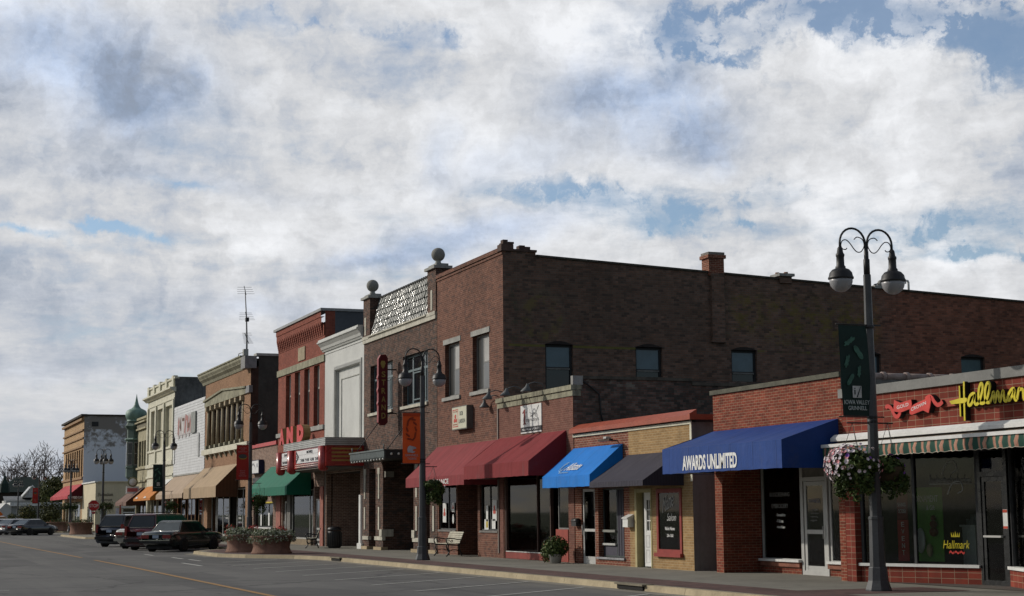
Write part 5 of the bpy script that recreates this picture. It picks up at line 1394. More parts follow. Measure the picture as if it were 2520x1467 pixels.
eb.build('edge', t)
tx = MB(); GLD = plain('gold_lettering', (.34, .25, .07), .5, .08)
for i, chx in enumerate('STRAND'): put_text(tx, chx, (-64.795, -.67, 7.30 - i * .345), (0, 1, 0), EZ, .17, .24, GLD, .006, .014)
tx.prism([(-.68, 7.98), (-.54, 7.98), (-.50, 7.88), (-.55, 7.72), (-.61, 7.66), (-.67, 7.72), (-.72, 7.88)], -64.798, -64.79, GLD, 'yz')
tx.build('lettering', t)
for z_ in (7.63, 5.80): MB().tube([(-64.9, .0, z_), (-64.9, -.42, z_)], .03, BLACKM, 6).build('bracket', t)

# ================================================================== 7  white glazed front
bd = thing('white_building', 'white glazed building front with deep cornice and one huge framed blank panel', 'building', (-73.3, 0, 0))
m = MB()
m.wall('x', 0, -76.85, -69.87, 4.7, 9.55, [(-74.80, -70.55, 4.85, 8.42)], .14, WHITEST)
m.box(-74.8, -70.55, .14, .3, 4.85, 8.42, WHITEST)
m.wall('x', .05, -76.85, -69.87, 0, 4.7, [(-76.6, -70.6, -1, 3.6)], .3, B_low)
shell(m, -76.80, -69.90, 9.6, 22, WHITEST)
part('wall', bd, m)
c_ = MB(); c_.prism([(.1, 9.5), (-.06, 9.5), (-.10, 9.58), (-.14, 9.60), (-.18, 9.72), (-.30, 9.86), (-.36, 9.90), (-.36, 9.97), (-.30, 9.985), (-.30, 10.07), (.1, 10.07)], -77.1, -69.88, WHITEST, 'yz')
c_.build('cornice', bd)
MB().box(-76.84, -69.88, -.03, -.002, 9.36, 9.42, WHITEST).build('string_course', bd)
f = MB(); f.frame('x', 0, -75.0, -70.2, 4.75, 8.64, .06, -.05, -.002, WHITEST); f.frame('x', 0, -74.86, -70.42, 4.78, 8.50, .07, -.03, .04, plain('grey_moulding', (.28, .28, .26), .7))
for i in range(26): f.box(-74.84 + i * .18, -74.74 + i * .18, -.06, -.032, 8.45, 8.60, WHITEST)
f.frame('x', 0, -74.2, -70.58, 4.86, 8.0, .05, .10, .139, plain('panel_moulding', (.44, .44, .41), .6))
f.build('panel_frame', bd)
roof(bd, -76.8, -69.9, .1, 22, 9.75)
m = MB()
m.quad((-76.6, 1.8, .13), (-70.6, 1.8, .13), (-70.6, 1.8, 3.6), (-76.6, 1.8, 3.6), B_low); m.quad((-76.6, .3, .13), (-76.6, 1.8, .13), (-76.6, 1.8, 3.6), (-76.6, .3, 3.6), B_low)
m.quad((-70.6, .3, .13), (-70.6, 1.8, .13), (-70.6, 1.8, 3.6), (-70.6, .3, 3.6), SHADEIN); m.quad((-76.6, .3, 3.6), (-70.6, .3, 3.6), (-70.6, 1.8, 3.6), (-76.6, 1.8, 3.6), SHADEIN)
m.build('entrance_recess', bd)
for a in (-73.2, -72.2): door(bd, 'x', 1.7, a, a + .95, .15, 2.4, 0, DARKM, DARKGL, .1)
MB().box(-70.52, -70.24, -.04, .05, .36, 2.5, WHITEP).build('white_strip', bd)
MB().box(-70.6, -69.9, -.10, .2, .10, .37, WHITEP).build('base_block', bd)

# ================================================================== 8  tall red brick theatre block
bd = thing('red_brick_building', 'tall red brick block with corbelled cornice and four narrow upper windows', 'building', (-82, 0, 0))
WN = [(-85.20, -84.05, 6.0, 9.0), (-83.17, -82.0, 6.0, 9.0), (-81.10, -79.95, 6.0, 9.0), (-79.08, -77.92, 6.0, 9.0)]
m = MB()
m.wall('x', 0, -87.0, -76.9, 3.9, 10.35, WN, .3, B_grand)
m.wall('x', 0, -87.0, -76.9, 0, 3.9, [(-85.75, -78.9, -1, 3.4), (-78.75, -77.5, -1, 3.0)], .3, B_low)
m.box(-87.05, -86.0, -.06, 0, 0, 3.0, plain('pink_pier_brick', (.27, .10, .075), .8, .2, 3)); m.box(-77.46, -76.85, -.06, 0, 0, 3.0, MATS['pink_pier_brick'])
m.wall('x', -.16, -87.0, -77.1, 11.28, 11.55, [], .1, B_grand); m.wall('x', -.13, -87.0, -77.1, 10.95, 11.28, [], .1, B_grand)
m.wall('x', -.02, -87.0, -77.0, 10.35, 10.95, [], .1, B_grand)
m.box(-87.0, -77.0, -.16, 0, 11.27, 11.28, B_grand)
for i in range(24):
    x_ = -86.9 + i * .41
    for j in range(5): m.box(x_, x_ + .2, -.03 - .022 * (j + 1), 0, 10.42 + j * .11, 10.53 + j * .11, B_grand)
    m.box(x_ + .03, x_ + .17, -.15, 0, 10.97, 11.03, B_grand)
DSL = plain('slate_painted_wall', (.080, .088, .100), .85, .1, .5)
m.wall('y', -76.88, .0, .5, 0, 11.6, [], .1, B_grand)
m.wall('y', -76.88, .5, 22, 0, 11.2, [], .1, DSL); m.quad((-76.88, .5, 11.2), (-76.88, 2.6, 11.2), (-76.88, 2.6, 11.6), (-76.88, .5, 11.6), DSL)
m.quad((-87.0, 0, 5), (-87.0, 22, 5), (-87.0, 22, 11.4), (-87.0, 0, 11.4), B_grand); m.quad((-87.0, 22, 0), (-76.9, 22, 0), (-76.9, 22, 11.2), (-87.0, 22, 11.2), B_grand)
part('wall', bd, m)
c_ = MB(); GRC = plain('grey_metal_coping', (.26, .265, .265), .5, .1, 1.5)
c_.box(-87.3, -76.84, -.24, .3, 11.55, 11.68, GRC); c_.box(-77.2, -76.82, .3, 2.6, 11.55, 11.68, GRC); c_.box(-77.2, -76.82, 2.5, 22, 11.15, 11.27, GRC); c_.box(-77.2, -76.82, 2.5, 2.66, 11.27, 11.68, GRC)
c_.build('coping', bd)
bl = MB(); bl.box(-87.1, -76.84, -.07, .3, 9.06, 9.40, LIMEOLD)
bl.build('stone_belt', bd)
MB().box(-82.3, -80.85, -.05, -.002, 9.52, 10.2, plain('carved_plaque', (.30, .25, .17), .9, .2, 4)).build('plaque', bd)
MB().box(-87.1, -76.9, -.09, .12, 5.76, 5.98, GREYST).build('stone_sill', bd)
for a, b, c, d in WN: win(bd, 'x', 0, a, b, c, d, .20, plain('bleached_sash', (.40, .40, .36), .6, .1), BLIND, .09, (), (7.9,), DARKGL)
roof(bd, -86.9, -77, .2, 22, 11.1)
door(bd, 'x', .1, -85.62, -84.88, .15, 2.35, .02, WHITEP, DARKGL, .1)
MB().box(-84.75, -83.95, .0, .15, .13, 3.3, plain('grey_pilaster', (.13, .125, .115), .7)).build('pilaster', bd)
wn = MB().frame('x', .1, -83.9, -79.45, .42, 2.9, .07, 0, .06, plain('pale_shop_frame', (.34, .34, .32), .6), (-80.1,)).build('window', bd)
MB().box(-83.85, -79.5, .12, .128, .48, 2.85, GLASS).build('pane', wn)
MB().box(-83.95, -79.4, -.02, .12, .13, .42, plain('buff_stall_riser', (.20, .155, .10), .9, .15, 2)).build('stall_riser', bd)
room(bd, -85.7, -79.0, .35, 5, .14, 3.4)
f = MB().frame('x', .05, -78.62, -77.52, .15, 2.4, .1, 0, .06, plain('pale_shop_frame', (.34, .34, .32), .6), (), (.42, .95)).build('door', bd)
MB().box(-78.52, -77.62, .07, .078, .25, 2.3, DARKGL).build('pane', f)
for nm, lb, x_, w_, z0, z1, mt in (('display_box', 'white box on the sill behind the dark window under the green awning', -82.6, .95, .5, 1.25, WHITEP), ('picture', 'framed picture leaning in the dark window under the green awning', -81.5, .9, .75, 1.5, None), ('poster', 'dark red poster panel behind the dark window under the green awning', -83.4, .8, .5, 2.1, plain('maroon_panel', (.09, .015, .012), .8))):
    if mt: tag(MB().box(x_ - w_ / 2, x_ + w_ / 2, .5, .7, z0, z1, mt).build(nm), lb, nm.replace('_', ' '))
    else:
        t = thing(nm, lb, 'picture', (x_, .5, z0)); MB().frame('x', .5, x_ - w_ / 2, x_ + w_ / 2, z0, z1, .08, 0, .04, BLACKM).build('frame', t); MB().box(x_ - w_ / 2 + .08, x_ + w_ / 2 - .08, .52, .53, z0 + .08, z1 - .08, plain('dull_picture', (.12, .13, .09), .6)).build('canvas', t)

# ------------------------------------------------------------------ cinema marquee
t = thing('cinema_marquee', 'red cinema marquee with white letter boards and ribbed silver fascia', 'marquee', (-74, -.9, 3.7))
RIB = gloss('ribbed_silver', (.42, .42, .40), .35, .5, 0, .4); RIBD = plain('dark_rib', (.05, .05, .05), .6)
MRED = gloss('marquee_red', (.30, .018, .014), .3, .5, .3); MGOLD = plain('marquee_gold_stripe', (.36, .20, .05), .45, .1)
YF = -1.72; XL, XR = -78.95, -69.85
# plan outline with a rounded left corner
def outline(off, xl=XL, xr=XR, yf=YF, r=1.25):
    pts = [(xr + off, 0)] + [(xr + off, yf - off)]
    for i in range(0, 9):
        a = math.pi / 2 * i / 8
        pts.append((xl + r - (r + off) * math.sin(a), yf + r - (r + off) * math.cos(a)))
    pts.append((xl - off, 0))
    return pts
m = MB(); m.prism(outline(.0), 3.78, 4.70, MRED, 'xy'); m.build('body', t)
m = MB()
for k in range(4):
    z0 = 4.68 + k * .082
    m.prism(outline(.07 if k % 2 == 0 else .06), z0, z0 + .066, RIB, 'xy')
    m.prism(outline(.03), z0 + .066, z0 + .082, RIBD, 'xy')
m.prism(outline(.08), 5.008, 5.03, RIB, 'xy')
m.build('fascia', t)
m = MB(); m.prism(outline(-.06), 3.70, 3.779, plain('marquee_soffit', (.10, .09, .075), .7), 'xy'); m.build('soffit', t)
# letter boards on the front
BRD = plain('white_letter_board', (.62, .62, .62), .5, .05); BLT = plain('black_letter', (.02, .02, .03), .5)
for x0, x1, nm in ((-75.25, -70.75, 1), (-78.25, -76.72, 0)):
    m = MB(); m.box(x0, x1, YF - .05, YF - .002, 4.02, 4.60, BRD); 
    for z_ in (4.20, 4.39): m.box(x0, x1, YF - .056, YF - .051, z_, z_ + .012, plain('board_track', (.30, .30, .30), .5))
    b = m.build('letter_board', t)
    tx = MB()
    if nm:
        tx.prism([(x0, 4.02), (x0 + .55, 4.31), (x0, 4.60)], YF - .062, YF - .057, BLT)
        put_text(tx, '3', (x0 + .05, YF - .066, 4.2), EX, EZ, .2, .22, BRD, .003)
        put_text(tx, 'MOVIES', (-73.2, YF - .06, 4.43), EX, EZ, 1.1, .13, BLT, .004, .02)
        for i, w in enumerate(('7:00', '9:10', '4:30', '2:00')): put_text(tx, w, (-74.35 + i * .92, YF - .06, 4.07), EX, EZ, .68, .13, BLT, .004, .02)
    else:
        put_text(tx, 'GRAND', (-77.75, YF - .06, 4.43), EX, EZ, .75, .12, BLT, .004, .02); put_text(tx, 'SHOWING', (-78.1, YF - .06, 4.07), EX, EZ, 1.3, .12, BLT, .004, .02)
    tx.build('lettering', b)
    m = MB(); NEO = plain('neon_tube_glass', (.60, .45, .40), .3)
    for z_ in (3.84, 3.93): m.tube([(x0 - .1, YF - .06, z_), (x1 + .1, YF - .06, z_)], .022, NEO, 6)
    m.build('neon_tube', t)
for cx in (-78.6, -76.2, -70.25):     # half-round red pylons
    m = MB(); m.lathe([(.03, 3.54), (.12, 3.56), (.20, 3.64), (.23, 3.76), (.23, 4.66)], (cx, YF - .02, 0), MRED, 16); m.build('pylon', t)
    m = MB(); 
    for z_ in [3.7 + .12 * i for i in range(8)]: m.ball((cx - .12, YF - .22, z_), .028, plain('bare_bulb', (.45, .3, .22), .4), 6, 4)
    m.build('bulb_row', t)
m = MB()
for k in range(4): m.box(XR + .002, XR + .03, YF + .25, -.1, 3.98 + k * .17, 4.06 + k * .17, MGOLD)
m.build('gold_stripe', t)
m = MB()
for z0 in (3.82, 4.62): m.tube([(XR + .04, YF + .4, z0), (XR + .04, -.25, z0)], .018, plain('dim_neon', (.35, .05, .03), .4), 5)
m.build('neon_tube', t)
LR = gloss('red_channel_letter', (.50, .022, .016), .35, .4); LB_ = plain('tan_letter_side', (.22, .13, .05), .6)
for ch_, x0, x1 in (('D', -75.32, -74.02), ('N', -77.42, -76.12), ('A', -79.0, -77.95)):
    lm = MB()
    put_text(lm, ch_, (x0, YF + .17, 5.04), EX, EZ, x1 - x0, .80, LB_, .34, .10); put_text(lm, ch_, (x0, YF - .012, 5.04), EX, EZ, x1 - x0, .80, LR, .02, .10)
    lm.build('letter', t)
lm = MB()
put_text(lm, 'R', (-79.18, -.75, 5.04), Vector((-.25, .97, 0)), EZ, .9, .80, LR, .05, .03)
lm.build('letter', t)

# ================================================================== 9  low shop with red coping
bd = thing('brick_shop', 'low brown brick shop with bright red metal coping', 'building', (-90.6, 0, 0))
m = MB()
m.wall('x', 0, -94.2, -87.06, 0, 5.5, [(-93.1, -88.0, .95, 2.28)], .22, B_low)
m.wall('y', -87.07, .0, 20, 4.4, 5.5, [], .1, B_low); shell(m, -94.2, -87.08, 5.5, 20, B_low, left=True, right=False)
part('wall', bd, m)
MB().box(-94.2, -87.03, -.09, .25, 5.44, 5.64, plain('red_coping_metal', (.42, .026, .022), .4, .1, 1, .5)).build('coping', bd)
roof(bd, -94.1, -87.1, .1, 20, 5.3)
w = win(bd, 'x', 0, -93.1, -88.0, .95, 2.28, .12, DARKM, GLASS, .06, (-91.4, -89.6))
YT = plain('yellow_trim_strip', (.50, .38, .01), .5)
MB().box(-93.1, -88.0, -.02, .0, 2.28, 2.36, YT).build('yellow_strip', bd); MB().box(-93.15, -87.95, -.05, .12, .88, .95, WHITEP).build('sill', bd)
room(bd, -93.2, -87.9, .3, 4, .6, 2.6)
t = thing('sign', 'white square sign with grey arch mark and dark blue side on brown brick', 'sign', (-91.6, 0, 4.3))
MB().box(-93.0, -90.4, -.30, -.002, 3.95, 4.72, plain('navy_sign_case', (.012, .012, .045), .5)).build('case', t); MB().box(-92.95, -90.45, -.31, -.301, 3.99, 4.68, BRD).build('face', t)
tx = MB(); GRA = plain('grey_mark', (.22, .22, .24), .6)
tx.ribbon([(-91.9 + .68 * math.cos(a), 4.10 + .40 * math.sin(a)) for a in [math.pi * i / 12 for i in range(1, 12)]], [.05 + .06 * math.sin(math.pi * i / 10) for i in range(11)], -.315, -.3105, GRA); tx.box(-90.9, -90.7, -.315, -.3105, 4.3, 4.52, plain('blue_mark', (.05, .06, .12), .6))
tx.build('emblem', t)
MB().box(-93.1, -90.2, -.06, -.002, 3.3, 3.75, DARKM).build('transom_box', bd); MB().box(-93.95, -93.5, -.05, -.002, 2.72, 3.18, YT).build('yellow_panel', bd); MB().box(-93.0, -92.6, -.05, -.002, 2.8, 3.18, YT).build('yellow_panel', bd)
paper(-91.2, 1.35, .30, .62, 'white strip notice, left in the window under the yellow trim'); paper(-89.2, 1.4, .32, .7, 'white strip notice, right in the window under the yellow trim')
GREEN = cloth('green_canvas', (.006, .125, .075), .7, .12)
t = awning('awning', 'deep green awning partly hidden beneath the cinema marquee', -88.55, -79.4, 4.25, 1.25, 3.05, 2.62, GREEN)
MB().box(-84.55, -84.48, -1.262, -1.252, 2.62, 3.05, plain('green_seam', (.003, .05, .03), .7)).build('seam', t)

# ================================================================== 10  buff brick block with engaged columns
bd = thing('buff_brick_building', 'two storey buff brick building with seven tall columns and grey side wall', 'building', (-102, 0, 0))
m = MB()
m.wall('x', 0, -108.8, -94.28, 0, 10.3, [(-107.9, -96.2, 5.95, 8.72), (-107.6, -95.4, -1, 3.3)], .45, B_buff)
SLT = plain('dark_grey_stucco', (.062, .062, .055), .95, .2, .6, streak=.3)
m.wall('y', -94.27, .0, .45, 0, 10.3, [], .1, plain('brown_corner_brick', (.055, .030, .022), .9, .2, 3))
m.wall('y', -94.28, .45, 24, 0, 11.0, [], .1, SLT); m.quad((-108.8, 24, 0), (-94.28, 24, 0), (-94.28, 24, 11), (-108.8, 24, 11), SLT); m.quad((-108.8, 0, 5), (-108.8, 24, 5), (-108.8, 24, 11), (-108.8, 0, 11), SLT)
part('wall', bd, m)
c_ = MB(); c_.prism([(.3, 10.28), (-.05, 10.28), (-.12, 10.45), (-.28, 10.60), (-.30, 10.66), (-.40, 10.80), (-.40, 10.92), (-.46, 10.96), (-.46, 11.04), (.3, 11.04)], -109.6, -95.3, LIMEOLD, 'yz'); c_.box(-95.3, -94.1, -.40, .3, 10.2, 10.92, plain('grey_cornice_end', (.20, .20, .20), .7)); c_.build('cornice', bd)
MB().box(-95.0, -94.2, .3, 24, 10.95, 11.1, plain('pale_coping', (.34, .34, .32), .7)).build('coping', bd)
bl = MB(); bl.prism([(-108.7, 8.78), (-95.2, 8.78), (-95.2, 9.12), (-102.2, 9.46), (-108.7, 9.12)], -.10, .1, LIMEOLD); bl.prism([(-108.8, 9.10), (-102.2, 9.44), (-95.1, 9.10), (-95.1, 9.22), (-102.2, 9.56), (-108.8, 9.22)], -.2, .1, LIMEOLD); bl.box(-95.2, -94.2, -.12, .1, 8.78, 9.2, MATS['grey_cornice_end'])
bl.build('stone_pediment', bd)
for i in range(8):
    x_ = -107.7 + i * 1.62
    b = MB(); b.tube([(x_, .02, 6.15), (x_, .02, 8.45)], [.13, .10], plain('stone_column', (.36, .30, .20), .85, .15, 2), 12); b.box(x_ - .20, x_ + .20, -.20, .24, 8.45, 8.72, MATS['stone_column']); b.box(x_ - .22, x_ + .22, -.20, .24, 5.95, 6.15, LIMEOLD)
    b.build('column', bd)
for i in range(7):
    x_ = -107.7 + i * 1.62
    w = MB().frame('x', .4, x_ + .12, x_ + 1.5, 5.95, 8.72, .10, .0, .05, plain('maroon_sash', (.045, .013, .010), .7), (), (7.3,)).build('window', bd)
    MB().box(x_ + .2, x_ + 1.42, .43, .438, 6.05, 8.62, plain('brown_dark_pane', (.018, .010, .008), .3)).build('pane', w)
MB().box(-108.9, -94.2, -.22, .1, 5.58, 5.92, CREAMP).build('stone_sill', bd)
for i in range(9): MB().prism([(-.002, 5.56), (-.20, 5.56), (-.06, 5.28), (-.002, 5.28)], -107.9 + i * 1.62, -107.62 + i * 1.62, LIMEOLD, 'yz').build('bracket', bd)
roof(bd, -108.7, -94.4, .3, 24, 10.8)
PSF = plain('pale_steel_frame', (.40, .40, .38), .5, .1)
for a, b, ml in ((-107.5, -105.9, ()), (-105.6, -101.6, (-103.6,)), (-99.2, -95.5, (-97.4,))):
    w = win(bd, 'x', .25, a, b, .35, 3.25, .02, PSF, GLASS, .09, ml); MB().box(a - .05, b + .05, .10, .30, .13, .35, plain('white_base_panel', (.5, .5, .48), .6)).build('stall_riser', bd)
m = MB(); m.quad((-101.5, .45, .13), (-101.5, 2, .13), (-101.5, 2, 3.3), (-101.5, .45, 3.3), SHADEIN); m.quad((-101.5, 2, .13), (-99.3, 2, .13), (-99.3, 2, 3.3), (-101.5, 2, 3.3), SHADEIN); m.build('entrance_recess', bd)
tx = MB()
for x_ in (-102.6, -98.6):
    for j in range(4): put_text(tx, ('BAR', 'GRILL', 'FOOD', 'OPEN')[j], (x_, .255, 2.05 - j * .22), EX, EZ, .8, .12, WH, .004)
tag(tx.build('glass_lettering'), 'small white lines of lettering on the windows beneath the tan awning', 'lettering')
room(bd, -107.6, -95.4, .5, 6, .14, 3.3)
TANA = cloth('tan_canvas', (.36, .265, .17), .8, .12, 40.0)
t = awning('awning', 'large plain tan awning in front of the buff brick building', -109.0, -97.6, 4.72, 1.35, 3.38, 2.72, TANA, cloth('shaded_striped_canvas', (.075, .035, .018), .85, .3, 30.0))  # striped ends; their dark tone is shade put into the canvas colour
t = thing('rooftop_antenna', 'tall television antenna mast with several cross arms on the buff brick roof', 'antenna', (-101.0, 1.1, 10.8))
AX, AY = -100.9, 1.1; GM = plain('galvanised_steel', (.16, .165, .165), .5, .15)
MB().tube([(AX, AY, 10.8), (AX, AY, 12.6), (AX - .2, AY, 13.9), (AX - .75, AY, 15.85)], [.06, .055, .045, .03], GM, 6).build('mast', t)
def arm(zc, xc, L, n_, l2, tilt=0.05, d=Vector((.97, -.25, 0))):
    b = MB(); d = d.normalized(); e = Vector((-d.y, d.x, 0))
    a0 = Vector((xc, AY, zc)) - d * L / 2 - Vector((0, 0, tilt)); a1 = Vector((xc, AY, zc)) + d * L / 2 + Vector((0, 0, tilt))
    b.tube([a0, a1], .022, GM, 5)
    for i in range(n_):
        c = a0.lerp(a1, (i + .5) / n_); b.tube([c - e * l2 * (1 - .06 * i), c + e * l2 * (1 - .06 * i)], .010, GM, 4)
    b.build('aerial', t)
arm(15.82, AX - .74, 2.6, 4, .55, .1); arm(14.1, AX - .25, 2.5, 5, .5, .12); arm(12.66, AX, 5.2, 9, .30, .05); arm(12.95, AX, 1.4, 2, .3)
b = MB(); b.box(AX - .14, AX + .14, AY - .1, AY + .1, 13.75, 14.0, BLACKM); b.build('rotor', t)
b = MB(); b.tube([(AX - .3, AY, 11.1), (AX - 1.5, AY - .2, 11.1), (AX - 1.55, AY - .2, 11.3), (AX - 1.55, AY - .2, 11.75), (AX - 1.4, AY - .2, 11.85), (AX - .3, AY, 11.85)], .03, plain('pale_tube', (.32, .32, .30), .5), 6); b.tube([(AX - 1.5, AY - .2, 11.5), (AX - .2, AY, 11.5)], .025, GM, 5); b.box(AX - .35, AY * 0 + AX + .05, AY - .2, AY + .1, 11.0, 12.0, MATS['pale_tube']); b.build('loop_aerial', t)

# ================================================================== 11  white clapboard front
bd = thing('clapboard_building', 'white clapboard front with faded red letter traces above beige awning', 'building', (-115, 0, 0))
m = MB(); CLP = plain('white_clapboard', (.52, .53, .54), .6, .08, 1.5, streak=.2)
nb = 26
for i in range(nb):
    z0, z1 = 4.55 + (9.55 - 4.55) * i / nb, 4.55 + (9.55 - 4.55) * (i + 1) / nb
    m.add([(-121.5, -.034, z0), (-108.85, -.034, z0), (-108.85, -.012, z1), (-121.5, -.012, z1), (-121.5, 0, z0), (-108.85, 0, z0)], [(0, 1, 2, 3), (0, 1, 5, 4)], CLP)
m.wall('x', .0, -121.5, -108.85, 0, 4.55, [(-121.2, -109.2, -1, 3.2)], .4, plain('brown_shopfront', (.10, .07, .05), .8, .2))
shell(m, -121.5, -108.85, 9.5, 22, plain('grey_clapboard_side', (.3, .3, .3), .8))
part('wall', bd, m)
sg = MB(); sg.box(-119.6, -112.5, -.06, -.047, 7.35, 8.7, plain('sign_ghost_board', (.40, .37, .37), .7, .12, 2))
for i in range(4): sg.prism([(-119.5 + i * 1.45, 7.15), (-118.9 + i * 1.45, 7.15), (-118.9 + i * 1.45, 7.36), (-119.5 + i * 1.45, 7.36)], -.06, -.047, MATS['sign_ghost_board'])
sg = sg.build('sign_board', bd)
lt = MB(); PKG = plain('faded_red_paint', (.33, .16, .15), .8, .25, 3); BRG = plain('rust_brown_stain', (.14, .085, .065), .9, .2)
lt.ribbon([(-119.35, 7.45), (-119.15, 8.3), (-118.9, 8.55)], .5, -.072, -.062, PKG); lt.ribbon([(-118.6, 7.9), (-118.3, 8.5), (-118.2, 7.7)], .34, -.075, -.064, BRG)
lt.ribbon([(-117.2, 7.45), (-117.2, 8.5)], .35, -.076, -.065, WHITEP); lt.ribbon([(-117.6, 8.45), (-116.7, 8.45)], .22, -.0785, -.0765, BRG)
lt.ribbon([(-116.5, 7.45), (-116.1, 8.6), (-115.3, 8.4), (-115.2, 7.5)], .5, -.074, -.066, PKG); lt.ribbon([(-114.8, 7.6), (-114.4, 8.4), (-113.9, 7.5)], .4, -.077, -.067, PKG); lt.box(-115.3, -114.6, -.082, -.0785, 7.75, 8.1, BRG)
lt.build('letter_trace', sg)
MB().box(-113.6, -111.9, -.14, -.047, 7.3, 8.75, plain('grey_board', (.22, .23, .22), .7)).build('grey_panel', bd)
MB().box(-111.2, -110.7, -.08, -.047, 5.6, 7.2, plain('slim_grey_box', (.34, .35, .35), .7)).build('grey_panel', bd)
MB().box(-121.4, -120.8, -.08, -.047, 5.4, 6.8, WHITEP).build('white_panel', bd)
MB().box(-121.5, -108.9, -.10, 0, 4.45, 4.56, GREYST).build('band', bd)
roof(bd, -121.4, -109, 0.1, 22, 9.3)
for a, b in ((-121.0, -117.5), (-116.6, -113.5), (-112.2, -109.5)): win(bd, 'x', .2, a, b, .5, 3.1, .05, plain('orange_brown_frame', (.22, .10, .03), .6, .2), GLASS, .12, ((a + b) / 2,))
room(bd, -121.2, -109.2, .6, 5, .14, 3.2)
BEI = cloth('beige_canvas', (.36, .275, .20), .85, .35)
awning('awning', 'worn beige awning below the white clapboard front', -120.9, -109.45, 4.46, 1.35, 3.10, 2.80, BEI, cloth('shaded_beige_canvas', (.16, .11, .08), .85, .3))  # ends use a darker copy of the beige, shade painted in

# ================================================================== 12  cream stone block
bd = thing('cream_building', 'cream painted stone building with tall pilasters and parapet blocks', 'building', (-128, 0, 0))
m = MB(); UPC = [(-133.1, -130.5, 6.8, 9.95), (-129.7, -126.6, 6.8, 9.9), (-125.75, -121.95, 6.8, 9.9)]
m.wall('x', 0, -134.7, -121.5, 0, 11.0, UPC + [(-134.2, -122.0, -1, 3.1)], .35, CREAMP)
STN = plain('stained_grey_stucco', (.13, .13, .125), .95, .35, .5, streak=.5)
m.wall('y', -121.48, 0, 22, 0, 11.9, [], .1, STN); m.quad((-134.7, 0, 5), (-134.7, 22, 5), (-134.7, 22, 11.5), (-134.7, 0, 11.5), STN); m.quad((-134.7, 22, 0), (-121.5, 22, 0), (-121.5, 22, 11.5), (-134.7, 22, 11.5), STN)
m.wall('x', .05, -134.7, -121.5, 11.0, 11.8, [], .1, CREAMP)
part('wall', bd, m)
c_ = MB(); c_.prism([(.05, 10.78), (-.12, 10.78), (-.30, 10.95), (-.42, 11.0), (-.42, 11.12), (.05, 11.12)], -135.2, -121.2, CREAMP, 'yz'); c_.box(-134.7, -121.5, -.06, .0, 10.25, 10.36, CREAMP); c_.box(-135.0, -121.4, -.05, .3, 11.76, 11.9, CREAMP); c_.build('cornice', bd)
for x_ in (-134.5, -131.6, -128.6, -125.4, -122.3): MB().box(x_ - .35, x_ + .45, -.08, .25, 11.12, 12.02, CREAMP).build('parapet_block', bd)
for x_ in (-134.3, -130.1, -126.15, -121.75): MB().box(x_ - .25, x_ + .25, -.12, -.002, 5.7, 10.2, CREAMP).build('pilaster', bd)
MB().box(-134.7, -121.5, -.16, -.002, 5.4, 5.68, CREAMP).build('belt', bd); MB().box(-134.7, -121.5, -.10, -.002, 4.6, 4.75, CREAMP).build('belt', bd); MB().box(-134.7, -121.5, -.10, -.002, 6.62, 6.78, CREAMP).build('belt', bd)
for a, b, c, d in UPC:
    w = win(bd, 'x', 0, a, b, c, d, .22, CREAMP, plain('cream_blank_panel', (.40, .375, .28), .7, .08), .12, (), (8.1,) if a < -128 else ())
roof(bd, -134.6, -121.6, .1, 22, 11.3)
for a, b in ((-134.0, -131.0), (-130.4, -126.4), (-125.8, -122.3)): win(bd, 'x', .2, a, b, .4, 3.0, .05, CREAMP, GLASS, .14, ((a + b) / 2,))
room(bd, -134.2, -122.0, .6, 5, .14, 3.1)
ORG = cloth('orange_canvas', (.46, .17, .035), .8, .15)
t = awning('awning', 'small orange awning with white wing marks at the cream building', -134.3, -125.4, 3.95, 1.1, 2.98, 2.80, ORG)
tx = MB()
for x_ in (-133.0, -128.6):
    for j in range(3): tx.prism([(x_, 2.98 + .05 * j), (x_ + 1.3 - .3 * j, 2.98 + .05 * j), (x_ + 1.0 - .3 * j, 3.02 + .05 * j), (x_, 3.02 + .05 * j)], -1.14 + .05 * j, -1.11 + .05 * j, WH)
tx.build('emblem', t)
t = awning('awning', 'short white awning tucked between the orange and beige awnings', -126.0, -121.8, 4.35, .7, 3.75, 3.62, cloth('white_canvas', (.6, .6, .58), .8, .1))

# ================================================================== 13  stone front, 14 green turret
bd = thing('stone_building', 'narrow buff stone building with carved cornice next to the green turret', 'building', (-137.6, 0, 0))
ST = plain('buff_stone', (.33, .30, .20), .9, .2, 1.8, streak=.3); STD = plain('dark_carved_stone', (.16, .145, .10), .9, .25, 3)
m = MB(); m.wall('x', 0, -140.6, -134.72, 0, 9.7, [(-139.6, -138.2, 5.7, 7.8), (-137.9, -136.9, 5.7, 7.8), (-136.6, -135.6, 5.7, 7.8), (-140.2, -135.0, -1, 3.0)], .3, ST); shell(m, -140.6, -134.75, 9.7, 20, STN)
part('wall', bd, m)
c_ = MB(); c_.box(-140.7, -134.72, -.3, .1, 9.30, 9.42, ST); c_.box(-140.6, -134.72, -.12, .1, 8.9, 9.28, STD); c_.box(-140.7, -134.72, -.2, .1, 8.75, 8.88, ST); c_.box(-140.6, -134.72, -.15, .3, 9.6, 9.78, ST); c_.build('cornice', bd)
for a, b in ((-139.6, -138.2), (-137.9, -136.9), (-136.6, -135.6)): win(bd, 'x', 0, a, b, 5.7, 7.8, .15, ST, DARKGL, .1, (), (6.8,))
MB().box(-140.6, -134.72, -.14, -.002, 5.45, 5.62, ST).build('belt', bd); MB().box(-140.6, -134.72, -.14, -.002, 4.4, 4.55, ST).build('belt', bd)
win(bd, 'x', .1, -140.0, -137.8, .4, 2.9, .05, ST, GLASS, .1); win(bd, 'x', .1, -137.4, -135.2, .4, 2.9, .05, ST, GLASS, .1)
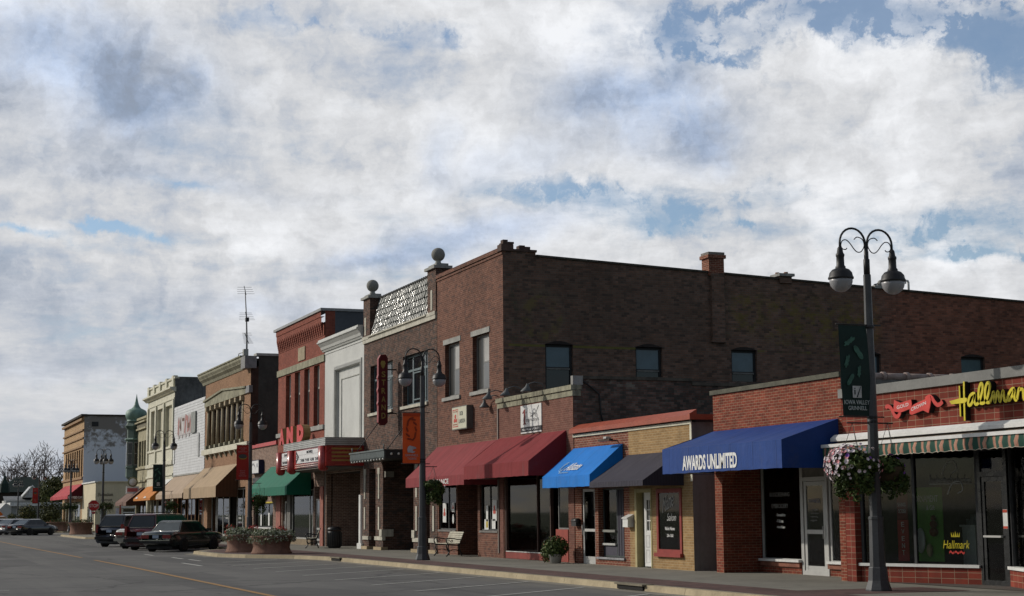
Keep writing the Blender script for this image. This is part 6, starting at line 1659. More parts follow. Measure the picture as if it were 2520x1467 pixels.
room(bd, -140.2, -135.0, .4, 4, .14, 3.0); roof(bd, -140.5, -134.8, .1, 20, 9.5)
t = thing('sign', 'small white box sign with pink panel and round clock disc by the turret', 'sign', (-137.5, -.5, 4.0))
MB().box(-137.65, -137.35, -1.25, -.25, 3.45, 4.05, BRD).build('box', t); MB().box(-137.34, -137.33, -1.18, -.35, 3.6, 3.9, plain('pink_panel', (.5, .12, .12), .6)).build('panel', t)
MB().lathe([(.40, -.08), (.42, 0), (.40, .08)], (-137.4, -.75, 4.4), plain('olive_clock_rim', (.20, .19, .11), .6), 20, True, 'x').build('disc', t); MB().lathe([(.30, 0), (.30, .1)], (-137.4, -.75, 4.4), BRD, 20, True, 'x').build('face', t)
MR = cloth('brown_shingle_canvas', (.17, .105, .085), .9, .3)
awning('awning', 'brown shingled awning below the green corner turret', -142.3, -135.6, 3.95, 1.5, 2.75, 2.45, MR, cloth('shaded_shingle_canvas', (.05, .022, .014), .9, .2))  # end canvas darkened in colour to stand for its shaded side
t = thing('turret_building', 'green copper corner turret with onion dome and spire on a brick corner block', 'building', (-141.6, 0, 0))
CU_ = plain('verdigris_copper', (.16, .255, .21), .6, .2, 2, .4, streak=.3, streak_col=(.04, .09, .08)); CUD = plain('dark_green_paint', (.085, .125, .105), .7, .2, 2)
m = MB(); m.box(-142.6, -140.62, .25, 20, 0, 9.3, ST); m.build('wall', t)
tc = (-141.15, -.05, 0)
MB().lathe([(.2, 4.45), (.7, 4.75), (.82, 4.9), (.82, 5.6), (.88, 5.66), (.88, 5.74), (.80, 5.76), (.80, 7.95), (.88, 8.0), (.88, 8.12), (.76, 8.2), (.76, 8.9), (.94, 9.1), (1.0, 9.22), (.84, 9.3), (.74, 9.6)], tc, CUD, 8, False, 'z', math.pi / 8).build('bay', t)
MB().lathe([(.80, 9.58), (.80, 9.66), (.74, 9.70), (.82, 9.82), (.89, 9.98), (.93, 10.15), (.89, 10.36), (.80, 10.54), (.58, 10.66), (.40, 10.74), (.30, 10.86), (.20, 11.05), (.12, 11.35), (.06, 11.65), (.015, 11.95)], tc, CU_, 20).build('onion_dome', t)
MB().lathe([(.92, 8.02), (.98, 8.08), (.92, 8.14)], tc, CU_, 8, False, 'z', math.pi / 8).build('moulding', t)
for a in (-math.pi / 2, -math.pi / 4, 0, -3 * math.pi / 4):
    c = Vector(tc) + Vector((math.cos(a) * .74, math.sin(a) * .74, 6.85)); r = Vector((-math.sin(a), math.cos(a), 0)); nn = Vector((math.cos(a), math.sin(a), 0))
    w = MB(); w.obox(c + nn * .01, r * .25, nn * .02, (0, 0, 1.0), WOODW); w = w.build('window', t)
    g = MB(); g.obox(c + nn * .03 + Vector((0, 0, .48)), r * .19, nn * .01, (0, 0, .42), DARKGL); g.obox(c + nn * .03 + Vector((0, 0, -.46)), r * .19, nn * .01, (0, 0, .44), DARKGL); g.build('pane', w)
b = MB(); b.tube([(-144.1, 2.5, 9.3), (-144.1, 2.5, 11.4)], .07, GREYST, 8); b.ball((-144.1, 2.5, 11.6), .28, GREYST, 10, 7); tag(b.build('roof_ventilator'), 'grey ball topped ventilator pipe behind the green turret', 'vent')

# ================================================================== 15  low cream corner building, 16 sandy brick block
bd = thing('low_cream_building', 'low cream rendered corner building with grey side lettering across the side street', 'building', (-175, 0, 0))
REN = plain('cream_render', (.54, .48, .34), .85, .06, .6, streak=.1)
m = MB(); m.wall('x', 0, -181.35, -169.5, 0, 5.0, [(-176.5, -171.5, -1, 2.6)], .3, REN)
m.wall('y', -169.5, 0, 12, 0, 5.0, [(2.70, 4.0, 1.25, 2.42), (.5, 1.2, -1, 2.4)], .2, REN); m.quad((-181.35, 12, 0), (-169.5, 12, 0), (-169.5, 12, 5), (-181.35, 12, 5), REN)
part('wall', bd, m)
c_ = MB(); c_.box(-181.35, -169.3, -.12, .2, 5.0, 5.14, WHITEP); c_.box(-169.7, -169.35, .2, 12, 5.0, 5.12, REN); c_.build('coping', bd)
roof(bd, -181.3, -169.6, .2, 12, 4.8)
win(bd, 'y', -169.5, 2.70, 4.0, 1.25, 2.42, .1, WHITEP, DARKGL, .1, (), (1.95,)); MB().box(-169.5, -169.3, 2.4, 4.2, 2.42, 2.56, WHITEP).build('lintel', bd)
win(bd, 'x', 0, -176.5, -171.5, .3, 2.6, .1, WHITEP, GLASS, .12, (-174,)); door(bd, 'y', -169.5, .5, 1.2, .13, 2.4, .1, WHITEP, DARKGL, .1)
room(bd, -178, -171, .4, 4, .1, 2.8)
tx = MB(); GLT = plain('grey_wall_letters', (.15, .13, .10), .8)
put_text(tx, 'Poweshiek', (-169.48, .28, 3.62), (0, 1, 0), EZ, 1.5, .33, GLT, .02, .01); put_text(tx, 'Abstract', (-169.48, .5, 3.10), (0, 1, 0), EZ, 1.15, .30, GLT, .02, .01); put_text(tx, 'Company', (-169.48, .5, 2.60), (0, 1, 0), EZ, 1.2, .30, GLT, .02, .01)
tx.build('lettering', bd)
bd = thing('sandy_brick_building', 'two storey sandy brick block with peeling whitewashed side wall and row of windows', 'building', (-192, 0, 0))
def wash_extra():
    m, n, b = newmat('peeling_whitewash'); pos = wpos(n); x, y, z = n.sep(pos)
    f = n.noise(n.comb(n.m('MULTIPLY', y, .9), n.m('MULTIPLY', z, .9), 0.0), 1.1, 7, .68); blk = n.noise(n.comb(n.m('MULTIPLY', n.m('FLOOR', n.m('MULTIPLY', y, .9)), .37), n.m('MULTIPLY', n.m('FLOOR', n.m('MULTIPLY', z, 1.0)), .61), 5.0), 3.0, 2)
    k = n.m('ADD', n.m('MULTIPLY', f, .7), n.m('MULTIPLY', blk, .3)); k = n.m('ADD', k, n.m('MULTIPLY', n.ss(z, 8.4, 12.4), .16))
    k = n.m('SUBTRACT', k, n.m('ADD', .03, n.m('MULTIPLY', n.ss(z, 9.3, 7.5), .14)))
    c = n.mix(n.ss(k, .47, .58), (.66, .69, .74), (.22, .20, .18))
    n.put(b.inputs['Base Color'], c); b.inputs['Roughness'].default_value = .9
    return m
WASH = wash_extra()
m = MB(); WF = [(-200.0 + i * 2.33, -198.4 + i * 2.33, 5.9, 8.85) for i in range(8)]
m.wall('x', 0, -202.6, -181.4, 0, 12.4, WF + [(-201.5, -183, -1, 3.2)], .35, B_far)
m.wall('y', -181.38, 0, 30, 0, 12.5, [], .1, WASH); m.quad((-202.6, 0, 0), (-202.6, 30, 0), (-202.6, 30, 12.4), (-202.6, 0, 12.4), B_far); m.quad((-202.6, 30, 0), (-181.4, 30, 0), (-181.4, 30, 12.4), (-202.6, 30, 12.4), B_far)
part('wall', bd, m)
c_ = MB(); c_.box(-202.9, -181.2, -.35, .3, 12.4, 12.62, plain('dark_tar_coping', (.04, .035, .03), .9)); c_.box(-181.7, -181.2, .3, 30, 12.44, 12.6, MATS['dark_tar_coping'])
c_.build('coping', bd)
for z_, h, pr_ in ((11.95, .25, .3), (10.85, .16, .16), (10.0, .14, .14), (9.05, .18, .18)): MB().box(-202.7, -181.4, -pr_, -.002, z_, z_ + h, plain('brown_brick_band', (.26, .165, .09), .9, .15)).build('brick_band', bd)
MB().box(-202.7, -181.4, -.16, -.002, 5.6, 5.85, MATS['brown_brick_band']).build('sill_band', bd)
for a, b, c, d in WF: win(bd, 'x', 0, a, b, c, d, .25, plain('brown_sash', (.05, .03, .02), .7), DARKGL, .15, (), (7.3,))
MB().box(-181.37, -181.33, .8, 1.5, 11.3, 11.8, BLACKM).build('vent_hole', bd)
roof(bd, -202.5, -181.5, .3, 30, 12.3)
win(bd, 'x', .2, -201, -192.5, .3, 3.1, .05, CREAMP, GLASS, .2, (-198, -195)); win(bd, 'x', .2, -191.5, -183.3, .3, 3.1, .05, CREAMP, GLASS, .2, (-189, -186)); room(bd, -201.5, -183, .6, 5, .1, 3.2)
RDP = cloth('rose_red_canvas', (.38, .045, .055), .8, .12)
t = awning('awning', 'rose red awning with white letter strip on its side, farthest shop', -200.5, -180.9, 5.1, 1.6, 3.80, 3.46, RDP, cloth('shaded_rose_canvas', (.06, .006, .010), .8, .1))  # ends are the rose red with shade put into the colour
tx = MB(); tx.box(-180.895, -180.885, -1.5, -.05, 3.47, 3.76, plain('maroon_strip', (.10, .02, .02), .7)); put_text(tx, 'PAW FEED CAFE', (-180.88, -1.52, 3.49), (0, 1, 0), EZ, 1.5, .25, WH, .008, .01); tx.build('lettering', t)

# ================================================================== street lamps
GLOBE = glass('lamp_globe_glass', (.72, .72, .72)); FROST = plain('frosted_globe', (.27, .27, .28), .35, .04, 4, .5)
def lamp_arm(t, d, r0=.30, zt=6.75, scroll=True):
    """one curved arm in direction d (unit x,y) with its bell shade and globe"""
    d = Vector((d[0], d[1], 0))
    def Q(u, z): return tuple(d * u + Vector((0, 0, z)))
    a = MB(); pts = [Q(.03, 6.42), Q(.02, 6.6)]
    for i in range(13):
        an = math.pi - math.pi * i / 12
        pts.append(Q(.31 + .29 * math.cos(an), zt + .30 * math.sin(an)))
    pts.append(Q(.60, 6.62))
    a.tube(pts, .022, BLACKM, 8)
    if scroll:
        s1 = smooth_path([(.06, 6.62), (.03, 6.72), (.10, 6.80), (.18, 6.76), (.20, 6.68)], 4)
        s1 = smooth_path([(.27, 6.83), (.20, 6.88), (.08, 6.84), (.04, 6.72), (.11, 6.60), (.20, 6.58), (.28, 6.64), (.36, 6.74), (.45, 6.81), (.54, 6.79), (.575, 6.70), (.54, 6.63), (.47, 6.62), (.44, 6.65)], 3)
        a.tube([Q(p_.x, p_.y) for p_ in s1], .011, BLACKM, 5)
    a = a.build('arm', t, world=False)
    c = Q(.60, 0)
    s = MB(); s.lathe([(.02, 6.68), (.05, 6.64), (.065, 6.54), (.085, 6.52), (.085, 6.48), (.075, 6.46), (.078, 6.30), (.10, 6.27), (.10, 6.24), (.17, 6.21), (.22, 6.15), (.235, 6.08), (.25, 6.06), (.25, 6.03), (.236, 6.02), (.20, 6.02)], c, BLACKM, 20)
    s = s.build('lamp_shade', t, world=False)
    MB().lathe([(.228, 6.03), (.225, 5.97), (.205, 5.90), (.165, 5.84), (.10, 5.79), (.03, 5.77)], c, FROST, 18).build('globe', s, world=False)
def make_lamp(dirs, scroll=True):
    t = thing('street_lamp', '', 'lamp', (0, 0, .13))
    p_ = MB()
    p_.lathe([(.25, 0), (.25, .03), (.195, .20), (.178, .44), (.165, .46)], (0, 0, 0), POLEG, 8, False, 'z', math.pi / 8)
    p_.lathe([(.165, .44), (.155, .46), (.142, 1.35), (.150, 1.37), (.150, 1.41), (.118, 1.43)], (0, 0, 0), POLEG, 8, False, 'z', math.pi / 8)
    p_.build('base', t, world=False)
    MB().lathe([(.118, 1.41), (.075, 6.14)], (0, 0, 0), POLEG, 8, False, 'z', math.pi / 8).build('pole', t, world=False)
    MB().lathe([(.062, 6.12), (.062, 6.44), (.045, 6.46), (.045, 6.60), (.02, 6.66)], (0, 0, 0), BLACKM, 12).build('collar', t, world=False)
    b = MB()
    for z in (3.22, 3.30, 5.07): b.lathe([(.098, z), (.105, z + .01), (.105, z + .05), (.098, z + .06)], (0, 0, 0), BLACKM, 10)
    b.build('clamp', t, world=False)
    for d in dirs: lamp_arm(t, d, scroll=scroll)
    return t
LG = 'street lamps along the kerb'
lamp0 = make_lamp([(0, -1), (0, 1)])
lampX = make_lamp([(0, -1), (0, 1), (1, 0), (-1, 0)], False)
LAMPS = [(-27.0, -1.84, 0, 'nearest twin street lamp, grey pole with dark green leaf banner'),
         (-52.0, -3.0, 0, 'twin street lamp before the brown brick building with orange banner'),
         (-81.0, -2.75, 0, 'twin street lamp with red banner near the round planters'),
         (-108.0, -2.8, 0, 'twin street lamp with dark banner before the cream building'),
         (-200.0, -3.0, 0, 'twin street lamp with red banner beyond the side street')]
for i, (x, y, r, lb) in enumerate(LAMPS):
    o = lamp0 if i == 0 else copy_tree(lamp0)
    o.location = (x, y, .13); o['label'] = lb; o['group'] = LG
for i, (x, y, r, lb) in enumerate([(-139.0, -2.95, .15, 'four armed street lamp before the low cream corner building'), (-166.5, -2.75, .3, 'four armed street lamp before the sandy brick block'), (-242.0, -2.3, .4, 'most distant four armed street lamp, at the left edge')]):
    o = lampX if i == 0 else copy_tree(lampX)
    o.location = (x, y, .13 if i < 2 else 0); o.rotation_euler.z = r; o['label'] = lb; o['group'] = LG

# ------------------------------------------------------------------ banners
def banner(X, Y, y0, y1, z0, z1, mat, label, bow=.06):
    """cloth hung beside a pole, in the plane across the street; faces +X"""
    t = thing('banner', label, 'banner', (X, Y, z0), 0, 'banners on the street lamps')
    m = MB(); vs = []
    R, Cn = 10, 5
    for j in range(R + 1):
        for i in range(Cn + 1):
            u, v = i / Cn, j / R
            vs.append((X + .03 + bow * math.sin(math.pi * v) * (.5 + .5 * math.cos(math.pi * (1 - u))) * .6, Y + y0 + (y1 - y0) * u - .0 + .05 * (1 - v) * (bow > .05), z0 + (z1 - z0) * v))
    k = Cn + 1
    m.add(vs, [(j * k + i, j * k + i + 1, (j + 1) * k + i + 1, (j + 1) * k + i) for j in range(R) for i in range(Cn)], mat, True)
    m.add([(v[0] - .006, v[1], v[2]) for v in vs], [(j * k + i, j * k + i + 1, (j + 1) * k + i + 1, (j + 1) * k + i) for j in range(R) for i in range(Cn)], mat, True)
    m.build('cloth', t)
    for z in (z0 - .015, z1 + .015): MB().tube([(X + .03, Y + y0 - .05, z), (X + .03, Y + .25, z)], .014, BLACKM, 6).build('rod', t)
    return t
def bx(X, z, z0, z1, bow=.06, u=.5): 
    v = (z - z0) / (z1 - z0)
    return X + .03 + bow * math.sin(math.pi * v) * (.5 + .5 * math.cos(math.pi * (1 - u))) * .6 + .012
EYv = (0, 1, 0)
GBN = plain('dark_green_banner', (.006, .022, .018), .7, .15, 2); LEAFG = plain('sage_leaf_print', (.045, .115, .085), .7, .2, 8)
def leafshape(cy, cz, s, ang, lob):
    pts = []
    n_ = 22
    for i in range(n_):
        a = 2 * math.pi * i / n_
        r = (.5 + .5 * abs(math.cos(a)) ** 1.3) * s * (1 - .28 * lob * (i % 3 == 1))
        x, y = r * math.cos(a) * 1.0, r * math.sin(a) * .55
        pts.append((cy + x * math.cos(ang) - y * math.sin(ang), cz + x * math.sin(ang) + y * math.cos(ang)))
    return pts
def green_banner(X, Y, z0, z1, label, rich):
    t = banner(X, Y, -.72, -.09, z0, z1, GBN, label, .06 if rich else .02)
    H = z1 - z0; e = MB()
    for (u, v, s, a, lob) in ((.36, .82, .15, .6, 1), (.66, .70, .16, -.95, 0), (.26, .60, .14, 1.25, 1), (.66, .49, .12, 1.45, 1), (.36, .40, .13, 1.0, 0)):
        e.prism(leafshape(Y - .72 + .63 * u, z0 + H * v, s, a, lob), bx(X, z0 + H * v, z0, z1, .06 if rich else .02, u) + .0, bx(X, z0 + H * v, z0, z1, .06 if rich else .02, u) + .004, LEAFG, 'yz')
    e.build('leaf_print', t)
    q = MB(); xx = bx(X, z0 + H * .25, z0, z1) + .002; WB = plain('pale_square', (.42, .43, .42), .7)
    q.box(xx, xx + .003, Y - .46, Y - .26, z0 + H * .20, z0 + H * .33, WB)
    DK2 = plain('dark_mark', (.02, .03, .03), .7)
    put_text(q, 'i', (xx + .005, Y - .43, z0 + H * .235), EYv, EZ, .035, .13, DK2, .003); q.prism([(Y - .38, z0 + H * .205), (Y - .35, z0 + H * .205), (Y - .27, z0 + H * .325), (Y - .285, z0 + H * .325)], xx + .003, xx + .006, DK2, 'yz')
    q.build('emblem', t)
    tx = MB(); L3 = plain('pale_banner_lettering', (.42, .47, .46), .6)
    if rich:
        xx = bx(X, z0 + .2, z0, z1)
        put_text(tx, 'IOWA VALLEY', (xx + .01, Y - .65, z0 + .225), EYv, EZ, .56, .085, L3, .004); put_text(tx, 'GRINNELL', (xx + .01, Y - .57, z0 + .115), EYv, EZ, .42, .08, L3, .004)
    else:
        put_text(tx, 'IOWA VALLEY', (bx(X, z0 + .2, z0, z1) + .01, Y - .66, z0 + .21), EYv, EZ, .5, .05, L3, .004)
    tx.build('lettering', t)
    return t
green_banner(-27.0, -1.84, 3.48, 5.25, 'dark green banner printed with pale leaves on the nearest lamp', True)
green_banner(-108.0, -2.8, 3.23, 4.95, 'dark banner with small pale square on the lamp before the cream building', False)
ORB = plain('orange_banner', (.66, .085, .008), .6, .06, 2); ORD = plain('dark_orange_print', (.22, .030, .006), .7, .15, 6)
t = banner(-52.0, -3.0, -.70, -.09, 3.33, 5.01, ORB, 'bright orange banner with brown wreath print and pale animal head emblem', .02)
e = MB(); X = -52.0; xx = bx(X, 4.2, 3.33, 5.01, .02) + .002
e.box(xx - .008, xx - .004, -3.70, -3.09, 4.90, 5.005, plain('orange_hem', (.36, .040, .006), .7))
for i in range(12):
    a = .55 + (2 * math.pi - .0) * i / 12
    if abs(math.sin(a) + 1) < .12: continue
    e.prism(leafshape(-3.40 + .15 * math.cos(a), 4.46 + .37 * math.sin(a), .095, a + 1.9, 1), xx + .001 * (i % 2), xx + .003 + .001 * (i % 2), ORD, 'yz')
e.build('wreath_print', t)
e = MB(); LIL = plain('pale_grey_emblem', (.36, .33, .34), .7)
e.prism([(-3.53, 3.68), (-3.55, 3.78), (-3.52, 3.88), (-3.46, 3.92), (-3.38, 3.90), (-3.27, 3.87), (-3.23, 3.84), (-3.26, 3.81), (-3.33, 3.80), (-3.37, 3.76), (-3.33, 3.73), (-3.27, 3.73), (-3.29, 3.69), (-3.37, 3.67), (-3.45, 3.69)], xx + .002, xx + .006, LIL, 'yz')
e.build('emblem', t)
tx = MB(); put_text(tx, 'GRINNELL', (xx + .005, -3.62, 3.56), EYv, EZ, .46, .075, LIL, .004); put_text(tx, 'TIGERS', (xx + .005, -3.55, 3.45), EYv, EZ, .32, .07, LIL, .004); tx.build('lettering', t)
RBN = plain('red_banner', (.30, .018, .012), .6, .08, 2)
def red_banner(X, Y, z0, z1, label, rich):
    t = banner(X, Y, -.70, -.09, z0, z1, RBN, label, .02); xx = bx(X, (z0 + z1) / 2, z0, z1, .02) + .002; e = MB()
    e.prism([(Y - .39 + .22 * math.cos(a), z0 + (z1 - z0) * .66 + .13 * math.sin(a)) for a in [i * .524 for i in range(12)]], xx, xx + .002, plain('banner_gold', (.32, .20, .02), .6), 'yz')
    e.prism([(Y - .39 + .21 * math.cos(a), z0 + (z1 - z0) * .675 + .115 * math.sin(a)) for a in [i * .524 for i in range(12)]], xx + .003, xx + .005, plain('banner_dark_oval', (.05, .055, .055), .6), 'yz')
    e.build('emblem', t); tx = MB(); PL = plain('pale_red_lettering', (.44, .24, .24), .7)
    for s_, v, w in (('GRINNELL', .90, .38), ('FIRE', .845, .2), ('DEPARTMENT', .79, .46), ('Chief', .245, .26), ('Fire', .195, .2), ('Safety', .145, .3), ('Education', .095, .36)): put_text(tx, s_, (xx + .004, Y - .39 - w / 2, z0 + (z1 - z0) * v), EYv, EZ, w, .055, PL, .004)
    tx.build('lettering', t)
red_banner(-81.0, -2.75, 3.40, 5.12, 'red fire service banner with dark oval emblem by the buff brick building', True)
red_banner(-200.0, -3.0, 3.15, 4.95, 'far red banner on the lamp beyond the side street', False)

# ------------------------------------------------------------------ hanging baskets
LF1 = plain('leaf_dark', (.030, .052, .012), .7, .35, 2, .25); LF2 = plain('leaf_mid', (.055, .085, .018), .7, .3, 2, .25); LF3 = plain('leaf_light', (.095, .120, .030), .7, .25, 2, .25)
FLW = plain('white_petal', (.62, .55, .58), .7, .08, 6); FLP = plain('pink_petal', (.60, .26, .28), .7, .15, 6); FLV = plain('violet_petal', (.16, .06, .30), .7, .15, 6); FLR = plain('red_petal', (.38, .025, .02), .7, .15, 6)
def basket(X, Y, z, r, label, flowers, zpole=3.35, n=2200, py=None):
    t = thing('hanging_basket', label, 'hanging plant', (X, Y, z), 0, 'hanging flower baskets on the lamps')
    m = MB(); m.lathe([(.02, z - .30), (.16, z - .26), (.26, z - .12), (.30, z + .04), (.28, z + .04)], (X, Y, 0), plain('coir_liner', (.05, .035, .02), .95, .3, 6), 14); m.build('basket', t)
    f = MB()
    mt_ = [(LF1, 5), (LF2, 4), (LF3, 1.4)]
    f.leaves((X, Y, z + .02), (r * .82, r * .82, r * .62), n // 2, .10, mt_, .3)
    for k in range(13):
        a = k * 2.4 + X; q = r * random.uniform(.35, .85); zz = z + random.uniform(-.42, .42) * r
        f.leaves((X + q * math.cos(a), Y + q * math.sin(a), zz), (r * random.uniform(.22, .42), r * random.uniform(.22, .42), r * random.uniform(.2, .36)), n // 22, .095, mt_, .2)
    for k in range(11):          # trailing stems
        a = k * 2.4 + 1; q = r * random.uniform(.25, .85); L_ = r * random.uniform(.5, 1.25)
        for j in range(4): f.leaves((X + q * math.cos(a) * (1 + .05 * j), Y + q * math.sin(a) * (1 + .05 * j), z - .18 - L_ * j / 4), (.09, .09, .12), n // 110, .08, [(LF1, 4), (LF2, 4), (LF3, 1)], .1)
    f.build('foliage', t)
    if flowers:
        fl = MB()
        for mat, k, bias in flowers:
            for _ in range(k):
                while True:
                    q = Vector((random.gauss(0, 1), random.gauss(0, 1), random.gauss(0.2, .8))).normalized()
                    if random.random() < .08 + max(0, q.dot(Vector((-.55, -.62, .45)))) ** 1.5 * bias: break
                p_ = Vector((X + q.x * r * 1.03, Y + q.y * r * 1.03, z + .02 + q.z * r * .78)) + Vector((random.uniform(-.05, .05), random.uniform(-.05, .05), random.uniform(-.08, .04)))
                a = q.orthogonal().normalized(); a.rotate(Matrix.Rotation(random.uniform(0, 6.28), 3, q)); b = q.cross(a); s_ = random.uniform(.028, .048)
                vs = [p_ + (a * math.cos(k_ * 2 * math.pi / 5) + b * math.sin(k_ * 2 * math.pi / 5)) * s_ + q * .015 for k_ in range(5)] + [p_]
                fl.add(vs, [(i, (i + 1) % 5, 5) for i in range(5)], mat)
        fl.build('flowers', t)
    w = MB()
    for a in (0, 2.1, 4.2): w.tube([(X + .28 * math.cos(a), Y + .28 * math.sin(a), z + .04), (X, Y, zpole)], .006, BLACKM, 4)
    w.build('hanger', t)
    if py is not None: MB().tube([(X, py, zpole), (X, Y + (.12 if Y > py else -.12), zpole)], .016, BLACKM, 6).build('bracket', t)
    return t
basket(-27.0, -2.30, 2.52, .50, 'big basket of pink and white petunias on the street side of the nearest lamp', [(FLW, 250, 1.2), (FLP, 90, 1.2), (FLV, 14, .7)], 3.35, 3000, -1.84)
basket(-27.0, -1.50, 2.46, .35, 'leafy dark basket on the shop side of the nearest lamp', [(FLV, 9, .4)], 3.35, 1900, -1.84)
basket(-52.0, -2.62, 2.52, .40, 'trailing green basket on the lamp before the brown brick building', [(FLW, 8, .5)], 3.22, 2000, -3.0)
basket(-81.0, -2.30, 2.35, .46, 'dark round basket on the lamp near the planters', [(FLR, 22, .6), (FLW, 14, .6)], 3.22, 1500, -2.75)
basket(-108.0, -2.30, 2.3, .48, 'dark basket with red blooms on the lamp before the cream building', [(FLR, 40, .8), (FLW, 14, .6)], 3.22, 900, -2.8)
basket(-139.0, -3.3, 2.45, .52, 'dark basket behind the stop sign, left of its lamp post', None, 3.3, 500, -2.95); basket(-139.0, -2.45, 2.45, .52, 'dark basket behind the stop sign, right of its lamp post', None, 3.3, 500, -2.95)
basket(-166.5, -3.15, 2.6, .55, 'dark basket before the sandy block, left of its lamp post', None, 3.3, 500, -2.75); basket(-166.5, -2.3, 2.6, .55, 'dark basket before the sandy block, right of its lamp post', None, 3.3, 500, -2.75)

# ================================================================== benches, bin, planters, pots
def make_bench():
    t = thing('park_bench', '', 'bench', (0, 0, .13))
    SL = plain('weathered_bench_slat', (.40, .38, .30), .7, .15, 3)
    s = MB()     # local: bench runs along x, back at +y
    for i in range(6): s.box(-.76, .76, -.24 + i * .075, -.18 + i * .075, .43 + .01 * abs(i - 2.5) * .6, .455 + .01 * abs(i - 2.5) * .6, SL)
    s.build('seat', t, world=False)
    s = MB()
    for i in range(6):
        y = .21 + i * .028; z = .50 + i * .068
        s.obox((0, y, z), (.76, 0, 0), (0, .010, -.004), (0, .010, .027), SL)
    s.build('backrest', t, world=False)
    for sx in (-.70, .70):
        e = MB()
        def T(pts, r=.020): e.tube([(sx, p_[0], p_[1]) for p_ in smooth_path(pts, 3)], r, BLACKM, 6)
        T([(-.20, .42), (-.22, .30), (-.17, .18), (-.24, .06), (-.29, .01)], .024); T([(.20, .42), (.20, .28), (.26, .15), (.30, .01)], .024)
        T([(-.26, .42), (0, .405), (.20, .42), (.30, .66), (.38, .90)], .024); T([(-.20, .42), (-.27, .50), (-.28, .60), (-.22, .645), (0, .63), (.16, .60), (.28, .62)], .022)
        T([(-.2, .60), (-.12, .52), (-.05, .53), (-.06, .58), (-.11, .57)], .014); T([(-.17, .2), (0, .24), (.2, .2)], .016)
        e.build('side_frame', t, world=False)
    return t
bench = make_bench()
bench['label'] = 'slatted bench with black scroll ends beside the lamp with orange banner'; bench['group'] = 'street benches'
bench.location = (-56.15, -.72, .13); bench.rotation_euler.z = 0.0
b2 = copy_tree(bench); b2['label'] = 'dark bench seen from its end near the green awning'; b2.location = (-76.4, -1.25, .13); b2.rotation_euler.z = math.pi / 2
b2.location = (-73.2, -1.5, .13); b2.rotation_euler.z = R_(-14)
t = thing('litter_bin', 'black slatted litter bin in the shade below the cinema marquee', 'bin', (-72.0, -.75, .13))
m = MB(); m.lathe([(.26, .15), (.30, .20), (.31, .85), (.29, .90)], (-72.0, -.75, 0), BLACKM, 18)
for i in range(18): m.box(-72.0 + .315 * math.cos(i * .349) - .015, -72.0 + .315 * math.cos(i * .349) + .015, -.75 + .315 * math.sin(i * .349) - .015, -.75 + .315 * math.sin(i * .349) + .015, .22, .84, BLACKM)
m.build('body', t)
MB().lathe([(.31, .92), (.33, .95), (.30, 1.05), (.18, 1.10), (.16, 1.09)], (-72.0, -.75, 0), BLACKM, 18).build('lid', t)
TERRA = plain('weathered_terracotta', (.20, .115, .085), .9, .22, 1.6, .15, streak=.4)
SILV = plain('silver_green_leaf', (.30, .32, .25), .8, .2, 2); SILV2 = plain('grey_green_leaf', (.17, .20, .11), .8, .25, 2)
def planter(X, Y, r, h, label, leaves, flw=None, group='round planters on the kerb extension', n=2600, tree=False, spread=1.15):
    t = thing('planter', label, 'planter', (X, Y, .13), 0, group)
    MB().lathe([(r * 1.02, .13), (r * 1.02, .17), (r * .96, .22), (r * .90, h * .5), (r * .97, h * .85), (r * 1.06, h), (r * 1.08, h + .04), (r * .98, h + .06), (r * .95, h - .05)], (X, Y, 0), TERRA, 32).build('pot', t)
    f = MB()
    for k in range(14):
        a = k * 2.4; q = r * .78 * math.sqrt((k + .5) / 14)
        f.leaves((X + q * math.cos(a), Y + q * math.sin(a), h + .08 + .10 * random.random()), (.34 * spread, .34 * spread, .22), n // 14, .085, leaves, .2)
    for k in range(18):
        a = k * .349; f.leaves((X + r * 1.06 * math.cos(a), Y + r * 1.06 * math.sin(a), h - .03 - .1 * random.random()), (.17, .17, .16), n // 50, .075, leaves, .2)
    f.build('foliage', t)
    if flw:
        fl = MB(); fl.leaves((X, Y + r * .45, h + .30), (r * .55, r * .3, .16), flw, .07, [(FLR, 1)], .1); fl.build('flowers', t)
    return t
planter(-64.3, -5.35, .80, .78, 'large round terracotta planter with frothy silver foliage, nearer of the pair', [(SILV, 4), (SILV2, 4), (LF2, 1)], 130)
planter(-67.6, -5.75, .78, .80, 'terracotta planter with silver foliage behind the nearer one', [(SILV, 5), (SILV2, 3), (LF2, 1)], 160)
planter(-139.5, -4.6, .95, 1.05, 'terracotta planter with orange flowers by the stop sign', [(LF1, 3), (LF2, 2), (FLR, .3)], None, 'corner planters', 700, spread=1.4)
planter(-171.5, -3.3, 1.2, 1.0, 'wide terracotta planter in front of the sandy block, seen over the cars', [(LF1, 3), (LF2, 2), (FLR, .1)], None, 'corner planters', 700, spread=1.4)
t = thing('potted_plant', 'leafy plant with a few red blooms in a pale pot on the pavement', 'plant', (-44.75, -1.05, .13))
MB().lathe([(.13, .13), (.17, .15), (.21, .38), (.23, .40), (.20, .41), (.18, .36)], (-46.2, -.62, 0), plain('pale_pot', (.34, .33, .30), .8, .15), 18).build('pot', t)
f = MB(); f.leaves((-46.2, -.62, .62), (.42, .42, .34), 1300, .085, [(LF1, 4), (LF2, 4), (LF3, 2)], .35); f.leaves((-46.45, -.75, .40), (.25, .25, .26), 350, .08, [(LF2, 3), (LF3, 2)], .3); f.build('foliage', t)
f = MB(); f.leaves((-46.15, -.70, .70), (.40, .40, .28), 34, .06, [(FLR, 1)], .8); f.build('flowers', t)
t = thing('potted_plant', 'small red and white flower tub at the doorway under the tan awning', 'plant', (-96.9, -.5, .13))
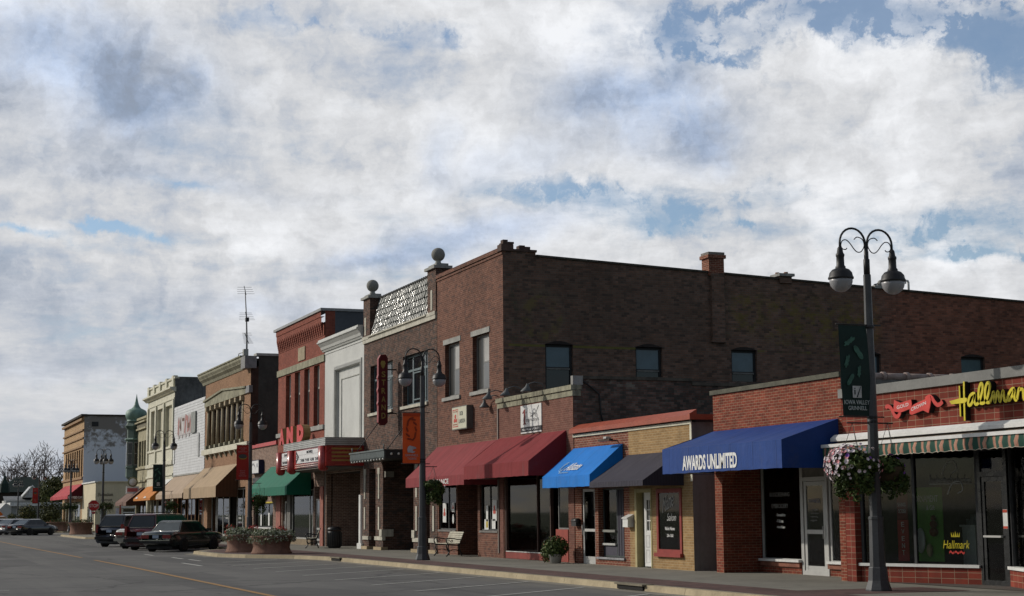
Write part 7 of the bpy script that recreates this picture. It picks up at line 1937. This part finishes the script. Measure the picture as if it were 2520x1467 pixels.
MB().lathe([(.40, .13), (.45, .40), (.42, .42)], (-96.9, -.5, 0), plain('dark_tub', (.04, .03, .025), .8), 14).build('pot', t)
f = MB(); f.leaves((-96.9, -.5, .75), (.5, .5, .40), 300, .12, [(LF1, 3), (FLR, 2), (FLW, 1)], .3); f.build('foliage', t)

# ------------------------------------------------------------------ traffic signs
t = thing('stop_sign', 'red octagonal stop sign on a thin post at the side street', 'sign', (-135.5, -4.07, .13))
X, Y, Zc = -135.5, -4.07, 2.47
STR_ = plain('stop_red', (.30, .012, .016), .5, .05)
oc = lambda r, z=Zc: [(Y + r * math.cos(math.pi / 8 + i * math.pi / 4), z + r * math.sin(math.pi / 8 + i * math.pi / 4)) for i in range(8)]
MB().prism(oc(.47), X, X + .012, WHITEP, 'yz').build('border', t)
MB().prism(oc(.445), X + .014, X + .018, STR_, 'yz').build('face', t)
tx = MB(); put_text(tx, 'STOP', (X + .021, Y - .36, Zc - .14), EYv, EZ, .72, .28, plain('stop_white', (.55, .50, .50), .5), .004, .015); tx.build('lettering', t)
MB().tube([(X - .03, Y, .1), (X - .03, Y, 2.9)], .03, GM, 6).build('post', t)
b = MB(); b.prism([(Y - .17, 1.98), (Y + .17, 1.98), (Y + .10, 1.80), (Y - .10, 1.80)], X, X + .012, plain('pink_red_plate', (.33, .07, .08), .5), 'yz'); b.build('lower_plate', t)
t = thing('parking_sign', 'small white sign beside a reddish strip sign, right of the stop sign', 'sign', (-134.5, -2.3, .13))
MB().tube([(-134.5, -2.3, .1), (-134.5, -2.3, 2.3)], .03, plain('olive_post', (.20, .19, .10), .7), 6).build('post', t); MB().box(-134.47, -134.45, -2.45, -2.2, 1.75, 2.25, plain('bluish_plate', (.40, .42, .52), .5)).build('plate', t); MB().box(-134.44, -134.42, -2.16, -2.04, 1.6, 2.5, plain('rust_red_strip', (.25, .05, .045), .6)).build('strip', t)

# ================================================================== cars
TYRE = plain('tyre_rubber', (.012, .012, .012), .85, .2, 6); RIMM = plain('wheel_rim', (.16, .16, .15), .4, .15, 6, .5, .4)
CGL = gloss('car_glass', (.010, .013, .013), .05, .6); CHR = gloss('chrome', (.45, .45, .42), .15, .5, 0, .9); PLT = plain('licence_plate', (.30, .36, .44), .5, .1, 20)
TLR = gloss('tail_light_red', (.20, .008, .008), .2, .5); HDL = gloss('head_light', (.5, .5, .48), .15, .5); TRIMB = plain('black_trim', (.014, .014, .014), .6)
RWG = gloss('reflecting_rear_glass', (.06, .075, .08), .07, .8)
def smooth_by(o):
    return o
def make_car(name, label, paint, P, rear_glass=CGL):
    """P: L length, W width, H height, zb belt, zh bonnet, zt boot, cab = x of rear base, rear top, front top, front base; wb wheelbase half"""
    t = thing(name, label, 'car', (0, 0, 0), 0, P.get('group'))
    L, W, H = P['L'] / 2, P['W'] / 2, P['H']; zb = P['zb']; zh, zt = P['zh'], P['zt']; r0, r1, f1, f0 = P['cab']
    gc = .20
    sts = [(-L, .86, .44, zt - .16), (-L + .05, .93, .38, zt - .05), (-L + .35, .98, gc + .04, zt), (r0, 1.0, gc, zb), (r0 * .4, 1.0, gc, zb), (f0 * .5, 1.0, gc, zb), (f0, 1.0, gc, zb - .01), (f0 + .12, 1.0, gc, zh + .02), (L - .55, .98, gc, zh - .03), (L - .12, .93, .34, zh - .10), (L, .84, .44, zh - .22)]
    m = MB(); rows = []
    for x, w, z0, z1 in sts:
        ww = W * w
        rows.append([(x, 0, z0), (x, ww * .86, z0), (x, ww * .97, z0 + .12), (x, ww, z0 + (z1 - z0) * .45), (x, ww * .985, z0 + (z1 - z0) * .72), (x, ww * .93, z1 - .05), (x, ww * .86, z1), (x, 0, z1 + .015)])
    n_ = len(rows[0]); vs = []; fs = []
    for s in (1, -1):
        o = len(vs)
        for r in rows: vs += [(p_[0], p_[1] * s, p_[2]) for p_ in r]
        for i in range(len(rows) - 1):
            for j in range(n_ - 1): fs.append((o + i * n_ + j, o + i * n_ + j + 1, o + (i + 1) * n_ + j + 1, o + (i + 1) * n_ + j))
        fs.append(tuple(o + j for j in range(n_))); fs.append(tuple(o + (len(rows) - 1) * n_ + j for j in range(n_)))
    m.add(vs, fs, paint, True); m.build('body', t, world=False)
    yb, yt = W * .90, W * .70
    c = [(r0, yb, zb - .02), (f0, yb, zb - .02), (f1, yt, H - .05), (r1, yt, H - .05)]
    m = MB(); vs = [(x, y, z) for x, y, z in c] + [(x, -y, z) for x, y, z in c] + [(r1 + .12, yt * .8, H), (f1 - .12, yt * .8, H), (f1 - .12, -yt * .8, H), (r1 + .12, -yt * .8, H)]
    m.add(vs, [(0, 1, 2, 3), (4, 5, 6, 7), (0, 3, 7, 4), (1, 2, 6, 5), (3, 2, 9, 8), (7, 6, 10, 11), (3, 8, 11, 7), (2, 9, 10, 6), (8, 9, 10, 11)], paint); m.build('roof', t, world=False)
    def pane(p, q, r_, s_, off, nm, mat):
        p, q, r_, s_ = map(Vector, (p, q, r_, s_)); nn = (q - p).cross(s_ - p).normalized(); 
        if nn.dot((p + q + r_ + s_) / 4 - Vector((0, 0, .6))) < 0: nn = -nn
        g = MB(); a = [v + nn * off for v in (p, q, r_, s_)]; b_ = [v - nn * .01 for v in (p, q, r_, s_)]
        g.add(a + b_, [(0, 1, 2, 3), (0, 1, 5, 4), (1, 2, 6, 5), (2, 3, 7, 6), (3, 0, 4, 7)], mat); g.build(nm, t, world=False)
    def lerp(a, b, u): return tuple(a[i] + (b[i] - a[i]) * u for i in range(3))
    for s in (1, -1):
        A, B_, C_, D_ = [(x, y * s, z) for x, y, z in c]
        cuts = P.get('cuts', (.06, .48, .52, .93))
        for u0, u1 in zip(cuts[::2], cuts[1::2]):
            p0, p1 = lerp(A, B_, u0), lerp(A, B_, u1); q0, q1 = lerp(D_, C_, u0 if u0 > .1 else .04), lerp(D_, C_, u1 if u1 < .9 else .96)
            pane(lerp(p0, q0, .12), lerp(p1, q1, .12), lerp(p1, q1, .88), lerp(p0, q0, .88), .006, 'side_window', CGL)
    for (A, B_, nm, mat) in (((c[0], c[3]), None, 'rear_window', rear_glass), ((c[1], c[2]), None, 'windscreen', CGL)):
        lo, hi = A
        p0 = (lo[0], lo[1] * .90, lo[2]); p1 = (lo[0], -lo[1] * .90, lo[2]); q0 = (hi[0], hi[1] * .90, hi[2]); q1 = (hi[0], -hi[1] * .90, hi[2])
        pane(lerp(p0, q0, .10), lerp(p1, q1, .10), lerp(p1, q1, .90), lerp(p0, q0, .90), .008, nm, mat)
        if nm == 'rear_window':
            g = MB(); ring = [lerp(p0, q0, .08), lerp(p1, q1, .08), lerp(p1, q1, .92), lerp(p0, q0, .92)]
            ring = [(v[0] - .012, v[1], v[2] + .004) for v in ring]
            g.tube(ring + [ring[0]], .014, CHR if P.get('chrome') else TRIMB, 5); g.build('window_trim', t, world=False)
    for x in (-P['wb'], P['wb']):
        for s in (1, -1):
            y = W * .995 * s; rw = P.get('rw', .315)
            m = MB(); m.lathe([(rw + .055, -.012), (rw + .055, .012)], (x, y * .992, rw), TRIMB, 22, True, 'y'); m.build('wheel_arch', t, world=False)
            w = MB(); w.lathe([(rw * .6, -.10), (rw * .95, -.10), (rw, -.07), (rw, .07), (rw * .95, .10), (rw * .6, .10)], (x, y * .93, rw), TYRE, 22, True, 'y'); w = w.build('wheel', t, world=False)
            r_ = MB(); r_.lathe([(.03, .075 * s), (rw * .35, .095 * s), (rw * .6, .085 * s), (rw * .66, .102 * s), (rw * .62, .02 * s)], (x, y * .93, rw), RIMM, 18, True, 'y'); r_.build('rim', w, world=False)
    zl = P.get('ztl', zt - .22)
    for s in (1, -1):
        m = MB()
        if P.get('tall_lights'): m.box(-L - .012, -L + .10, s * W * .80, s * W * .93, zl - .1, zl + .35, TLR)
        else: m.box(-L - .012, -L + .14, s * W * .42, s * W * .89, zl - .09, zl + .07, TLR)
        m.build('tail_light', t, world=False)
        m = MB(); m.box(L - .14, L + .012, s * W * .45, s * W * .84, zh - .34, zh - .19, HDL); m.build('headlight', t, world=False)
        m = MB(); m.box(f0 - .35, f0 - .15, s * (W * .98), s * (W * .98 + .16), zb, zb + .13, paint); m.build('mirror', t, world=False)
        MB().box(-L + .2, L - .2, s * (W * .998), s * (W * 1.006), .52, .56, TRIMB).build('side_strip', t, world=False)
    m = MB(); m.box(-L - .10, -L + .18, -W * .93, W * .93, .40, .54, P.get('bump', TRIMB)); m.box(-L - .11, -L - .10, -W * .92, W * .92, .515, .545, CHR if P.get('chrome') else P.get('bump', TRIMB)); m.build('rear_bumper', t, world=False)
    m = MB(); m.box(L - .18, L + .09, -W * .92, W * .92, .38, .52, P.get('bump', TRIMB)); m.build('front_bumper', t, world=False)
    MB().box(-L - .02, -L, -.16, .16, zl - .08, zl + .06, PLT).build('licence_plate', t, world=False)
    MB().box(-L + .3, L - .3, -W * .8, W * .8, .14, .26, TRIMB).build('underbody', t, world=False)
    if P.get('rack'):
        m = MB()
        for s in (1, -1): m.tube([(r1 + .2, s * yt * .8, H + .05), (f1 - .3, s * yt * .8, H + .05)], .02, TRIMB, 5)
        m.build('roof_rail', t, world=False)
    if P.get('seam'): MB().box(-L - .013, -L - .004, -W * .85, W * .85, zt - .13, zt - .115, CHR).build('boot_trim', t, world=False)
    return t
CG = 'cars parked along the kerb'
H41 = math.atan2(.656, -.755)
def park(o, x, y, rz, z=0): o.location = (x, y, z); o.rotation_euler.z = rz; return o
sedan = make_car('parked_car', 'boxy dark green sedan parked nose to the kerb, nearest of the parked cars', gloss('dark_green_car_paint', (.012, .017, .013), .18, .5, .8), dict(L=4.75, W=1.74, H=1.43, zb=.92, zh=.90, zt=.93, cab=(-1.60, -1.12, .32, 1.00), wb=1.33, chrome=True, seam=True, group=CG), RWG)
park(sedan, -77.6, -6.6, H41)
van = make_car('parked_van', 'dark red people carrier with large rear window beside the boxy sedan', gloss('dark_red_car_paint', (.075, .008, .012), .18, .5, .8), dict(L=4.75, W=1.86, H=1.76, zb=1.05, zh=.98, zt=1.05, cab=(-2.28, -2.02, .35, 1.35), wb=1.42, ztl=.80, cuts=(.04, .30, .33, .62, .65, .95), tall_lights=True, rack=True, rw=.33, group=CG))
park(van, -81.9, -6.7, H41)
white = make_car('parked_car', 'pale silver car squeezed between the dark red carrier and the dark utility car', gloss('pale_silver_car_paint', (.36, .36, .33), .2, .5, .8), dict(L=4.7, W=1.76, H=1.42, zb=.93, zh=.90, zt=1.0, cab=(-1.75, -1.0, .3, 1.05), wb=1.33, bump=gloss('pale_silver_bumper', (.30, .29, .24), .3), group=CG))
park(white, -85.5, -6.75, H41)
suv = make_car('parked_car', 'dark navy utility car with sloping rear window, leftmost of the near row', gloss('navy_car_paint', (.008, .010, .018), .16, .5, .8), dict(L=4.6, W=1.82, H=1.74, zb=1.06, zh=1.0, zt=1.05, cab=(-2.22, -1.75, .35, 1.25), wb=1.36, ztl=.86, cuts=(.05, .34, .37, .64, .67, .95), tall_lights=True, rw=.35, group=CG))
park(suv, -91.5, -7.0, H41)
far = make_car('parked_car', 'black low sedan parked beyond the side street', gloss('black_car_paint', (.008, .009, .009), .16, .5, .8), dict(L=4.6, W=1.76, H=1.42, zb=.92, zh=.88, zt=.97, cab=(-1.9, -1.0, .35, 1.15), wb=1.33, group='cars beyond the side street'), RWG)
park(far, -150.0, -7.6, H41 - .1)
fs_ = make_car('parked_car', 'silver car with red tail light left of the distant black sedan', gloss('silver_car_paint', (.30, .30, .31), .18, .5, .8), dict(L=4.6, W=1.76, H=1.44, zb=.93, zh=.90, zt=1.0, cab=(-1.9, -1.1, .3, 1.1), wb=1.33, bump=gloss('silver_bumper', (.26, .26, .27), .3), group='cars beyond the side street'), RWG)
park(fs_, -153.5, -8.7, H41 - .1)
f3 = copy_tree(fs_); f3['label'] = 'silver car cut by the left edge of the view'; park(f3, -157.5, -9.6, H41 - .1)
f4 = make_car('parked_car', 'dark red car behind the silver cars at the left edge', gloss('brick_red_car_paint', (.15, .02, .012), .2, .5, .6), dict(L=4.8, W=1.86, H=1.7, zb=1.02, zh=1.0, zt=1.05, cab=(-2.2, -2.0, .3, 1.2), wb=1.4, tall_lights=True, ztl=.85, group='cars beyond the side street')); park(f4, -171.0, -9.3, H41)

for x0, x1, lb in ((-32.9, -31.6, 'dark kerb inlet in the pale kerb below the blue lettered awning'), (-59.8, -58.6, 'dark kerb inlet where the kerb starts to bulge out near the planters')):
    t = thing('storm_drain', lb, 'drain', ((x0 + x1) / 2, -4.62, 0), 0, 'kerb inlets')
    if x0 < -50: x0, x1 = -57.6, -56.4
    MB().box(x0, x1, -4.66, -4.58, .015, .105, plain('drain_darkness', (.012, .011, .010), .9)).build('opening', t)
    MB().box(x0 - .06, x1 + .06, -4.70, -4.42, .106, .145, plain('inlet_lid', (.17, .15, .11), .9, .2, 3)).build('lid', t)

# ================================================================== beyond the last block
def ground_mound():
    return None
t = thing('low_white_building', 'long low white shed with gable end behind the distant cars', 'building', (-272, 1, 0))
WHS = plain('white_shed_wall', (.42, .42, .40), .8, .08, .5); GRS = plain('grey_shed_wall', (.26, .27, .26), .8, .1, .4)
m = MB(); m.box(-290, -270, -1.2, 9, 0, 3.2, GRS); m.box(-290, -269.8, -8, -1.25, 0, 2.6, WHS)
m.prism([(-3.2, 2.6), (-2.1, 3.75), (-1.25, 3.2), (-1.25, 2.6)], -290, -269.8, WHS, 'yz'); m.build('wall', t)
m = MB(); m.box(-291, -269.4, -1.5, 9.2, 3.22, 3.8, plain('white_fascia', (.55, .56, .55), .7)); m.build('roof', t)
t = thing('grey_roofed_house', 'grey roofed house with white gable in front of the green roofed house', 'building', (-300, 2, 0))
X = -300
m = MB(); m.box(X - 10, X, -.2, 7.4, 0, 4.4, WHS); m.prism([(2.6, 4.9), (5.9, 4.9), (4.2, 6.9)], X - 8, X + .4, plain('pale_gable', (.42, .44, .46), .8), 'yz'); m.build('wall', t)
m = MB(); m.add([(X + .3, -.4, 4.0), (X + .3, 8.0, 4.0), (X - 5, 8.0, 5.2), (X - 5, -.4, 5.2)], [(0, 1, 2, 3)], plain('grey_shingle', (.17, .18, .19), .9, .15, .5)); m.tube([(X + .5, 2.4, 4.8), (X + .5, 4.2, 6.95), (X + .5, 6.1, 4.8)], .18, WHITEP, 6); m.build('roof', t)
t = thing('green_roofed_house', 'large dark house with steep dark green roof among the trees', 'building', (-325, 3, 0))
X = -325; GRR = plain('dark_green_roof', (.010, .024, .020), .8, .2, .4)
m = MB(); m.box(X - 14, X, -2.0, 10.0, 0, 6.4, plain('dark_brown_wall', (.035, .028, .022), .9, .2, .4)); m.build('wall', t)
m = MB(); m.add([(X + .6, -.4, 6.2), (X + .6, 10.2, 6.2), (X - 7, 10.2, 6.2), (X - 7, -.4, 6.2), (X - 5, 3.5, 9.2), (X - 5, 7.3, 9.2)], [(0, 1, 5, 4), (0, 4, 3), (1, 2, 5), (2, 3, 4, 5)], GRR); m.build('roof', t)
m = MB(); m.lathe([(1.0, 6.0), (.85, 7.6), (.3, 8.4), (.02, 9.9)], (X + 8, .6, 0), GRR, 8, False); m.build('turret', t)
# bare and leafy trees
BARK = plain('grey_bark', (.105, .09, .085), .95, .25, 1.0); TWIG = plain('pale_twig', (.16, .135, .13), .95, .2, 1.0)
def bare_tree(x, y, h, seed, label):
    t = thing('bare_tree', label, 'tree', (x, y, 0), 0, 'bare trees behind the distant houses'); rng = random.Random(seed)
    tr = MB(); cr = MB()
    def grow(p, d, L, r, lvl):
        pts = [p]; n_ = 4
        for i in range(n_):
            d = (d + Vector((rng.uniform(-.16, .16), rng.uniform(-.16, .16), rng.uniform(-.04, .12)))).normalized(); pts.append(pts[-1] + d * L / n_)
        (tr if lvl < 2 else cr).tube(pts, [r * (1 - .5 * i / n_) for i in range(n_ + 1)], BARK if lvl < 3 else TWIG, 6 if lvl < 2 else 3, False)
        if lvl >= 5: return
        for k in range(rng.choice((3, 3, 4)) if lvl < 3 else rng.choice((2, 3))):
            a = rng.uniform(.35, .8); e = d.orthogonal(); e.rotate(Matrix.Rotation(rng.uniform(0, 6.28), 3, d))
            nd = (d * math.cos(a) + e * math.sin(a) + Vector((0, 0, .12))).normalized()
            grow(pts[-1] if k < 2 else pts[2 + (k % 2)], nd, L * rng.uniform(.62, .85), max(r * .58, .055), lvl + 1)
    grow(Vector((x, y, 0)), Vector((0, 0, 1)), h * .30, h * .026, 0)
    tr.build('trunk', t); cr.build('branches', t)
bare_tree(-345, 3.8, 17.0, 3, 'leftmost bare tree, rising above the green roof')
bare_tree(-352, 7.0, 19.0, 5, 'tall bare tree straight above the green roof')
bare_tree(-348, 10.2, 18.5, 9, 'bare tree right of the tallest one, above the red awning')
bare_tree(-356, 13.4, 19.5, 11, 'rightmost bare tree, partly behind the sandy brick block')
G1 = plain('tree_leaf_dark', (.042, .052, .014), .8, .35, .5); G2 = plain('tree_leaf_olive', (.085, .088, .022), .8, .3, .5); G3 = plain('tree_leaf_yellow', (.14, .115, .03), .8, .25, .5)
def leafy_tree(x, y, h, r, n, label, mats, zc=None, group='leafy trees beyond the last block', size=.42):
    t = thing('leafy_tree', label, 'tree', (x, y, 0), 0, group)
    m = MB(); m.tube([(x, y, 0), (x + .1, y, h * .3), (x - .1, y + .2, h * .6)], [r * .10, r * .08, r * .04], BARK, 7); 
    for k in range(5):
        a = k * 1.26; m.tube([(x, y, h * .32), (x + r * .45 * math.cos(a), y + r * .45 * math.sin(a), h * .62)], [r * .05, r * .02], BARK, 5)
    m.build('trunk', t); f = MB()
    for k in range(9):
        a = k * 2.4; q = r * .62 * math.sqrt((k + .4) / 9)
        f.leaves((x + q * math.cos(a), y + q * math.sin(a), h * (.42 + .45 * random.random() * (1 - q / r * .5))), (r * .5, r * .5, h * .20), n // 9, size, mats, .25)
    f.build('crown', t)
leafy_tree(-295, 7.4, 9.4, 3.2, 4200, 'olive green tree beside the sandy brick block', [(G1, 3), (G2, 4), (G3, 1)])
leafy_tree(-292, 5.7, 7.0, 2.3, 2400, 'lower dark olive tree in front of the green roofed house', [(G1, 5), (G2, 3)])
leafy_tree(-330, 2.4, 9.4, 1.7, 900, 'small yellow green tree left of the green roof', [(G2, 4), (G3, 2)])
def shrub(x, y, r, h, n, label, mats, group='shrubs beyond the side street', z=0.0):
    t = thing('shrub', label, 'shrub', (x, y, z), 0, group)
    m = MB()
    for k in range(6):
        a = k * 1.05; m.tube([(x, y, z), (x + r * .4 * math.cos(a), y + r * .4 * math.sin(a), z + h * .6)], [.05, .02], BARK, 5)
    m.build('stem', t); f = MB()
    for k in range(7):
        a = k * 2.4; q = r * .6 * math.sqrt((k + .3) / 7)
        f.leaves((x + q * math.cos(a), y + q * math.sin(a), z + h * (.40 + .28 * random.random())), (r * .55, r * .55, h * .36), n // 7, .26, mats, .2)
    f.build('foliage', t)
shrub(-226, -2.1, 1.7, 3.2, 1500, 'bushy olive shrub left of the distant lamp with red banner', [(G1, 4), (G2, 3), (G3, 1)])
shrub(-222, .4, 2.0, 4.0, 2000, 'large dark shrub below the rose red awning', [(G1, 6), (G2, 2)])
shrub(-214, -.4, 1.5, 2.6, 1100, 'dark rounded shrub behind the black sedan', [(G1, 6), (G2, 1)])
shrub(-255, -2.2, .85, 2.2, 500, 'small round bush before the white shed', [(G1, 4), (G2, 3)])
t = thing('construction_sign', 'small orange diamond sign at the left edge of the view', 'sign', (-250, -4.3, 0))
MB().tube([(-250.05, -4.3, 0), (-250.05, -4.3, 2.2)], .04, GM, 5).build('post', t); MB().prism([(-4.85, 1.95), (-4.3, 1.45), (-3.75, 1.95), (-4.3, 2.45)], -250, -249.97, plain('orange_plate', (.55, .12, .01), .6), 'yz').build('plate', t)
# overhead wires crossing behind the block
for i, (za, zb_) in enumerate(((10.55, 10.5), (9.2, 9.25), (8.35, 8.5))):
    pts = [(-262, -60 + 12 * k, za + (zb_ - za) * k / 8 - .5 * math.sin(math.pi * ((k * 12 - 60 + 60) / 96))) for k in range(9)]
    tag(MB().tube(pts, .018, BLACKM, 4).build('overhead_wire'), ('highest', 'middle', 'lowest')[i] + ' thin overhead wire crossing the sky left of the sandy block', 'wire', 'overhead wires')
for o in list(bpy.data.objects):
    if '_o' in o.keys(): del o['_o']
